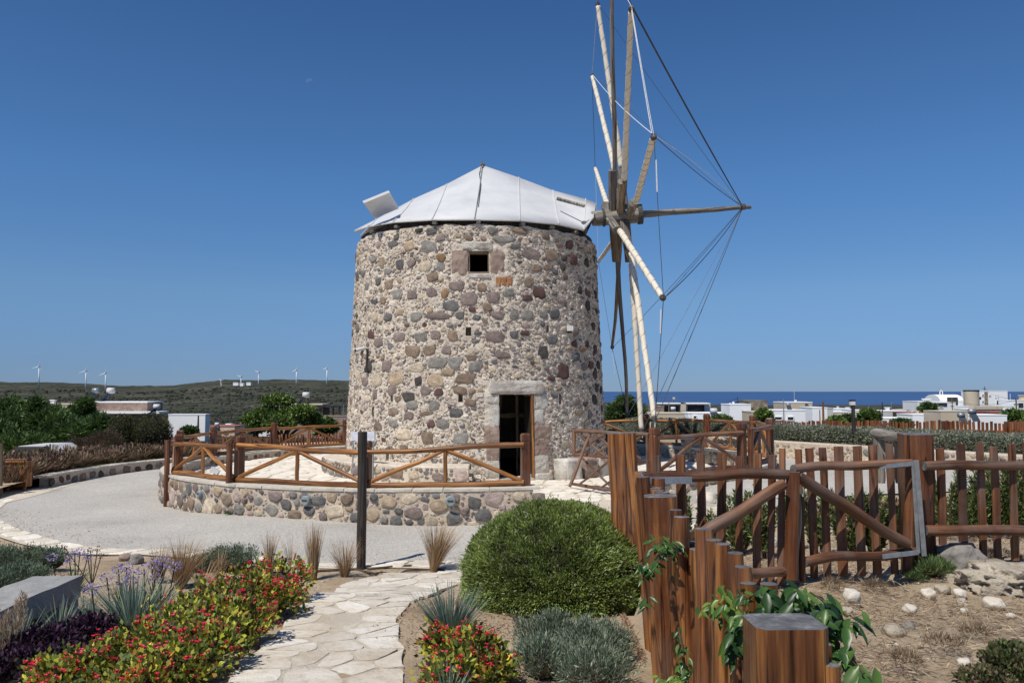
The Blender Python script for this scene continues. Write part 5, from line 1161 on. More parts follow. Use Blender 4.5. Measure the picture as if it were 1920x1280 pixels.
for q_ in _k:
    dv = u[q_] * np.array([1, 1, .8]) + np.array([0, 0, .5]) + rng.normal(0, .25, 3); dv /= np.linalg.norm(dv); Ls = random.uniform(.03, .085)
    for t_ in np.linspace(0, 1, 9): _p.append(pos[q_] + dv * Ls * t_); _n.append(dv + rng.normal(0, .5, 3))
leaves('stray_shoots', np.array(_p), np.array(_n), .026, .008, palette(GREEN, len(_p), .25), M_['leaf'], sh, jit=.1)
b = MB()
for k in range(14): a = random.uniform(0, 6.28); p = Vector((.345 + .3 * math.cos(a), 6.76 + .3 * math.sin(a), .5)); b.tube([p, p + Vector((.3 * math.cos(a), .3 * math.sin(a), .02))], .01, 5)
b.build('stems', M_['twig_brown'], sh)

def px_blob(px, py, rx, ry, foot=None):
    g_ = G(px, (py + ry) if foot is None else foot); s_ = g_.y / F; d = g_.y + rx * s_ * .5
    c = P(px, py, d); return c, rx * s_, ry * s_, g_
def bush(name, lab, cat, px, py, rx, ry, n, L, W, cols, wts=None, mat='leaf', up=.4, jit=.7, shell=.5, twig='twig', k=.6, group=None, lump=.22, d=None, seed=0, zmin=True, depth=.9, ls=2.5, low=-.25, pn=None, clump=0, csz=.022):
    if d is None: c, RX, RY, g_ = px_blob(px, py, rx, ry)
    else: c = P(px, py, d); s_ = d / F; RX, RY, g_ = rx * s_, ry * s_, Vector((c.x, c.y, c.z - ry * s_))
    t = thing(name, g_, lab, cat, group)
    pos, nr = dome_pts(c, (RX, RX * depth, RY), n, shell, low, lump, ls, seed)
    if clump:
        kc = rng.choice(len(pos), clump, replace=False); own = rng.integers(0, clump, len(pos)); pos = pos[kc][own] + rng.normal(0, csz, (len(pos), 3)); nr = nr[kc][own]
        tint = rng.uniform(.6, 1.35, clump)[own]
    else: tint = np.ones(len(pos))
    if d is None:
        kp = pos[:, 2] > gzv(pos[:, 0], pos[:, 1]) + .003; pos, nr, tint = pos[kp], nr[kp], tint[kp]
    nr = nr + np.array([0, 0, up]); cl = palette(cols, len(pos), .28, wts) * ((1 + .5 * nz(pos / RX, 2.4, seed)) * tint)[:, None]
    leaves(pn or 'foliage', pos, nr, L, W, cl, M_[mat], t, jit=jit)
    if k: core('inner_twigs', (c.x, c.y, c.z - RY * .1), (RX, RX * depth, RY), M_[twig], t, k, seed)
    return t, c, RX, RY, pos, nr
def flowers(par, pos, nr, n, r, cols, name='flowers', petals=5, cup=1.3):
    idx_ = rng.choice(len(pos), n, replace=False); V = []; Fs = []; CC = []; b0 = 0; cc = palette(cols, n, .2)
    for i, k in enumerate(idx_):
        p = pos[k] + nr[k] * .015 + np.array([0, 0, .012]); ctr = rng.uniform(0, 6.28)
        for cl_ in range(3):
            pp = p + rng.normal(0, r * .55, 3); pp[2] += r * .3
            for a in range(petals):
                t0 = ctr + 2 * math.pi * a / petals + cl_; c_, s_ = math.cos(t0), math.sin(t0); out_ = np.array([c_, s_, cup * .6]) * r * .62; sd = np.array([-s_, c_, 0]) * r * .36
                V += [pp, pp + out_ * .6 - sd, pp + out_ + np.array([0, 0, r * .1]), pp + out_ * .6 + sd]; Fs.append((b0, b0 + 1, b0 + 2, b0 + 3)); b0 += 4; CC += [cc[i]] * 4
    return link(name, npmesh(name, V, Fs, np.array(CC)), M_['leaf'], par, kind='stuff')
YG = [(.52, .50, .06), (.34, .38, .06), (.16, .22, .045), (.08, .12, .03), (.40, .22, .05), (.16, .07, .05)]
RB = [(520, 1090, 62, 42, 'the farthest of the bushes, ending at the path'), (450, 1125, 66, 50, 'second from the far end of the band'), (512, 1128, 50, 36, 'beside the bend of the path'), (385, 1160, 72, 52, 'behind the middle of the band'), (450, 1172, 56, 44, 'overhanging the path edge'),
      (320, 1190, 70, 50, 'right of the blue-green spiky plant'), (385, 1218, 66, 50, 'at the middle of the path edge'), (265, 1225, 70, 46, 'next to the dark purple leaves'), (330, 1255, 72, 48, 'low in the middle of the band'), (200, 1255, 72, 44, 'left, in front of the dark purple leaves'), (110, 1275, 70, 34, 'nearest the lower left corner'), (255, 1290, 76, 42, 'cut by the bottom edge of the picture'),
      (835, 1210, 36, 34, 'right of the path, under the small blue-green spiky plant'), (890, 1232, 50, 46, 'right of the path, the largest there'), (845, 1268, 46, 36, 'right of the path, cut by the bottom edge'), (925, 1262, 32, 28, 'right of the path, nearest the grey bushes')]
for i, (px, py, rx, ry, wh_) in enumerate(RB):
    t, c, RX, RY, pos, nr = bush('flowering_shrub', 'red-flowered yellow-green bush ' + wh_, 'shrub', px, py, rx, ry, 1250 if px < 700 else 850, .042, .025, YG, [.22, .24, .24, .2, .06, .04], up=.5, jit=.7, shell=.42, twig='twig_brown', k=.55, group='red-flowered bushes along the path', seed=i * 3, lump=.4, low=-.5, clump=int(rx * 1.5), csz=.026)
    flowers(t, pos[pos[:, 2] > c.z - RY * .35], nr[pos[:, 2] > c.z - RY * .35], (74 if px > 400 else 50) if px < 700 else 32, .019, [(.72, .03, .07), (.8, .07, .13), (.6, .02, .05)])
    b = MB()
    for q in range(12): a = random.uniform(0, 6.28); rr_ = random.uniform(.1, .8) * RX; z0 = gz(c.x, c.y); b.tube([(c.x + rr_ * .4 * math.cos(a), c.y + rr_ * .4 * math.sin(a), z0), (c.x + rr_ * math.cos(a), c.y + rr_ * math.sin(a), c.z + RY * random.uniform(.3, .85))], .006, 5)
    b.build('stems', M_['twig_brown'], t)
for i, (px, py, rx, ry, wh_) in enumerate([(165, 1195, 62, 34, 'between the concrete slab and the red-flowered bushes'), (80, 1222, 70, 38, 'in the middle of the purple patch'), (20, 1262, 66, 36, 'in the lower left corner'), (120, 1248, 50, 30, 'against the yellow-green leaves')]):
    bush('purple_plant', 'dark purple leafy plant ' + wh_, 'plant', px, py, rx, ry, 2600, .034, .022, [(.035, .014, .032), (.06, .022, .05), (.02, .01, .018), (.09, .045, .075)], None, 'leaf', up=.5, jit=.7, shell=.45, k=.7, group='dark purple plants', seed=40 + i, lump=.3, clump=110, csz=.02)
for i, (px, py, rx, ry, wh_) in enumerate([(22, 1052, 46, 24, 'behind the slab at the left edge'), (85, 1050, 42, 20, 'left of the purple flowers'), (40, 1085, 50, 22, 'just behind the concrete slab'), (5, 1100, 34, 18, 'cut by the left edge'), (430, 1050, 58, 22, 'in a low mound behind the red flowers'), (375, 1060, 26, 12, 'smallest, beside the dry grass')]):
    bush('ground_cover_plant', 'low grey-green juniper-like ground cover ' + wh_, 'plant', px, py, rx, ry, 4200, .045, .008, [(.10, .15, .09), (.15, .20, .13), (.06, .09, .05), (.22, .27, .19)], None, up=.6, jit=.6, shell=.5, k=.75, group='grey-green ground cover plants', seed=60 + i, lump=.3, low=0, clump=120, csz=.03)
for i, (px, py, rx, ry, wh_) in enumerate([(1035, 1192, 66, 32, 'nearest the big dome shrub'), (1118, 1208, 66, 36, 'beside the palisade'), (1020, 1240, 58, 34, 'left, nearer the viewer'), (1110, 1258, 76, 40, 'cut by the bottom edge beside the palisade')]):
    bush('lavender_bush', 'low silvery grey-green bush ' + wh_, 'shrub', px, py, rx, ry, 5200, .036, .0065, [(.15, .20, .13), (.22, .27, .20), (.09, .13, .07), (.30, .34, .26)], None, up=.7, jit=.5, shell=.55, twig='twig_brown', k=.62, group='silvery low bushes', seed=70 + i, lump=.4, ls=3.5, low=-.1, clump=150, csz=.022)
def spiky(px, py, hpx, spread, n, lab, w_=.011):
    g_ = G(px, py); H = hpx * g_.y / F; t = thing('spiky_plant', g_, lab, 'plant', 'blue-green spiky plants')
    blades('leaves', (g_.x, g_.y, g_.z - .01), n, H, spread, w_, palette([(.14, .21, .18), (.2, .28, .24), (.1, .15, .12), (.26, .3, .2)], n, .2), M_['leaf'], t, stiff=.9, rad=.03, segs=2); return t
spiky(250, 1190, 132, 1.3, 300, 'large fan of stiff blue-green blades behind the red-flowered bushes', .017); spiky(112, 1188, 78, .95, 110, 'spiky blue-green plant in front of the leg of the concrete slab'); spiky(32, 1225, 100, 1.0, 120, 'spiky blue-green plant at the left edge below the slab')
spiky(845, 1200, 112, .95, 320, 'spiky blue-green plant right of the path beside the dome shrub', .012); spiky(838, 1318, 80, .9, 90, 'spiky blue-green plant cut by the bottom edge, right of the path')
spiky(165, 1160, 60, .5, 40, 'small green bladed plant beside the end of the concrete slab')
def tuft(px, py, hpx, spread, n, lab, lean=(0, 0), w_=.004, cols=((.30, .19, .10), (.42, .28, .15), (.2, .12, .065), (.5, .38, .24))):
    g_ = G(px, py); H = hpx * g_.y / F; t = thing('dry_grass_tuft', g_, lab, 'grass', 'brown dry grass tufts')
    n = int(n * 1.1); blades('blades', (g_.x, g_.y, g_.z - .01), n, H * 1.05, spread, w_, palette(cols, n, .25), M_['straw'], t, lean=lean, stiff=.15, rad=.04, segs=5)
tuft(506, 1060, 62, .22, 130, 'narrow brown grass tuft at the kerb behind the red flowers'); tuft(545, 1062, 72, .4, 34, 'sparse thin brown grass tuft between two fuller ones')
tuft(587, 1086, 100, .13, 260, 'tall narrow upright brown grass tuft left of the dark post', w_=.0045); tuft(646, 1080, 72, .42, 210, 'short spreading brown grass tuft just left of the dark post')
tuft(812, 1070, 92, .36, 620, 'full brown grass tuft leaning right, between dark post and dome shrub', (.22, 0), .0038); tuft(410, 1088, 58, .3, 130, 'small brown grass tuft left of the red flowers')
tuft(338, 1102, 92, .42, 520, 'wide brown grass tuft behind the big blue-green spiky plant', (.1, 0)); tuft(298, 1090, 66, .35, 220, 'brown grass tuft among the purple flowers')
tuft(375, 1110, 60, .5, 160, 'pale straggling grass tuft between the wide brown one and the red flowers', (.3, 0))
# agapanthus
AG = [((97, 1044), (140, 1038), (130, 1047), (150, 1034), (165, 1092 - 50)), ((200, 1082), (222, 1066), (237, 1063), (245, 1088), (228, 1092), (250, 1078)), ((270, 1066), (285, 1056), (300, 1060), (328, 1061), (290, 1082), (305, 1050)), ((172, 1104), (208, 1152))]
for i, hs in enumerate(AG):
    bx = sum(p[0] for p in hs) / len(hs); g_ = G(bx, max(p[1] for p in hs) + 58)
    t = thing('agapanthus_plant', g_, ['purple-flowered agapanthus behind the end of the concrete slab', 'purple-flowered agapanthus left of the dry grass, above the spiky fan', 'purple-flowered agapanthus among the dry grass blades', 'low agapanthus with two purple heads beside the slab leg'][i], 'plant', 'agapanthus plants')
    blades('leaves', g_, 40, .3, .9, .016, palette([(.08, .14, .03), (.05, .09, .02)], 40), M_['leaf'], t, stiff=.3, rad=.08)
    for (px, py) in hs:
        p = P(px, py, g_.y + random.uniform(-.15, .15)); b = MB(); b.tube([(g_.x + (p.x - g_.x) * .6, p.y, g_.z), ((g_.x * .2 + p.x * .8), p.y, (g_.z + p.z) / 2), p], .005, 5); st = b.build('stem', M_['leaf_stem'] if 'leaf_stem' in M_ else M_['twig'], t)
        n = 60; u = rng.normal(0, 1, (n, 3)); u /= np.linalg.norm(u, axis=1)[:, None]; pos = np.array(p) + u * .03 * np.array([1.3, 1.3, .8])
        leaves('flower_head', pos, u, .024, .012, palette([(.36, .31, .52), (.46, .41, .62), (.27, .21, .42)], n), M_['leaf'], t, jit=.4)
for (px, py) in ((120, 1024), (170, 1033), (183, 1030), (186, 1042), (163, 1046)):
    pass
g_ = G(172, 1100); t = thing('agapanthus_plant', g_, 'agapanthus with brown dried seed heads beside the purple ones', 'plant')
for (px, py) in ((120, 1024), (170, 1031), (183, 1028), (190, 1041), (165, 1046)):
    p = P(px, py, g_.y); b = MB(); b.tube([(g_.x, g_.y, g_.z), p], .005, 5); b.build('stem', M_['twig_brown'], t); n = 34; u = rng.normal(0, 1, (n, 3)); u /= np.linalg.norm(u, axis=1)[:, None]
    leaves('seed_head', np.array(p) + u * .018, u, .022, .01, palette([(.14, .09, .07), (.08, .06, .05)], n), M_['leaf'], t, jit=.4)
# pampas plumes
g_ = G(22, 1262); t = thing('pampas_grass', g_, 'pampas grass with buff feathery plumes at the left edge', 'grass')
for (px, py, h_) in ((33, 1128, 62), (44, 1114, 66), (4, 1166, 60), (14, 1150, 70), (-6, 1140, 60)):
    p = P(px, py, g_.y); q = Vector((g_.x + (p.x - g_.x) * .5, g_.y, g_.z)); b = MB(); b.tube([q, p - Vector((0, 0, h_ * g_.y / F))], .005, 5); b.build('stem', M_['twig_brown'], t); n = 420; tt = rng.random(n); hh = h_ * g_.y / F
    rr_ = .022 * np.sin(np.pi * (tt * .9 + .05)) ** .7; a = rng.uniform(0, 6.28, n); pos = np.column_stack([p.x + rr_ * np.cos(a) * .6, p.y + rr_ * np.sin(a) * .6, p.z - tt * hh]); nr = np.column_stack([np.cos(a) * .35, np.sin(a) * .35, np.ones(n)])
    leaves('plume', pos, nr, .04, .003, palette([(.5, .38, .26), (.6, .48, .34), (.38, .27, .17)], n), M_['straw'], t, jit=.15)
blades('blades', g_, 90, .3, .5, .005, palette([(.2, .17, .08), (.3, .24, .13), (.12, .12, .05)], 90), M_['straw'], t, stiff=.4)
# concrete slab
slb = thing('concrete_bench', (-3.6, 5.8, .45), 'rough grey concrete slab on a thick leg at the left edge among the plants', 'bench')
def rough_box(name, x0, x1, y0, y1, z0, z1, par, amp=.012, tilt=0.0):
    b = MB(); n = 10; P6 = []
    import itertools
    def add(o_, a, c_):
        V = []
        for i in range(n + 1):
            for j in range(n + 1):
                p = o_ + a * (i / n) + c_ * (j / n); q = noise.noise_vector(p * 7) * amp + noise.noise_vector(p * 25) * amp * .4; V.append(p + q + Vector((0, 0, tilt * (p.y - y1))))
        b.add(V, [(i * (n + 1) + j, (i + 1) * (n + 1) + j, (i + 1) * (n + 1) + j + 1, i * (n + 1) + j + 1) for i in range(n) for j in range(n)])
    X, Y, Z = Vector((x1 - x0, 0, 0)), Vector((0, y1 - y0, 0)), Vector((0, 0, z1 - z0)); o_ = Vector((x0, y0, z0))
    add(o_ + Z, X, Y); add(o_, Y, X); add(o_, X, Z); add(o_ + Y, Z, X); add(o_ + X, Y, Z); add(o_, Z, Y)
    return b.build(name, M_['concrete'], par)
rough_box('slab', -3.86, -3.47, 4.8, 6.55, .50, .665, slb); rough_box('leg', -3.84, -3.475, 6.27, 6.53, .1, .497, slb)
# hoses and dry sticks
def ground_tube(name, pts, r, mat, lab, cat, dz=.0):
    P_ = [G(*p) + Vector((0, 0, r + dz)) for p in pts]; c = []
    for a, d in zip(P_, P_[1:]):
        for q in range(4): 
            v = a.lerp(d, q / 4); c.append(Vector((v.x, v.y, gz(v.x, v.y) + r * .8 + dz)))
    c.append(P_[-1]); b = MB(); b.tube(c, r, 7); return tag(b.build(name, M_[mat], smooth=True), lab, cat)
ground_tube('irrigation_hose', [(954, 1110), (952, 1135), (958, 1155), (972, 1168), (990, 1180)], .013, 'hose', 'brown irrigation hose curling out from under the dome shrub', 'hose')
ground_tube('irrigation_hose', [(1094, 1148), (1098, 1162), (1100, 1178)], .013, 'hose', 'short piece of brown hose between dome shrub and grey bushes', 'hose')
ground_tube('dry_branch', [(690, 1068), (740, 1063), (790, 1061), (862, 1056)], .016, 'twig_brown', 'long thin dry branch lying along the kerb right of the dark post', 'branch')
ground_tube('dry_branch', [(700, 1077), (760, 1071), (840, 1066)], .012, 'hose', 'thinner dark branch lying nearer the path right of the dark post', 'branch')
ground_tube('dry_branch', [(592, 1072), (630, 1071), (668, 1070), (700, 1077)], .014, 'twig_brown', 'crooked dry branch at the foot of the dark post', 'branch')
ground_tube('irrigation_hose', [(395, 1240), (440, 1205), (500, 1172), (515, 1158)], .016, 'hose', 'brown hose along the edge of the path under the red-flowered bushes', 'hose')
ground_tube('irrigation_hose', [(340, 1100), (400, 1092), (480, 1088)], .012, 'hose', 'hose lying on the soil behind the red-flowered bushes', 'hose')
# creeper with big glossy leaves on the palisade
def big_leaves(name, par, centres, cols):
    V = []; Fs = []; CC = []; b0 = 0
    for (px, py, d, n, sx, sy, L) in centres:
        for i in range(int(n * 1.7)):
            p = np.array(P(px + random.gauss(0, sx), py + random.gauss(0, sy), d + random.gauss(0, .07))); a = random.uniform(0, 6.28); l_ = L * random.uniform(.6, 1.2)
            dv = np.array([math.cos(a) * .7, math.sin(a) * .5 - .2, -.55 + random.uniform(-.3, .5)]); dv /= np.linalg.norm(dv); up_ = np.array([random.gauss(0, .35), -.45 + random.gauss(0, .3), 1]); sd = np.cross(dv, up_); sd /= np.linalg.norm(sd); nn_ = np.cross(sd, dv)
            m = [(0, 0), (.22, .15), (.5, .19), (.8, .10), (1, 0)]; c = np.array(cols[random.randrange(len(cols))]) * random.uniform(.75, 1.25)
            row = []
            for (t, w_) in m:
                bend = nn_ * (-.25 * t * t) * l_; ctr = p + dv * t * l_ + bend; row.append((ctr + sd * w_ * l_ + nn_ * .07 * l_ * (w_ > 0), ctr, ctr - sd * w_ * l_ + nn_ * .07 * l_ * (w_ > 0)))
            for r in row: V += list(r)
            for k in range(4): Fs += [(b0 + 3 * k, b0 + 3 * k + 1, b0 + 3 * k + 4, b0 + 3 * k + 3), (b0 + 3 * k + 1, b0 + 3 * k + 2, b0 + 3 * k + 5, b0 + 3 * k + 4)]
            b0 += 15; CC += [c] * 15
    return link(name, npmesh(name, V, Fs, np.array(CC), smooth=True), M_['leaf_gloss'], par, kind='stuff')
GL = [(.035, .085, .02), (.05, .12, .025), (.025, .06, .018), (.09, .17, .035)]
def creeper(lab, cs, stems, cols=GL):
    p = P(cs[0][0], cs[0][1], cs[0][2]); t = thing('creeper_plant', (p.x, p.y, gz(p.x, p.y)), lab, 'climbing plant', 'glossy creepers on the palisade'); big_leaves('leaves', t, cs, cols)
    for s_ in stems: b = MB(); b.tube([P(*q) for q in s_], .004, 5); b.build('stem', M_['twig_brown'], t)
creeper('glossy creeper spilling over the palisade behind the nearest big post', [(1455, 1118, 2.62, 34, 22, 14, .07), (1500, 1130, 2.58, 46, 26, 18, .075), (1545, 1165, 2.55, 34, 20, 22, .075), (1510, 1170, 2.6, 30, 26, 18, .07), (1588, 1160, 2.5, 7, 12, 8, .075)], [[(1430, 1230, 2.6), (1470, 1150, 2.6), (1520, 1110, 2.58), (1590, 1155, 2.5)], [(1500, 1240, 2.5), (1540, 1180, 2.55), (1560, 1130, 2.55)]])
creeper('glossy creeper leaves in the gap right of the nearest big post', [(1572, 1228, 2.4, 12, 14, 8, .06), (1606, 1250, 2.32, 16, 16, 16, .075), (1600, 1285, 2.3, 14, 18, 12, .07)], [[(1560, 1300, 2.3), (1590, 1230, 2.35), (1620, 1262, 2.3)]])
creeper('light green creeper sprig in front of the middle stakes of the palisade', [(1345, 1135, 2.85, 20, 14, 9, .05), (1375, 1140, 2.85, 10, 10, 10, .05), (1355, 1108, 2.9, 5, 5, 8, .045)], [[(1400, 1200, 2.8), (1370, 1150, 2.85), (1330, 1140, 2.85)], [(1370, 1150, 2.85), (1355, 1100, 2.9)]], [(.10, .19, .03), (.16, .25, .04), (.05, .11, .02)])
creeper('dark creeper leaves against the left side of the nearest big post', [(1390, 1115, 2.7, 6, 5, 10, .05), (1385, 1180, 2.6, 16, 10, 14, .06), (1368, 1205, 2.55, 12, 10, 14, .065), (1392, 1165, 2.6, 8, 8, 10, .05)], [[(1405, 1240, 2.5), (1392, 1180, 2.6), (1392, 1110, 2.7)]])
creeper('creeper sprig hanging over the tall stakes beside the dome shrub', [(1243, 1018, 3.85, 20, 13, 9, .055), (1264, 1026, 3.85, 10, 9, 6, .05), (1213, 1062, 3.8, 20, 9, 8, .055), (1232, 1030, 3.85, 8, 6, 6, .05)], [[(1282, 1022, 3.85), (1250, 1040, 3.8), (1225, 1055, 3.8), (1200, 1088, 3.8)]])
creeper('thin strand of creeper low on the palisade', [(1210, 1128, 3.75, 6, 5, 6, .05), (1272, 1185, 3.4, 3, 3, 8, .05), (1278, 1215, 3.35, 5, 4, 6, .045), (1284, 1240, 3.3, 6, 5, 6, .045), (1288, 1262, 3.3, 6, 5, 6, .045)], [[(1272, 1175, 3.4), (1280, 1220, 3.35), (1290, 1280, 3.3)]])
creeper('young light green shoots at the foot of the palisade', [(1255, 1275, 3.5, 22, 16, 8, .045), (1270, 1270, 3.45, 10, 10, 8, .04)], [[(1250, 1300, 3.5), (1262, 1265, 3.45)]], [(.10, .19, .03), (.16, .25, .04)])
# shrubs behind the gates
OL = [(.09, .14, .04), (.14, .20, .06), (.26, .30, .08), (.3, .16, .11), (.05, .08, .03)]
SB = [(1285, 985, 40, 62, 'behind the left end of the gate'), (1335, 1000, 36, 50, 'behind the rising diagonal log'), (1385, 985, 38, 60, 'in the middle of the left gate leaf'), (1432, 985, 36, 66, 'behind the right part of the left gate leaf'), (1478, 980, 30, 56, 'behind the meeting stiles of the gate'), (1535, 980, 34, 62, 'behind the left part of the right gate leaf'), (1590, 990, 34, 60, 'behind the middle of the right gate leaf'), (1640, 985, 34, 62, 'behind the right part of the right gate leaf'),
      (1685, 990, 24, 54, 'behind the hinge stile'), (1775, 950, 34, 60, 'just right of the gate post'), (1822, 945, 40, 66, 'behind the first pickets right of the gate post'), (1875, 935, 42, 72, 'dense and green behind the picket fence'), (1915, 940, 34, 70, 'dense and green at the right edge behind the picket fence')]
for i, (px, py, rx, ry, wh_) in enumerate(SB):
    dense = px > 1800; c, RX, RY, g_ = px_blob(px, py, rx, ry)
    t = thing('oleander_shrub', g_, 'loose upright narrow-leaved shrub ' + wh_, 'shrub', 'shrubs behind the timber gate'); b = MB(); pos = []; nr = []
    for k in range(34 if dense else 24):
        a = random.uniform(0, 6.28); e = Vector((c.x + RX * math.cos(a) * random.random() ** .5, c.y + RX * math.sin(a) * random.random() ** .5, c.z + RY * random.uniform(.1, 1.0))); s0 = Vector((c.x + (e.x - c.x) * .3, c.y + (e.y - c.y) * .3, gz(c.x, c.y)))
        b.tube([s0, s0.lerp(e, .5) + Vector((0, 0, .03)), e], .005, 4)
        for q in range(130 if dense else 95): u = random.uniform(.18, 1.02); p = s0.lerp(e, u); pos.append(p[:]); dd = (e - s0).normalized(); nr.append((dd.x * .9 + random.gauss(0, .45), dd.y * .9 + random.gauss(0, .45), dd.z * .8 + .1))
    b.build('stems', M_['twig_brown'], t); leaves('foliage', np.array(pos), np.array(nr), .062, .017, palette(OL, len(pos), .3, [.3, .28, .14, .1 if not dense else .02, .18 if not dense else .26]), M_['leaf'], t, jit=.35)
bush('green_weed', 'small bright green feathery weed at the foot of the gate post', 'plant', 1752, 1072, 34, 22, 1500, .05, .006, [(.14, .20, .07), (.20, .27, .11), (.08, .12, .04)], up=.8, jit=.5, k=0, low=0)
bush('green_weed', 'flat green weed left of the foot of the gate post', 'plant', 1716, 1084, 20, 8, 500, .04, .006, [(.07, .12, .04), (.11, .17, .06)], up=.8, jit=.5, k=0, low=0)
bush('green_shrub', 'low small-leaved green bush in the lower right corner', 'shrub', 1912, 1255, 62, 42, 5200, .022, .012, [(.05, .085, .025), (.08, .12, .04), (.14, .15, .05), (.18, .12, .08)], up=.4, jit=.8, k=.6, twig='twig_brown', lump=.35, low=-.2, seed=3)
bush('green_shrub', 'sparse low green bush nearer the centre of the lower right corner', 'shrub', 1850, 1282, 50, 26, 1800, .022, .010, [(.06, .09, .03), (.12, .12, .05), (.2, .14, .09)], up=.4, jit=.8, k=0, lump=.35, low=0, seed=5)
for k, (px, py, w_) in enumerate([(1880, 1045, 30), (1850, 1040, 20), (1915, 1055, 26), (1790, 1072, 16), (1640, 1100, 22), (1560, 1098, 20), (1830, 1190, 30), (1770, 1210, 34), (1700, 1240, 30)]):
    bush('dry_weed', 'small dry brown weed ' + ['on top of the pitted rock', 'on the grey boulder', 'at the right edge above the pitted rock', 'beside the grey boulder', 'below the right gate leaf', 'below the gate near the stiles', 'in the straw right of the centre of the bank', 'on the lower bank', 'nearest the bottom edge of the bank'][k], 'weed', px, py, w_, w_ * .45, 420, .045, .003, [(.2, .14, .09), (.3, .22, .14), (.12, .09, .06)], up=.5, jit=.9, k=0, low=0, mat='straw', group='dry weeds on the bank', seed=k)
# green weeds by walls
bush('green_weed', 'tiny green weed at the foot of the terrace wall', 'plant', 428, 963, 6, 4, 160, .04, .012, [(.08, .14, .04)], k=0, low=0)

# ================================================================== HEDGES
def hedge(lab, pts, width, ztop, zbot, n, seed, spray=0):
    hc_, L = curve2(pts, 60); t = thing('hedge', (hc_[30][0], hc_[30][1], zbot), lab, 'hedge', None); b = MB(); V = []
    C2 = np.array(hc_); T2 = np.gradient(C2, axis=0); T2 /= np.linalg.norm(T2, axis=1)[:, None]; N2 = np.column_stack([-T2[:, 1], T2[:, 0]])
    prof = [(-.5, 0), (-.53, .5), (-.46, .9), (-.3, 1), (.3, 1), (.46, .9), (.53, .5), (.5, 0)]
    for i in range(60):
        for a, z in prof: p = C2[i] + N2[i] * a * width * .9; V.append((p[0], p[1], zbot + (ztop - zbot - .06) * z + .04 * noise.noise(Vector((p[0] * 2, p[1] * 2, z)))))
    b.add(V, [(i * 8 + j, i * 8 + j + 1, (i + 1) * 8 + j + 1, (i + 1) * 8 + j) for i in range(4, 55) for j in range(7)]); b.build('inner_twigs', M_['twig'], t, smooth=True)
    s = rng.uniform(0, 59, n); i0 = s.astype(int); fr = (s - i0)[:, None]; c = C2[i0] * (1 - fr) + C2[np.minimum(i0 + 1, 59)] * fr; nn_ = N2[i0]; a = rng.uniform(0, 7, n); j = a.astype(int); f_ = a - j; pr = np.array(prof); q = pr[j] * (1 - f_)[:, None] + pr[np.minimum(j + 1, 7)] * f_[:, None]
    # give the long sides their share of leaves
    pos = np.column_stack([c + nn_ * (q[:, 0] * width)[:, None], zbot + (ztop - zbot) * q[:, 1]]); lum = .05 * nz(pos, 1.7, seed) + .04 * nz(pos, 5, seed)
    out = np.column_stack([nn_ * np.sign(q[:, 0])[:, None] * (np.abs(q[:, 0]) > .4)[:, None], (q[:, 1] > .85) * 1.0 + .3]); pos += out * (lum - rng.random(n) * .09)[:, None]
    cl = palette([(.20, .225, .15), (.28, .30, .22), (.12, .145, .08), (.36, .37, .29), (.2, .15, .11)], n, .25, [.3, .3, .2, .15, .05])
    leaves('foliage', pos, out, .065, .026, cl, M_['leaf'], t, jit=.7); return t
hedge('long grey-green hedge behind the low stone wall, left of the thick gate post', [(4.6, 29.5), (6.1, 26.2), (7.9, 23.2), (9.5, 20.9), (10.6, 19.4)], 1.35, 1.17, .6, 52000, 1)
hedge('grey-green hedge right of the thick gate post, in front of the far picket fence', [(11.0, 20.1), (12.0, 18.4), (13.4, 16.6), (15, 14.6)], 1.9, 1.12, .6, 44000, 2)
hedge('low grey-green hedge seen through the log fence just right of the windmill', [(1.6, 33.2), (4.0, 31.4)], 1.3, .75, -.2, 12000, 3)

# ================================================================== FAR PICKET FENCES
def picket_run(lab, a, c, n, h, w_, zt_a, zt_c, mat='far_picket', rails=(.32,), posts=()):
    t = thing('picket_fence', (a[0], a[1], zt_a - h), lab, 'fence')
    for i in range(n):
        q = (i + .5) / n; x, y = a[0] + (c[0] - a[0]) * q, a[1] + (c[1] - a[1]) * q; z = zt_a + (zt_c - zt_a) * q + random.uniform(-.03, .03) + .03 * math.sin(i * .35)
        b = MB(); tl = random.uniform(-.03, .03); b.add([(x - w_ / 2 + dx, y + dy, z - h + zz) if zz == 0 else (x - w_ / 2 + dx + tl, y + dy, z + s_) for zz, s_ in ((0, 0), (1, 0)) for dx, dy in ((0, 0), (w_, 0), (w_, .04), (0, .04))], [(0, 1, 5, 4), (1, 2, 6, 5), (2, 3, 7, 6), (3, 0, 4, 7), (4, 5, 6, 7)])
        b.build('picket', M_[mat], t)
    for r in rails: board('rail', (a[0], a[1] + .05, zt_a - r), (c[0], c[1] + .05, zt_c - r), .1, .04, mat, t, end=mat)
    for q in posts: x, y = a[0] + (c[0] - a[0]) * q, a[1] + (c[1] - a[1]) * q; z = zt_a + (zt_c - zt_a) * q; board('post', (x, y - .04, z - h), (x, y - .04, z + .02), .24, .12, 'red', t, end='red')
def PF(px, py, d): p = P(px, py, d); return (p.x, p.y), p.z
(a1, z1_), (a2, z2_), (a3, z3_) = PF(1440, 789, 36), PF(1778, 790, 27.5), PF(1895, 791, 26)
picket_run('far picket fence beyond the hedge, its long left run', a1, a2, 62, .9, .075, z1_, z2_, posts=(.02, .44, .985)); picket_run('far picket fence beyond the hedge, its right run with wider gaps', a2, a3, 15, 1.1, .075, z2_, z3_, posts=(.95,))
(a4, z4_) = PF(1990, 792, 22); picket_run('dense stake fence at the right edge beyond the hedge', a3, a4, 26, 1.3, .09, z3_, z4_, rails=(.3,))
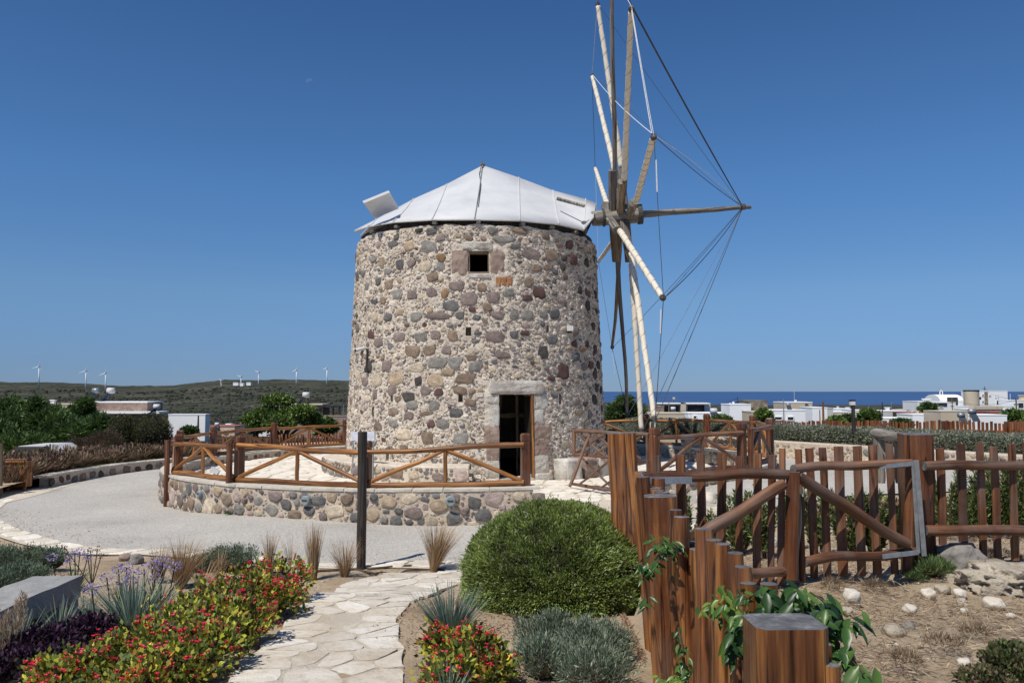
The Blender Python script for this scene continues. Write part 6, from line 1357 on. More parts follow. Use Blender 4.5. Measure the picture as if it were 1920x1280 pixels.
(a1, z1_), (a2, z2_) = PF(395, 818, 33), PF(655, 812, 37); picket_run('low picket fence beyond the left part of the log fence', a1, a2, 44, .8, .07, z1_, z2_)

# ================================================================== TREES AND SHRUBS OF THE MIDDLE DISTANCE
def tree(name, lab, cat, d, blobs, n, L, W, cols, trunk, group=None, up=.2, k=.72, jit=.6, wts=None, seed=0, twig='twig', lump=.3, base=None):
    c0 = P(trunk[0], trunk[1], d); zb = (base if base is not None else float(fz(c0.x, d)) if d > 34 else -.3)
    t = thing(name, (c0.x, c0.y, zb), lab, cat, group); b = MB(); r0 = max(.06, .004 * d); tops = []
    for (px, py, rx, ry) in blobs: tops.append(P(px, py, d + random.uniform(-1, 1) * rx * d / F * .6))
    z1 = min(q.z for q in tops); fork = Vector((c0.x, c0.y, zb + (z1 - zb) * .6)); b.tube([(c0.x, c0.y, zb - .3), fork], [r0, r0 * .7], 8)
    for q in tops: b.tube([fork, fork.lerp(q, .5) + Vector((0, 0, .05)), q], [r0 * .6, r0 * .4, r0 * .2], 6)
    b.build('trunk', M_['twig_brown'], t); pos = []; nr = []
    ar = [rx * ry for _, _, rx, ry in blobs]
    for i, (px, py, rx, ry) in enumerate(blobs):
        s_ = d / F; p, q = dome_pts(tops[i], (rx * s_, rx * s_ * .9, ry * s_), int(n * ar[i] / sum(ar)), .55, -.8, lump, 2.6, seed + i); pos.append(p); nr.append(q)
    pos = np.vstack(pos); nr = np.vstack(nr); cl = palette(cols, len(pos), .3, wts) * (1 + .5 * nz(pos, 1.1, seed))[:, None]; leaves('crown', pos, nr + np.array([0, 0, up]), L, W, cl, M_['leaf'], t, jit=jit)
    if k:
        b = MB()
        for i, (px, py, rx, ry) in enumerate(blobs): s_ = d / F; b.sphere(tops[i], 1, 12, 8, (rx * s_ * k, rx * s_ * k * .9, ry * s_ * k))
        b.build('inner_branches', M_[twig], t, smooth=True, kind='stuff')
    return t
CON = [(.035, .07, .02), (.06, .11, .03), (.10, .165, .045), (.16, .23, .07)]
LT = [(32, [(28, 800, 38, 30), (20, 770, 20, 22), (60, 790, 24, 20)], (30, 860), 'at the left edge, tall and dark'), (31, [(88, 788, 34, 26), (66, 764, 14, 16), (110, 800, 30, 24), (96, 830, 44, 26)], (90, 870), 'second from the left edge'),
      (33, [(150, 785, 28, 22), (160, 762, 12, 14), (128, 800, 26, 20)], (148, 850), 'with a pointed top before the flat roofs'), (30, [(150, 815, 40, 26), (185, 800, 22, 20), (196, 826, 26, 26)], (160, 865), 'in front, beside the round bushes'), (29.5, [(40, 840, 48, 26), (0, 830, 30, 36)], (30, 880), 'lowest, above the litter bin')]
for i, (d, bl, tr_, wh_) in enumerate(LT): tree('evergreen_tree', 'dark feathery evergreen tree ' + wh_, 'tree', d, bl, 13000, .22, .05, CON, tr_, 'dark evergreens at the left', seed=i * 5, wts=[.25, .35, .28, .12], lump=.4, up=.35)
for i, (px, py, rx, ry, wh_) in enumerate([(232, 812, 26, 36, 'left of the pair before the white house'), (284, 812, 36, 36, 'right of the pair before the white house')]):
    tree('round_bush', 'round olive-brown bush, ' + wh_, 'bush', 29, [(px, py, rx, ry), (px - 6, py + 14, rx, ry * .7)], 11000, .09, .03, [(.06, .075, .025), (.09, .10, .035), (.12, .10, .045), (.035, .045, .018)], (px, py + 30), 'round olive bushes', seed=30 + i, lump=.12, k=.85)
for i, (px, py, rx, ry, wh_) in enumerate([(196, 836, 34, 26, 'below the round bushes'), (150, 846, 30, 22, 'behind the feathery grass'), (100, 862, 26, 14, 'behind the litter bin')]):
    tree('dry_shrub', 'reddish brown dry twiggy shrub ' + wh_, 'shrub', 27.6, [(px, py, rx, ry)], 5000, .14, .012, [(.14, .09, .06), (.09, .06, .04), (.2, .13, .09), (.07, .07, .03)], (px, py + 20), 'dry shrubs in the left bed', seed=50 + i, k=.5, up=.8, twig='twig_brown', jit=.4)
# feathery brown grass in the left bed
V = []; Fs = []; CC = []; b0 = 0
for k in range(330):
    f = random.uniform(-123, -80); r = rL(f) + .45 + random.random() ** 1.2 * 2.6; x, y = polar(f, r); hh = random.uniform(.25, .55) * (1 + .25 * noise.noise(Vector((x, y, 0)))); nb_ = 46
    for i in range(nb_):
        a = random.uniform(0, 6.28); sp = random.uniform(.1, 1.2); c_ = np.array(random.choice([(.17, .10, .07), (.25, .16, .115), (.33, .23, .17), (.11, .075, .05), (.11, .11, .05)])) * random.uniform(.8, 1.2); side = np.array([-math.sin(a), math.cos(a), 0])
        for s_ in range(3):
            t = s_ / 2; p = np.array([x, y, -.2]) + np.array([math.cos(a) * sp * t, math.sin(a) * sp * t, t * (1 - .35 * t * sp)]) * hh * 1.2; w_ = (.005, .006, .016)[s_]; V += [p + side * w_, p - side * w_]
        Fs += [(b0, b0 + 1, b0 + 3, b0 + 2), (b0 + 2, b0 + 3, b0 + 5, b0 + 4)]; b0 += 6; CC += [c_] * 6
link('dry_grass', npmesh('dry_grass', V, Fs, np.array(CC)), M_['straw'], kind='stuff')
V = []; Fs = []; CC = []; b0 = 0
for k in range(2600):
    f = random.uniform(-124, -96); r = rL(f) + .32 + random.random() * .9; x, y = polar(f, r); a = random.uniform(0, 6.28); p = np.array([x, y, -.16]); q = p + np.array([random.gauss(0, .05), random.gauss(0, .05), random.uniform(.05, .14)]); s_ = np.array([math.cos(a), math.sin(a), 0]) * .02
    V += [p + s_, p - s_, q]; Fs.append((b0, b0 + 1, b0 + 2)); b0 += 3; CC += [np.array([.2, .25, .06]) * random.uniform(.6, 1.2)] * 3
link('green_grass', npmesh('green_grass', V, Fs, np.array(CC)), M_['straw'], kind='stuff')
FIG = [(.09, .15, .03), (.15, .23, .05), (.22, .30, .08), (.05, .09, .02)]
tree('fig_tree', 'spreading bright green tree with two storeys of foliage before the far houses', 'tree', 42, [(520, 750, 30, 9), (500, 776, 28, 11), (548, 777, 36, 13), (584, 787, 20, 12), (476, 785, 22, 9), (566, 769, 24, 8), (525, 790, 30, 10)], 9000, .2, .1, FIG, (530, 830), seed=70, k=.45, base=-2)
tree('dark_bush', 'dark green bush between the windmill and the lowest spokes', 'bush', 45, [(1160, 768, 20, 14), (1185, 772, 24, 18), (1172, 752, 16, 10), (1150, 780, 16, 12)], 9000, .2, .05, CON, (1172, 790), seed=80)
for i, (px, py, rx, ry, d, wh_) in enumerate([(1432, 784, 14, 13, 40, 'just left of the bent end of the log fence'), (1352, 790, 18, 6, 40, 'behind the back rail of the log fence'), (1568, 795, 14, 10, 44, 'behind the far picket fence left of the bollard lamp'), (1590, 790, 10, 8, 60, 'just behind the bollard lamp'), (1630, 783, 16, 12, 60, 'right of the bollard lamp among the low houses'),
      (1740, 770, 13, 11, 120, 'before the white building left of the chapel'), (1902, 783, 20, 11, 70, 'before the red roof at the right edge'), (1690, 796, 16, 6, 45, 'behind the far picket fence left of the tan house'), (612, 800, 18, 12, 44, 'right of the spreading tree'), (355, 812, 12, 8, 48, 'in front of the white house on the left'), (480, 800, 12, 8, 60, 'below the spreading tree'), (22, 770, 26, 14, 50, 'behind the evergreens at the left edge')]):
    tree('green_bush', 'rounded green bush ' + wh_, 'bush', d, [(px, py, rx, ry), (px - rx * .5, py + ry * .5, rx * .7, ry * .6)], 2600, .006 * d, .0028 * d, FIG if i % 2 == 0 else CON, (px, py + ry), 'bushes among the far houses', seed=90 + i, k=.75, base=P(px, py + ry * 2, d).z)
# scrub dots on the hills
V = []; Fs = []; CC = []; b0 = 0; base = np.array([v[:] for v in ICO1[0]]) * np.array([1, 1, .6])
n = 0
while n < 9000:
    px = random.uniform(-60, 1150) if random.random() < .85 else random.uniform(1150, 2000); d = math.exp(random.uniform(math.log(260), math.log(1450))); x = (px - 960) / F * d
    if noise.noise(Vector((x * .01, d * .01, 7))) + random.uniform(-.3, .3) < -.02: continue
    s_ = d * random.uniform(.0007, .0026); z = float(fz(x, d)) + noise.fractal(Vector((x * .006, d * .006, 0)), .9, 2.1, 7) * min(6, d * .0028) * (1 - .75 * float(sm(np.array((px - 950) / 260)))) - .15
    V.append(base * s_ * rng.uniform(.75, 1.25, (len(base), 1)) + np.array([x, d, z + s_ * .2])); Fs += [(a + b0, c + b0, e_ + b0) for a, c, e_ in ICO1[1]]; b0 += len(base); c_ = np.array(random.choice([(.026, .032, .02), (.036, .042, .028), (.055, .052, .038), (.022, .027, .02)])); CC += [c_] * len(base); n += 1
link('hillside_scrub', npmesh('hillside_scrub', np.vstack(V), Fs, np.array(CC)), M_['straw'], kind='stuff')

# ================================================================== FAR HOUSES
def heater(par, px, py, d, s_=1.0, mat='white', name='water_heater', tilt=True):
    c = P(px, py, d); r = 5.2 * s_ * d / F; b = MB(); b.tube([c + Vector((-r * 1.1, 0, 0)), c + Vector((r * 1.1, 0, 0))], r, 12); o = b.build('water_tank', M_['metal'] if mat == 'metal' else M_[mat], par, smooth=True)
    b = MB(); q = [c + Vector((-r * 4.4, -r, -r * 4.6)), c + Vector((-r * 3.6, r * 1.5, -r * 4.6)), c + Vector((r * .2, r * 1.5, -r * .8)), c + Vector((-r * .8, -r, -r * .8))] if tilt else [c + Vector((-r * 1.3, -r * 3, -r * 3.4)), c + Vector((r * 1.3, -r * 3, -r * 3.4)), c + Vector((r * 1.3, -r * .4, -r * .6)), c + Vector((-r * 1.3, -r * .4, -r * .6))]
    nn_ = (q[1] - q[0]).cross(q[3] - q[0]).normalized() * r * .15; b.add(q + [v - nn_ for v in q], [(0, 1, 2, 3), (7, 6, 5, 4), (0, 4, 5, 1), (1, 5, 6, 2), (2, 6, 7, 3), (3, 7, 4, 0)]); b.build('solar_collector', M_['solar'], par)
    b = MB()
    for dx in (-.6, .6): b.tube([c + Vector((dx * r, r * .3, 0)), c + Vector((dx * r + r * .3, r * .5, -r * 4.8))], r * .12, 4)
    b.build('stand', M_['dark'], par)
def house(lab, px0, px1, py, d, mat, wins=(), deep=8, drop=4, slab=None, cat='house', parapet=True, heaters=(), chim=(), group='far white houses of the town', name='house', bands=(), side=None):
    deep = min(deep, .035 * d + .4); a, c = P(px0, py, d), P(px1, py, d); zb = P(px0, 800 if d < 1000 else py + 5, d).z - drop; t = thing(name, ((a.x + c.x) / 2, d, zb), lab, cat, group); w_ = c.x - a.x; b = MB(); zt_ = a.z
    par_ = .12 * 1.5 * d / 100 + .1
    b.box(((a.x + c.x) / 2, d + deep / 2, (zt_ + zb) / 2), (w_, deep, zt_ - zb)); b.build('wall', M_[mat], t)
    b = MB(); e_ = .05 + d * .0006; b.box(((a.x + c.x) / 2, d + deep / 2, zt_ + e_ * .45), (w_ + e_ * .5, deep + e_ * .5, e_ * .9))
    b.build('roof_slab', M_[slab or mat], t)
    for (x0, y0, x1, y1, *m) in wins:
        p, q = P(x0, y0, d), P(x1, y1, d); cx_, cz_ = (p.x + q.x) / 2, (p.z + q.z) / 2; f_ = .0008 * d; b = MB(); W_, H_ = q.x - p.x, p.z - q.z
        for dx, dz, sx, sz in ((-W_ / 2, 0, f_, H_ + f_), (W_ / 2, 0, f_, H_ + f_), (0, H_ / 2, W_, f_), (0, -H_ / 2, W_, f_)): b.box((cx_ + dx, d - .02, cz_ + dz), (sx, .1, sz))
        wn = b.build('window', M_[mat if not m else m[0]], t); b = MB(); b.box((cx_, d - .005, cz_), (W_, .04, H_)); b.build('pane', M_['glass'] if not m else M_[m[0]], wn)  # dark ones also stand in for shade inside open verandas and balconies
    for (x0, y0, x1, y1, m, nm) in bands:
        p, q = P(x0, y0, d - .4), P(x1, y1, d - .4); b = MB(); b.box(((p.x + q.x) / 2, d - .2 + deep * .15, (p.z + q.z) / 2), (q.x - p.x, .6 + deep * .3, p.z - q.z)); b.build(nm, M_[m], t)
    for h in heaters: heater(t, *h)
    for (x, y0, y1, w2, m) in chim: p, q = P(x, y0, d + 1), P(x, y1, d + 1); b = MB(); W_ = w2 * d / F; b.box((p.x, d + 1.2, (p.z + q.z) / 2), (W_, W_, p.z - q.z)); b.box((p.x, d + 1.2, p.z), (W_ * 1.35, W_ * 1.35, W_ * .25)); b.build('chimney', M_[m], t)
    return t
house('flat-roofed house with two solar water tanks behind the evergreens', 76, 150, 759, 44, 'cream_wall', deep=6, chim=((96, 750, 760, 7, 'bright_wall'),), group=None)
t = house('long low grey house with tanks on its roof behind the evergreens', 150, 276, 755, 42, 'pink', deep=7, heaters=((180, 732, 43, 1.0, 'metal'), (208, 732, 43, 1.05, 'white')), slab='bright_wall', group=None, bands=((186, 771, 300, 775, 'bright_wall', 'canopy'),), wins=((206, 780, 222, 796), (248, 779, 262, 796)))  # dark wall colour stands in for the canopy's shade
t = thing('water_heater', P(294, 768, 42), 'small solar water tank on the canopy end of the long grey house', 'water tank'); heater(t, 294, 762, 41.5, .9, 'white')
house('white gabled house with a dark pole before it, left of the log fence', 316, 385, 778, 52, 'white_wall', deep=.8, group=None, slab='white_wall', wins=((356, 800, 364, 804),))
house('small pink-roofed shed below the white house on the left', 312, 336, 822, 46, 'tile_red', deep=2, drop=2, group=None)
house('low ochre house with a white tank behind the left log fence', 385, 440, 800, 62, 'cream_wall', heaters=((407, 795, 62, .6, 'white', 'x', False),), wins=((395, 806, 402, 812), (420, 806, 427, 812)), slab='tile_red')
house('pale house with a chimney behind the left log fence', 412, 500, 803, 74, 'bright_wall', wins=((418, 806, 424, 812), (446, 806, 452, 812), (470, 806, 476, 812)), chim=((428, 795, 803, 8, 'white_wall'), (436, 796, 803, 4, 'grey_wall')))
house('tan house with a solar tank behind the spreading tree', 510, 604, 759, 58, 'pink', deep=8, heaters=((574, 740, 59, 1.0, 'white'),), slab='cream_wall', group=None)
house('white cottage beneath the spreading tree', 600 - 120, 560, 800, 64, 'white_wall', wins=((500, 806, 506, 813), (540, 806, 548, 813)))
t = house('grey terrace house with a dark pergola just left of the windmill', 600, 662, 781, 56, 'pink', deep=10, group=None)
b = MB()
for x in (605, 624, 636, 652): p, q = P(x, 762, 57), P(x, 781, 57); b.tube([p, q], .09, 5)
b.box(P(634, 761, 59), (2.6, 4, .12)); b.build('pergola', M_['dark_wood'], t)
house('white low house behind the back rail of the log fence', 640, 700, 800, 90, 'bright_wall')
# right-hand town
house('flat-roofed house with a long open veranda right of the lowest spokes', 1235, 1332, 757, 75, 'grey_wall', wins=((1246, 761, 1272, 775, 'dark'), (1290, 760, 1320, 774, 'dark')), deep=8, bands=((1276, 755, 1286, 778, 'cream_wall', 'pier'), (1232, 755, 1330, 757, 'bright_wall', 'roof_edge')), heaters=((1264, 747, 76, .55, 'metal'),), group=None)
house('low tan wall-like house in front of the veranda house', 1210, 1284, 776, 50, 'cream_wall', deep=5, drop=3, group=None)
house('pink gable end beside the veranda house', 1226, 1245, 763, 60, 'pink', deep=3, group=None)
house('cluttered white roofs with three round tanks behind the log fence', 1290, 1375, 775, 70, 'bright_wall', deep=6, heaters=((1338, 770, 68, 1.0, 'white', 'x', False), (1372, 776, 68, .9, 'white', 'x', False), (1262, 766, 68, .7, 'white', 'x', False)), wins=((1300, 779, 1306, 785),))
house('white cube house with two short chimneys left of the rubble-stone house', 1368, 1408, 759, 66, 'bright_wall', deep=6, chim=((1370, 755, 759, 1.5, 'white_wall'), (1376, 753, 759, 3, 'white_wall')), wins=((1396, 771, 1400, 776),), group=None)
house('house of bare rubble stone behind the white cube house', 1402, 1439, 752, 95, 'stonewall_far', deep=7, group=None, wins=((1408, 764, 1412, 769),))
house('beige house below the rubble-stone house', 1409, 1441, 773, 60, 'cream_wall', deep=5)
house('white house with a dark square window', 1441, 1510, 770, 60, 'bright_wall', deep=6, wins=((1476, 781, 1488, 788), (1452, 781, 1466, 787)), heaters=((1478, 758, 61, .6, 'metal', 'x', False),), group=None)
house('tall cream block behind the white house with the dark window', 1470, 1523, 755, 72, 'cream_wall', deep=8, chim=((1493, 750, 755, 3, 'white_wall'),), slab='bright_wall', wins=((1510, 757, 1515, 773, 'stonewall_far'),), group=None)
house('plain white house between the cream block and the thin brown pole', 1523, 1551, 765, 64, 'bright_wall', deep=8, group=None)
house('white house with a shaded side right of the thin brown pole', 1548, 1562, 766, 66, 'grey_wall', deep=7)  # grey wall colour stands in for the shade on this white house
house('low ochre and white house left of the bollard lamp', 1557, 1602, 773, 90, 'cream_wall', wins=((1570, 777, 1582, 780), (1588, 776, 1594, 783)), deep=8, chim=((1572, 762, 767, 3, 'white_wall'),), slab='white_wall')
house('distant white house with small roof box just left of the bollard lamp', 1560, 1598, 767, 130, 'bright_wall', chim=((1590, 764, 768, 5, 'white_wall'),))
house('low white house right of the bollard lamp', 1602, 1640, 770, 100, 'white_wall', wins=((1606, 780, 1614, 786), (1626, 773, 1634, 777)))
house('white house with a bluish veranda right of the bollard lamp', 1618, 1655, 779, 80, 'white_wall', wins=((1622, 783, 1630, 789),))
house('long grey-roofed building left of the brown-eaved house', 1655, 1700, 771, 95, 'grey_wall', slab='white_wall', wins=((1682, 777, 1684, 787),), chim=((1665, 764, 771, 6, 'white_wall'),), group=None)
house('low dark-fronted house with a brown tiled eave', 1697, 1732, 774, 92, 'dark', slab='tile_red', chim=((1704, 768, 773, 3, 'cream_wall'), (1711, 768, 773, 3, 'white_wall')), group=None)
house('white parapet in front of the far picket fence', 1655, 1712, 785, 60, 'bright_wall', drop=2)
house('long white house left of the tan house', 1711, 1766, 778, 66, 'bright_wall', chim=((1722, 770, 786, 4, 'cream_wall'),), deep=6)
house('white house with open balconies left of the chapel', 1720, 1762, 753, 150, 'white_wall', wins=((1726, 757, 1738, 764, 'dark'), (1745, 760, 1749, 765)), chim=((1738, 748, 753, 9, 'white_wall'),), deep=12, group=None)
house('white house with a dark balcony below the chapel', 1752, 1792, 755, 140, 'white_wall', wins=((1757, 756, 1775, 761, 'dark'), (1761, 762, 1768, 765)), deep=12, group=None)
house('tan house with solar panels behind the far picket fence', 1764, 1815, 772, 58, 'cream_wall', deep=6, drop=1, group=None, wins=((1795, 811, 1802, 817), (1812, 812, 1818, 818)), heaters=((1802, 778, 56, .9, 'metal', 'x', False), (1822, 771, 60, 1.0, 'metal', 'x', False)))
house('long white house below the red roof', 1815, 1888, 779, 62, 'bright_wall', deep=8, group=None)
house('low house with a red tiled roof', 1856, 1905, 773, 85, 'tile_red', deep=6, slab='tile_red', group=None)
house('white strip house beneath the large white apartment block', 1820, 1900, 768, 120, 'bright_wall', wins=((1860, 769, 1864, 772),), bands=((1830, 761, 1880, 767, 'cream_wall', 'tiled_canopy'),), deep=10)
house('large white apartment block right of the round tan tower', 1833, 1889, 733, 190, 'bright_wall', deep=20, wins=((1841, 739, 1845, 743), (1854, 740, 1858, 743), (1841, 751, 1845, 755), (1866, 740, 1868, 746), (1870, 740, 1872, 746), (1868, 750, 1873, 759), (1876, 750, 1882, 760), (1846, 735, 1852, 757, 'stonewall_far')), group=None, cat='building')
house('white house at the right edge beyond the poles', 1906, 1960, 751, 150, 'white_wall', wins=((1910, 756, 1918, 763, 'dark'),), chim=((1917, 741, 751, 7, 'cream_wall'),), deep=12, group=None)
for k, (a, c, y, d) in enumerate([(1640, 1662, 776, 160), (1300, 1330, 770, 150), (1700, 1716, 769, 200), (1790, 1822, 762, 170), (1880, 1902, 762, 150)]):
    house('small distant white house ' + ['left of the long grey-roofed building', 'behind the cluttered roofs', 'on the slope left of the chapel', 'below the round tan tower', 'below the right end of the apartment block'][k], a, c, y, d, 'white_wall', wins=((a + 5, y + 3, a + 8, y + 6),), deep=8)
# chapel
a, c = P(1762, 747, 175), P(1806, 747, 175); ch = thing('chapel', ((a.x + c.x) / 2, 178, P(1780, 760, 175).z), 'white barrel-vaulted chapel with a small bell arch above the town', 'chapel'); b = MB(); V = []; zb = P(0, 762, 175).z; r = (P(0, 739.5, 175).z - P(0, 750, 175).z); zc = P(0, 750, 175).z
for x in (a.x, c.x):
    V.append((x, 175 - .01, zb))
    for k in range(13): an = math.pi * k / 12; V.append((x, 178.2 - 3.2 * math.cos(an), zc + r * math.sin(an)))
    V.append((x, 181.4, zb))
b.add(V, [(k, k + 15, k + 16, k + 1) for k in range(14)] + [tuple(range(15))[::-1], tuple(range(15, 30))]); b.build('vault', M_['bright_wall'], ch)
V = []; p = P(1765, 740, 177); s_ = 175 / F; b = MB()
arc = [p + Vector((-2.4 * s_, 0, -2 * s_))] + [p + Vector((-2.4 * s_ * math.cos(math.pi * k / 8), 0, 5 * s_ + 3 * s_ * math.sin(math.pi * k / 8))) for k in range(9)] + [p + Vector((2.4 * s_, 0, -2 * s_))]
b.tube(arc, 1.0 * s_, 6); b.build('bell_arch', M_['bright_wall'], ch); b = MB(); b.sphere(p + Vector((0, 0, 4 * s_)), 1.1 * s_, 8, 6); b.build('bell', M_['dark'], ch)
b = MB(); b.box(P(1786, 754, 174.9), (2.2, .3, 2.2)); b.build('door', M_['dark'], ch)
# round tan tower
c0 = P(1821, 733, 180); rt = thing('round_tower', (c0.x, c0.y, P(0, 760, 180).z), 'round tan stone tower between the chapel and the white apartment block', 'tower'); b = MB(); R_ = 13 * 180 / F; b.tube([(c0.x, c0.y, P(0, 765, 180).z), (c0.x, c0.y, c0.z)], R_, 24); b.build('wall', M_['cream_wall'], rt, smooth=False)
b = MB(); b.tube([(c0.x, c0.y, c0.z), (c0.x, c0.y, c0.z + .25)], R_ * 1.04, 24); b.build('rim', M_['dark_wood'], rt); b = MB(); b.box(c0 + Vector((R_ * .85, -R_ * .55, -1.6)), (.5, .4, .6)); b.build('window', M_['dark'], rt)
# poles
def pole(lab, px, py, d, w_=2.0, mat='tan_wood', cross=False, pb=805, name='utility_pole'):
    p = P(px, py, d); zb = P(px, pb, d).z; t = thing(name, (p.x, p.y, zb), lab, 'pole', 'poles among the far houses'); b = MB(); b.tube([(p.x, p.y, zb), p], [w_ * d / F * .6, w_ * d / F * .4], 6); b.build('shaft', M_[mat], t)
    if cross: b = MB(); b.box(p - Vector((0, 0, .6)), (8 * d / F, .12, .12)); b.box(p - Vector((0, 0, 1.2)), (6 * d / F, .12, .12)); b.build('crossarm', M_[mat], t)
    return t
POL = [(1543, 753, 50, 4.0, 'honey', False, 'thick brown pole before the white house'), (1537, 768, 50, 2.0, 'honey', False, 'short leaning brown stake beside the thick brown pole'), (1469, 748, 58, 2.2, 'grey_metal', False, 'pale lamp pole on the left of the cream block'), (1489, 731, 80, 1.0, 'white', False, 'thin white aerial above the cream block'), (1383, 744, 90, 1.2, 'dark_wood', True, 'small cross-armed pole behind the white cube house'), (1254, 744, 60, 1.6, 'tan_wood', False, 'brown post before the veranda house'), (1654, 753, 70, 1.8, 'dark_wood', False, 'dark pole right of the bollard lamp'), (1629, 760, 90, 1.0, 'grey_metal', False, 'thin grey pole right of the bollard lamp'), (1785, 745, 110, 2.0, 'tan_wood', True, 'weathered pole in front of the chapel'), (1671, 752, 110, 1.2, 'grey_metal', False, 'thin pole above the long grey-roofed building'), (1846, 724, 200, 1.2, 'dark_wood', True, 'aerial on the white apartment block'), (1905, 745, 70, 3.0, 'grey_wood', True, 'thick weathered pole at the right edge'), (1894, 738, 160, 2.0, 'white', False, 'white mast right of the apartment block'), (372, 779, 48, 3.4, 'dark_wood', False, 'dark pole before the white house on the left'), (644, 758, 50, 1.6, 'grey_metal', False, 'grey pole just left of the windmill'), (53, 762, 40, 1.0, 'white', False, 'thin pole carrying a round lamp above the evergreens')]
for px, py, d, w_, m, cr, lab in POL: pole(lab, px, py, d, w_, m, cr)
t = thing('globe_lamp', P(53, 752, 40), 'white globe lamp above the evergreens at the left', 'lamp'); b = MB(); b.sphere(P(53, 752.5, 40), 4.4 * 40 / F, 12, 8); b.build('globe', M_['white'], t, smooth=True)
for k, (p, q) in enumerate(((P(1383, 746, 90), P(1185, 770, 55)), (P(1383, 746, 90), P(1480, 756, 80)), (P(1846, 728, 200), P(1905, 747, 70)), (P(1785, 748, 110), P(1905, 750, 70)))):
    b = MB(); b.tube([p.lerp(q, i / 12) - Vector((0, 0, .6 * 4 * (i / 12) * (1 - i / 12))) for i in range(13)], .018, 3); tag(b.build('power_line', M_['rope']), ['thin overhead cable from the cross-armed pole towards the spokes', 'thin overhead cable from the cross-armed pole to the cream block', 'thin overhead cable from the apartment block to the right edge', 'thin overhead cable from the chapel pole to the right edge'][k], 'cable', 'overhead cables')
# white car roof behind the grasses
cb = P(85, 880, 26.5); car = thing('parked_car', (cb.x, cb.y, -.6), 'white car mostly hidden behind the brown grass at the left', 'car'); W_ = 2.6
prof = [(-.5, .15), (-.5, .5), (-.42, .62), (-.3, .68), (-.17, 1.0), (.17, 1.02), (.32, .72), (.47, .66), (.5, .5), (.5, .15)]
b = MB(); V = [(cb.x + x * W_, cb.y + y, -.55 + z * .95) for y in (-.75, .75) for x, z in prof]; n_ = len(prof); b.add(V, [(i, (i + 1) % n_, n_ + (i + 1) % n_, n_ + i) for i in range(n_)] + [tuple(range(n_))[::-1], tuple(range(n_, 2 * n_))]); b.build('body', M_['white'], car)
b = MB(); b.box((cb.x, cb.y - .75, -.55 + .83), (W_ * .42, .03, .2)); b.build('side_window', M_['glass'], car)
for sx in (-.3, .3): b = MB(); b.tube([(cb.x + sx * W_, cb.y - .8, -.4), (cb.x + sx * W_, cb.y - .6, -.4)], .27, 14); b.build('wheel', M_['dark'], car)

# ================================================================== WIND TURBINES
def turbine(px, pyb, pyh, d, bl, ang, lab):
    q, h = P(px, pyb, d), P(px, pyh, d); t = thing('wind_turbine', q, lab, 'wind turbine', 'wind turbines on the ridge'); s_ = d / F; b = MB(); b.tube([q - Vector((0, 0, 8)), h], [1.35 * s_, .8 * s_], 10); b.build('tower', M_['turbine'], t, smooth=True)
    b = MB(); b.box(h + Vector((0, 1.2 * s_, 0)), (1.8 * s_, 4.5 * s_, 1.8 * s_)); b.build('nacelle', M_['turbine'], t); b = MB(); b.sphere(h + Vector((0, -1.6 * s_, 0)), 1.1 * s_, 8, 6); b.build('hub', M_['turbine'], t)
    for k in range(3):
        a = math.radians(ang + 120 * k); dv = Vector((math.sin(a), 0, math.cos(a))); sd = Vector((math.cos(a), .35, -math.sin(a))); o_ = h + Vector((0, -1.7 * s_, 0)); L = bl * s_
        b = MB(); V = []
        for tt, ww in ((0, .35), (.12, .75), (.5, .5), (1, .14)): V += [o_ + dv * L * tt + sd * ww * s_ * .8, o_ + dv * L * tt + Vector((0, .25 * ww * s_, 0)), o_ + dv * L * tt - sd * ww * s_ * .8, o_ + dv * L * tt - Vector((0, .25 * ww * s_, 0))]
        b.add(V, [(i * 4 + j, i * 4 + (j + 1) % 4, (i + 1) * 4 + (j + 1) % 4, (i + 1) * 4 + j) for i in range(3) for j in range(4)]); b.build('blade', M_['turbine'], t)
M_['turbine'] = simple('turbine_white', [(.3, (.62, .65, .7)), (.7, (.68, .71, .76))], .1, .5, 0, .01)
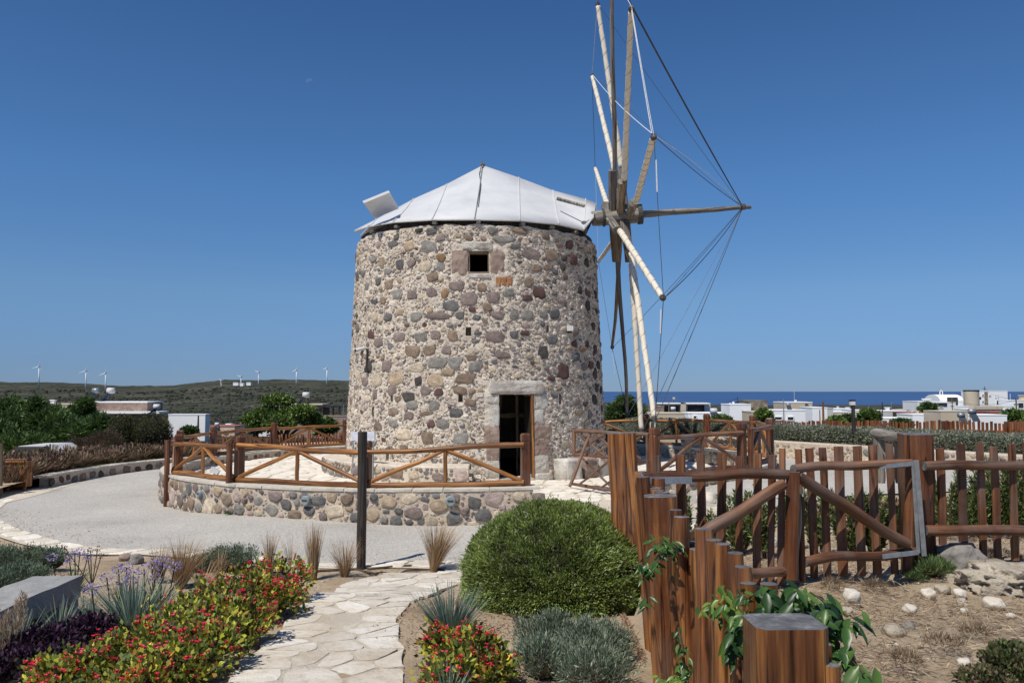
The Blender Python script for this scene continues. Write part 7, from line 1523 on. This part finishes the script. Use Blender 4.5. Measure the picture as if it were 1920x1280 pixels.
for px, pyb, pyh, bl, ang, lab in [(73, 720, 687, 13, 14, 'leftmost wind turbine, the tallest, on the left ridge'), (161, 726, 695, 13, 12, 'left one of the two close wind turbines on the left ridge'), (198, 731, 699, 14, 8, 'right one of the two close wind turbines on the left ridge'), (415, 721, 713.5, 6, 70, 'smallest wind turbine, only its blades above the ridge'), (452, 720, 706, 8, 50, 'wind turbine above the white buildings on the ridge'), (485, 719, 697.5, 8, 55, 'wind turbine just right of the white ridge buildings'), (556, 718, 693, 9, 5, 'wind turbine left of the one nearest the windmill'), (613, 718, 690, 8, 15, 'wind turbine nearest the windmill')]:
    turbine(px, pyb, pyh, 1500, bl, ang, lab)
for k, (x0, x1, y0) in enumerate(((437, 446, 717.6), (450, 456, 718.6), (462, 470, 717.3))): house('tiny white building on the ridge, ' + ['left of three', 'middle of three', 'right of three'][k], x0, x1, y0, 1450, 'bright_wall', drop=0, deep=10, group='white buildings on the ridge')
# daytime moon: half disc with a faint glow standing in for sunlight, mostly transparent
m, n_, b_, l_ = nodes('moon_glow'); em = n_.nodes.new('ShaderNodeEmission'); em.inputs[0].default_value = (.5, .6, .8, 1); em.inputs[1].default_value = .55; tr_ = n_.nodes.new('ShaderNodeBsdfTransparent'); mx = n_.nodes.new('ShaderNodeMixShader'); mx.inputs[0].default_value = .17
l_(tr_.outputs[0], mx.inputs[1]); l_(em.outputs[0], mx.inputs[2]); l_(mx.outputs[0], n_.nodes['Material Output'].inputs['Surface'])
D_ = 20000; ctr = P(580, 154, D_); R_ = 6.8 * D_ / F / math.cos(.3); b = MB(); V = []; nseg = 20; tx_ = Vector((math.cos(.45), 0, -math.sin(.45) * -1)); ty_ = Vector((0, 0, 1)); a0 = math.radians(28)
ex = Vector((math.cos(a0), 0, -math.sin(a0) * -.0 + math.sin(a0))); ex = Vector((math.cos(-a0), 0, math.sin(a0) * .6)).normalized(); ey = Vector((-ex.z, 0, ex.x))
for k in range(nseg + 1):
    an = math.pi * k / nseg; V.append(ctr + ex * R_ * math.cos(an) + ey * R_ * math.sin(an)); V.append(ctr + ex * R_ * math.cos(an) + ey * R_ * math.sin(an) * .12)
b.add(V, [(2 * k, 2 * k + 1, 2 * k + 3, 2 * k + 2) for k in range(nseg)]); tag(b.build('moon', m), 'faint daytime half moon in the upper left sky', 'moon')
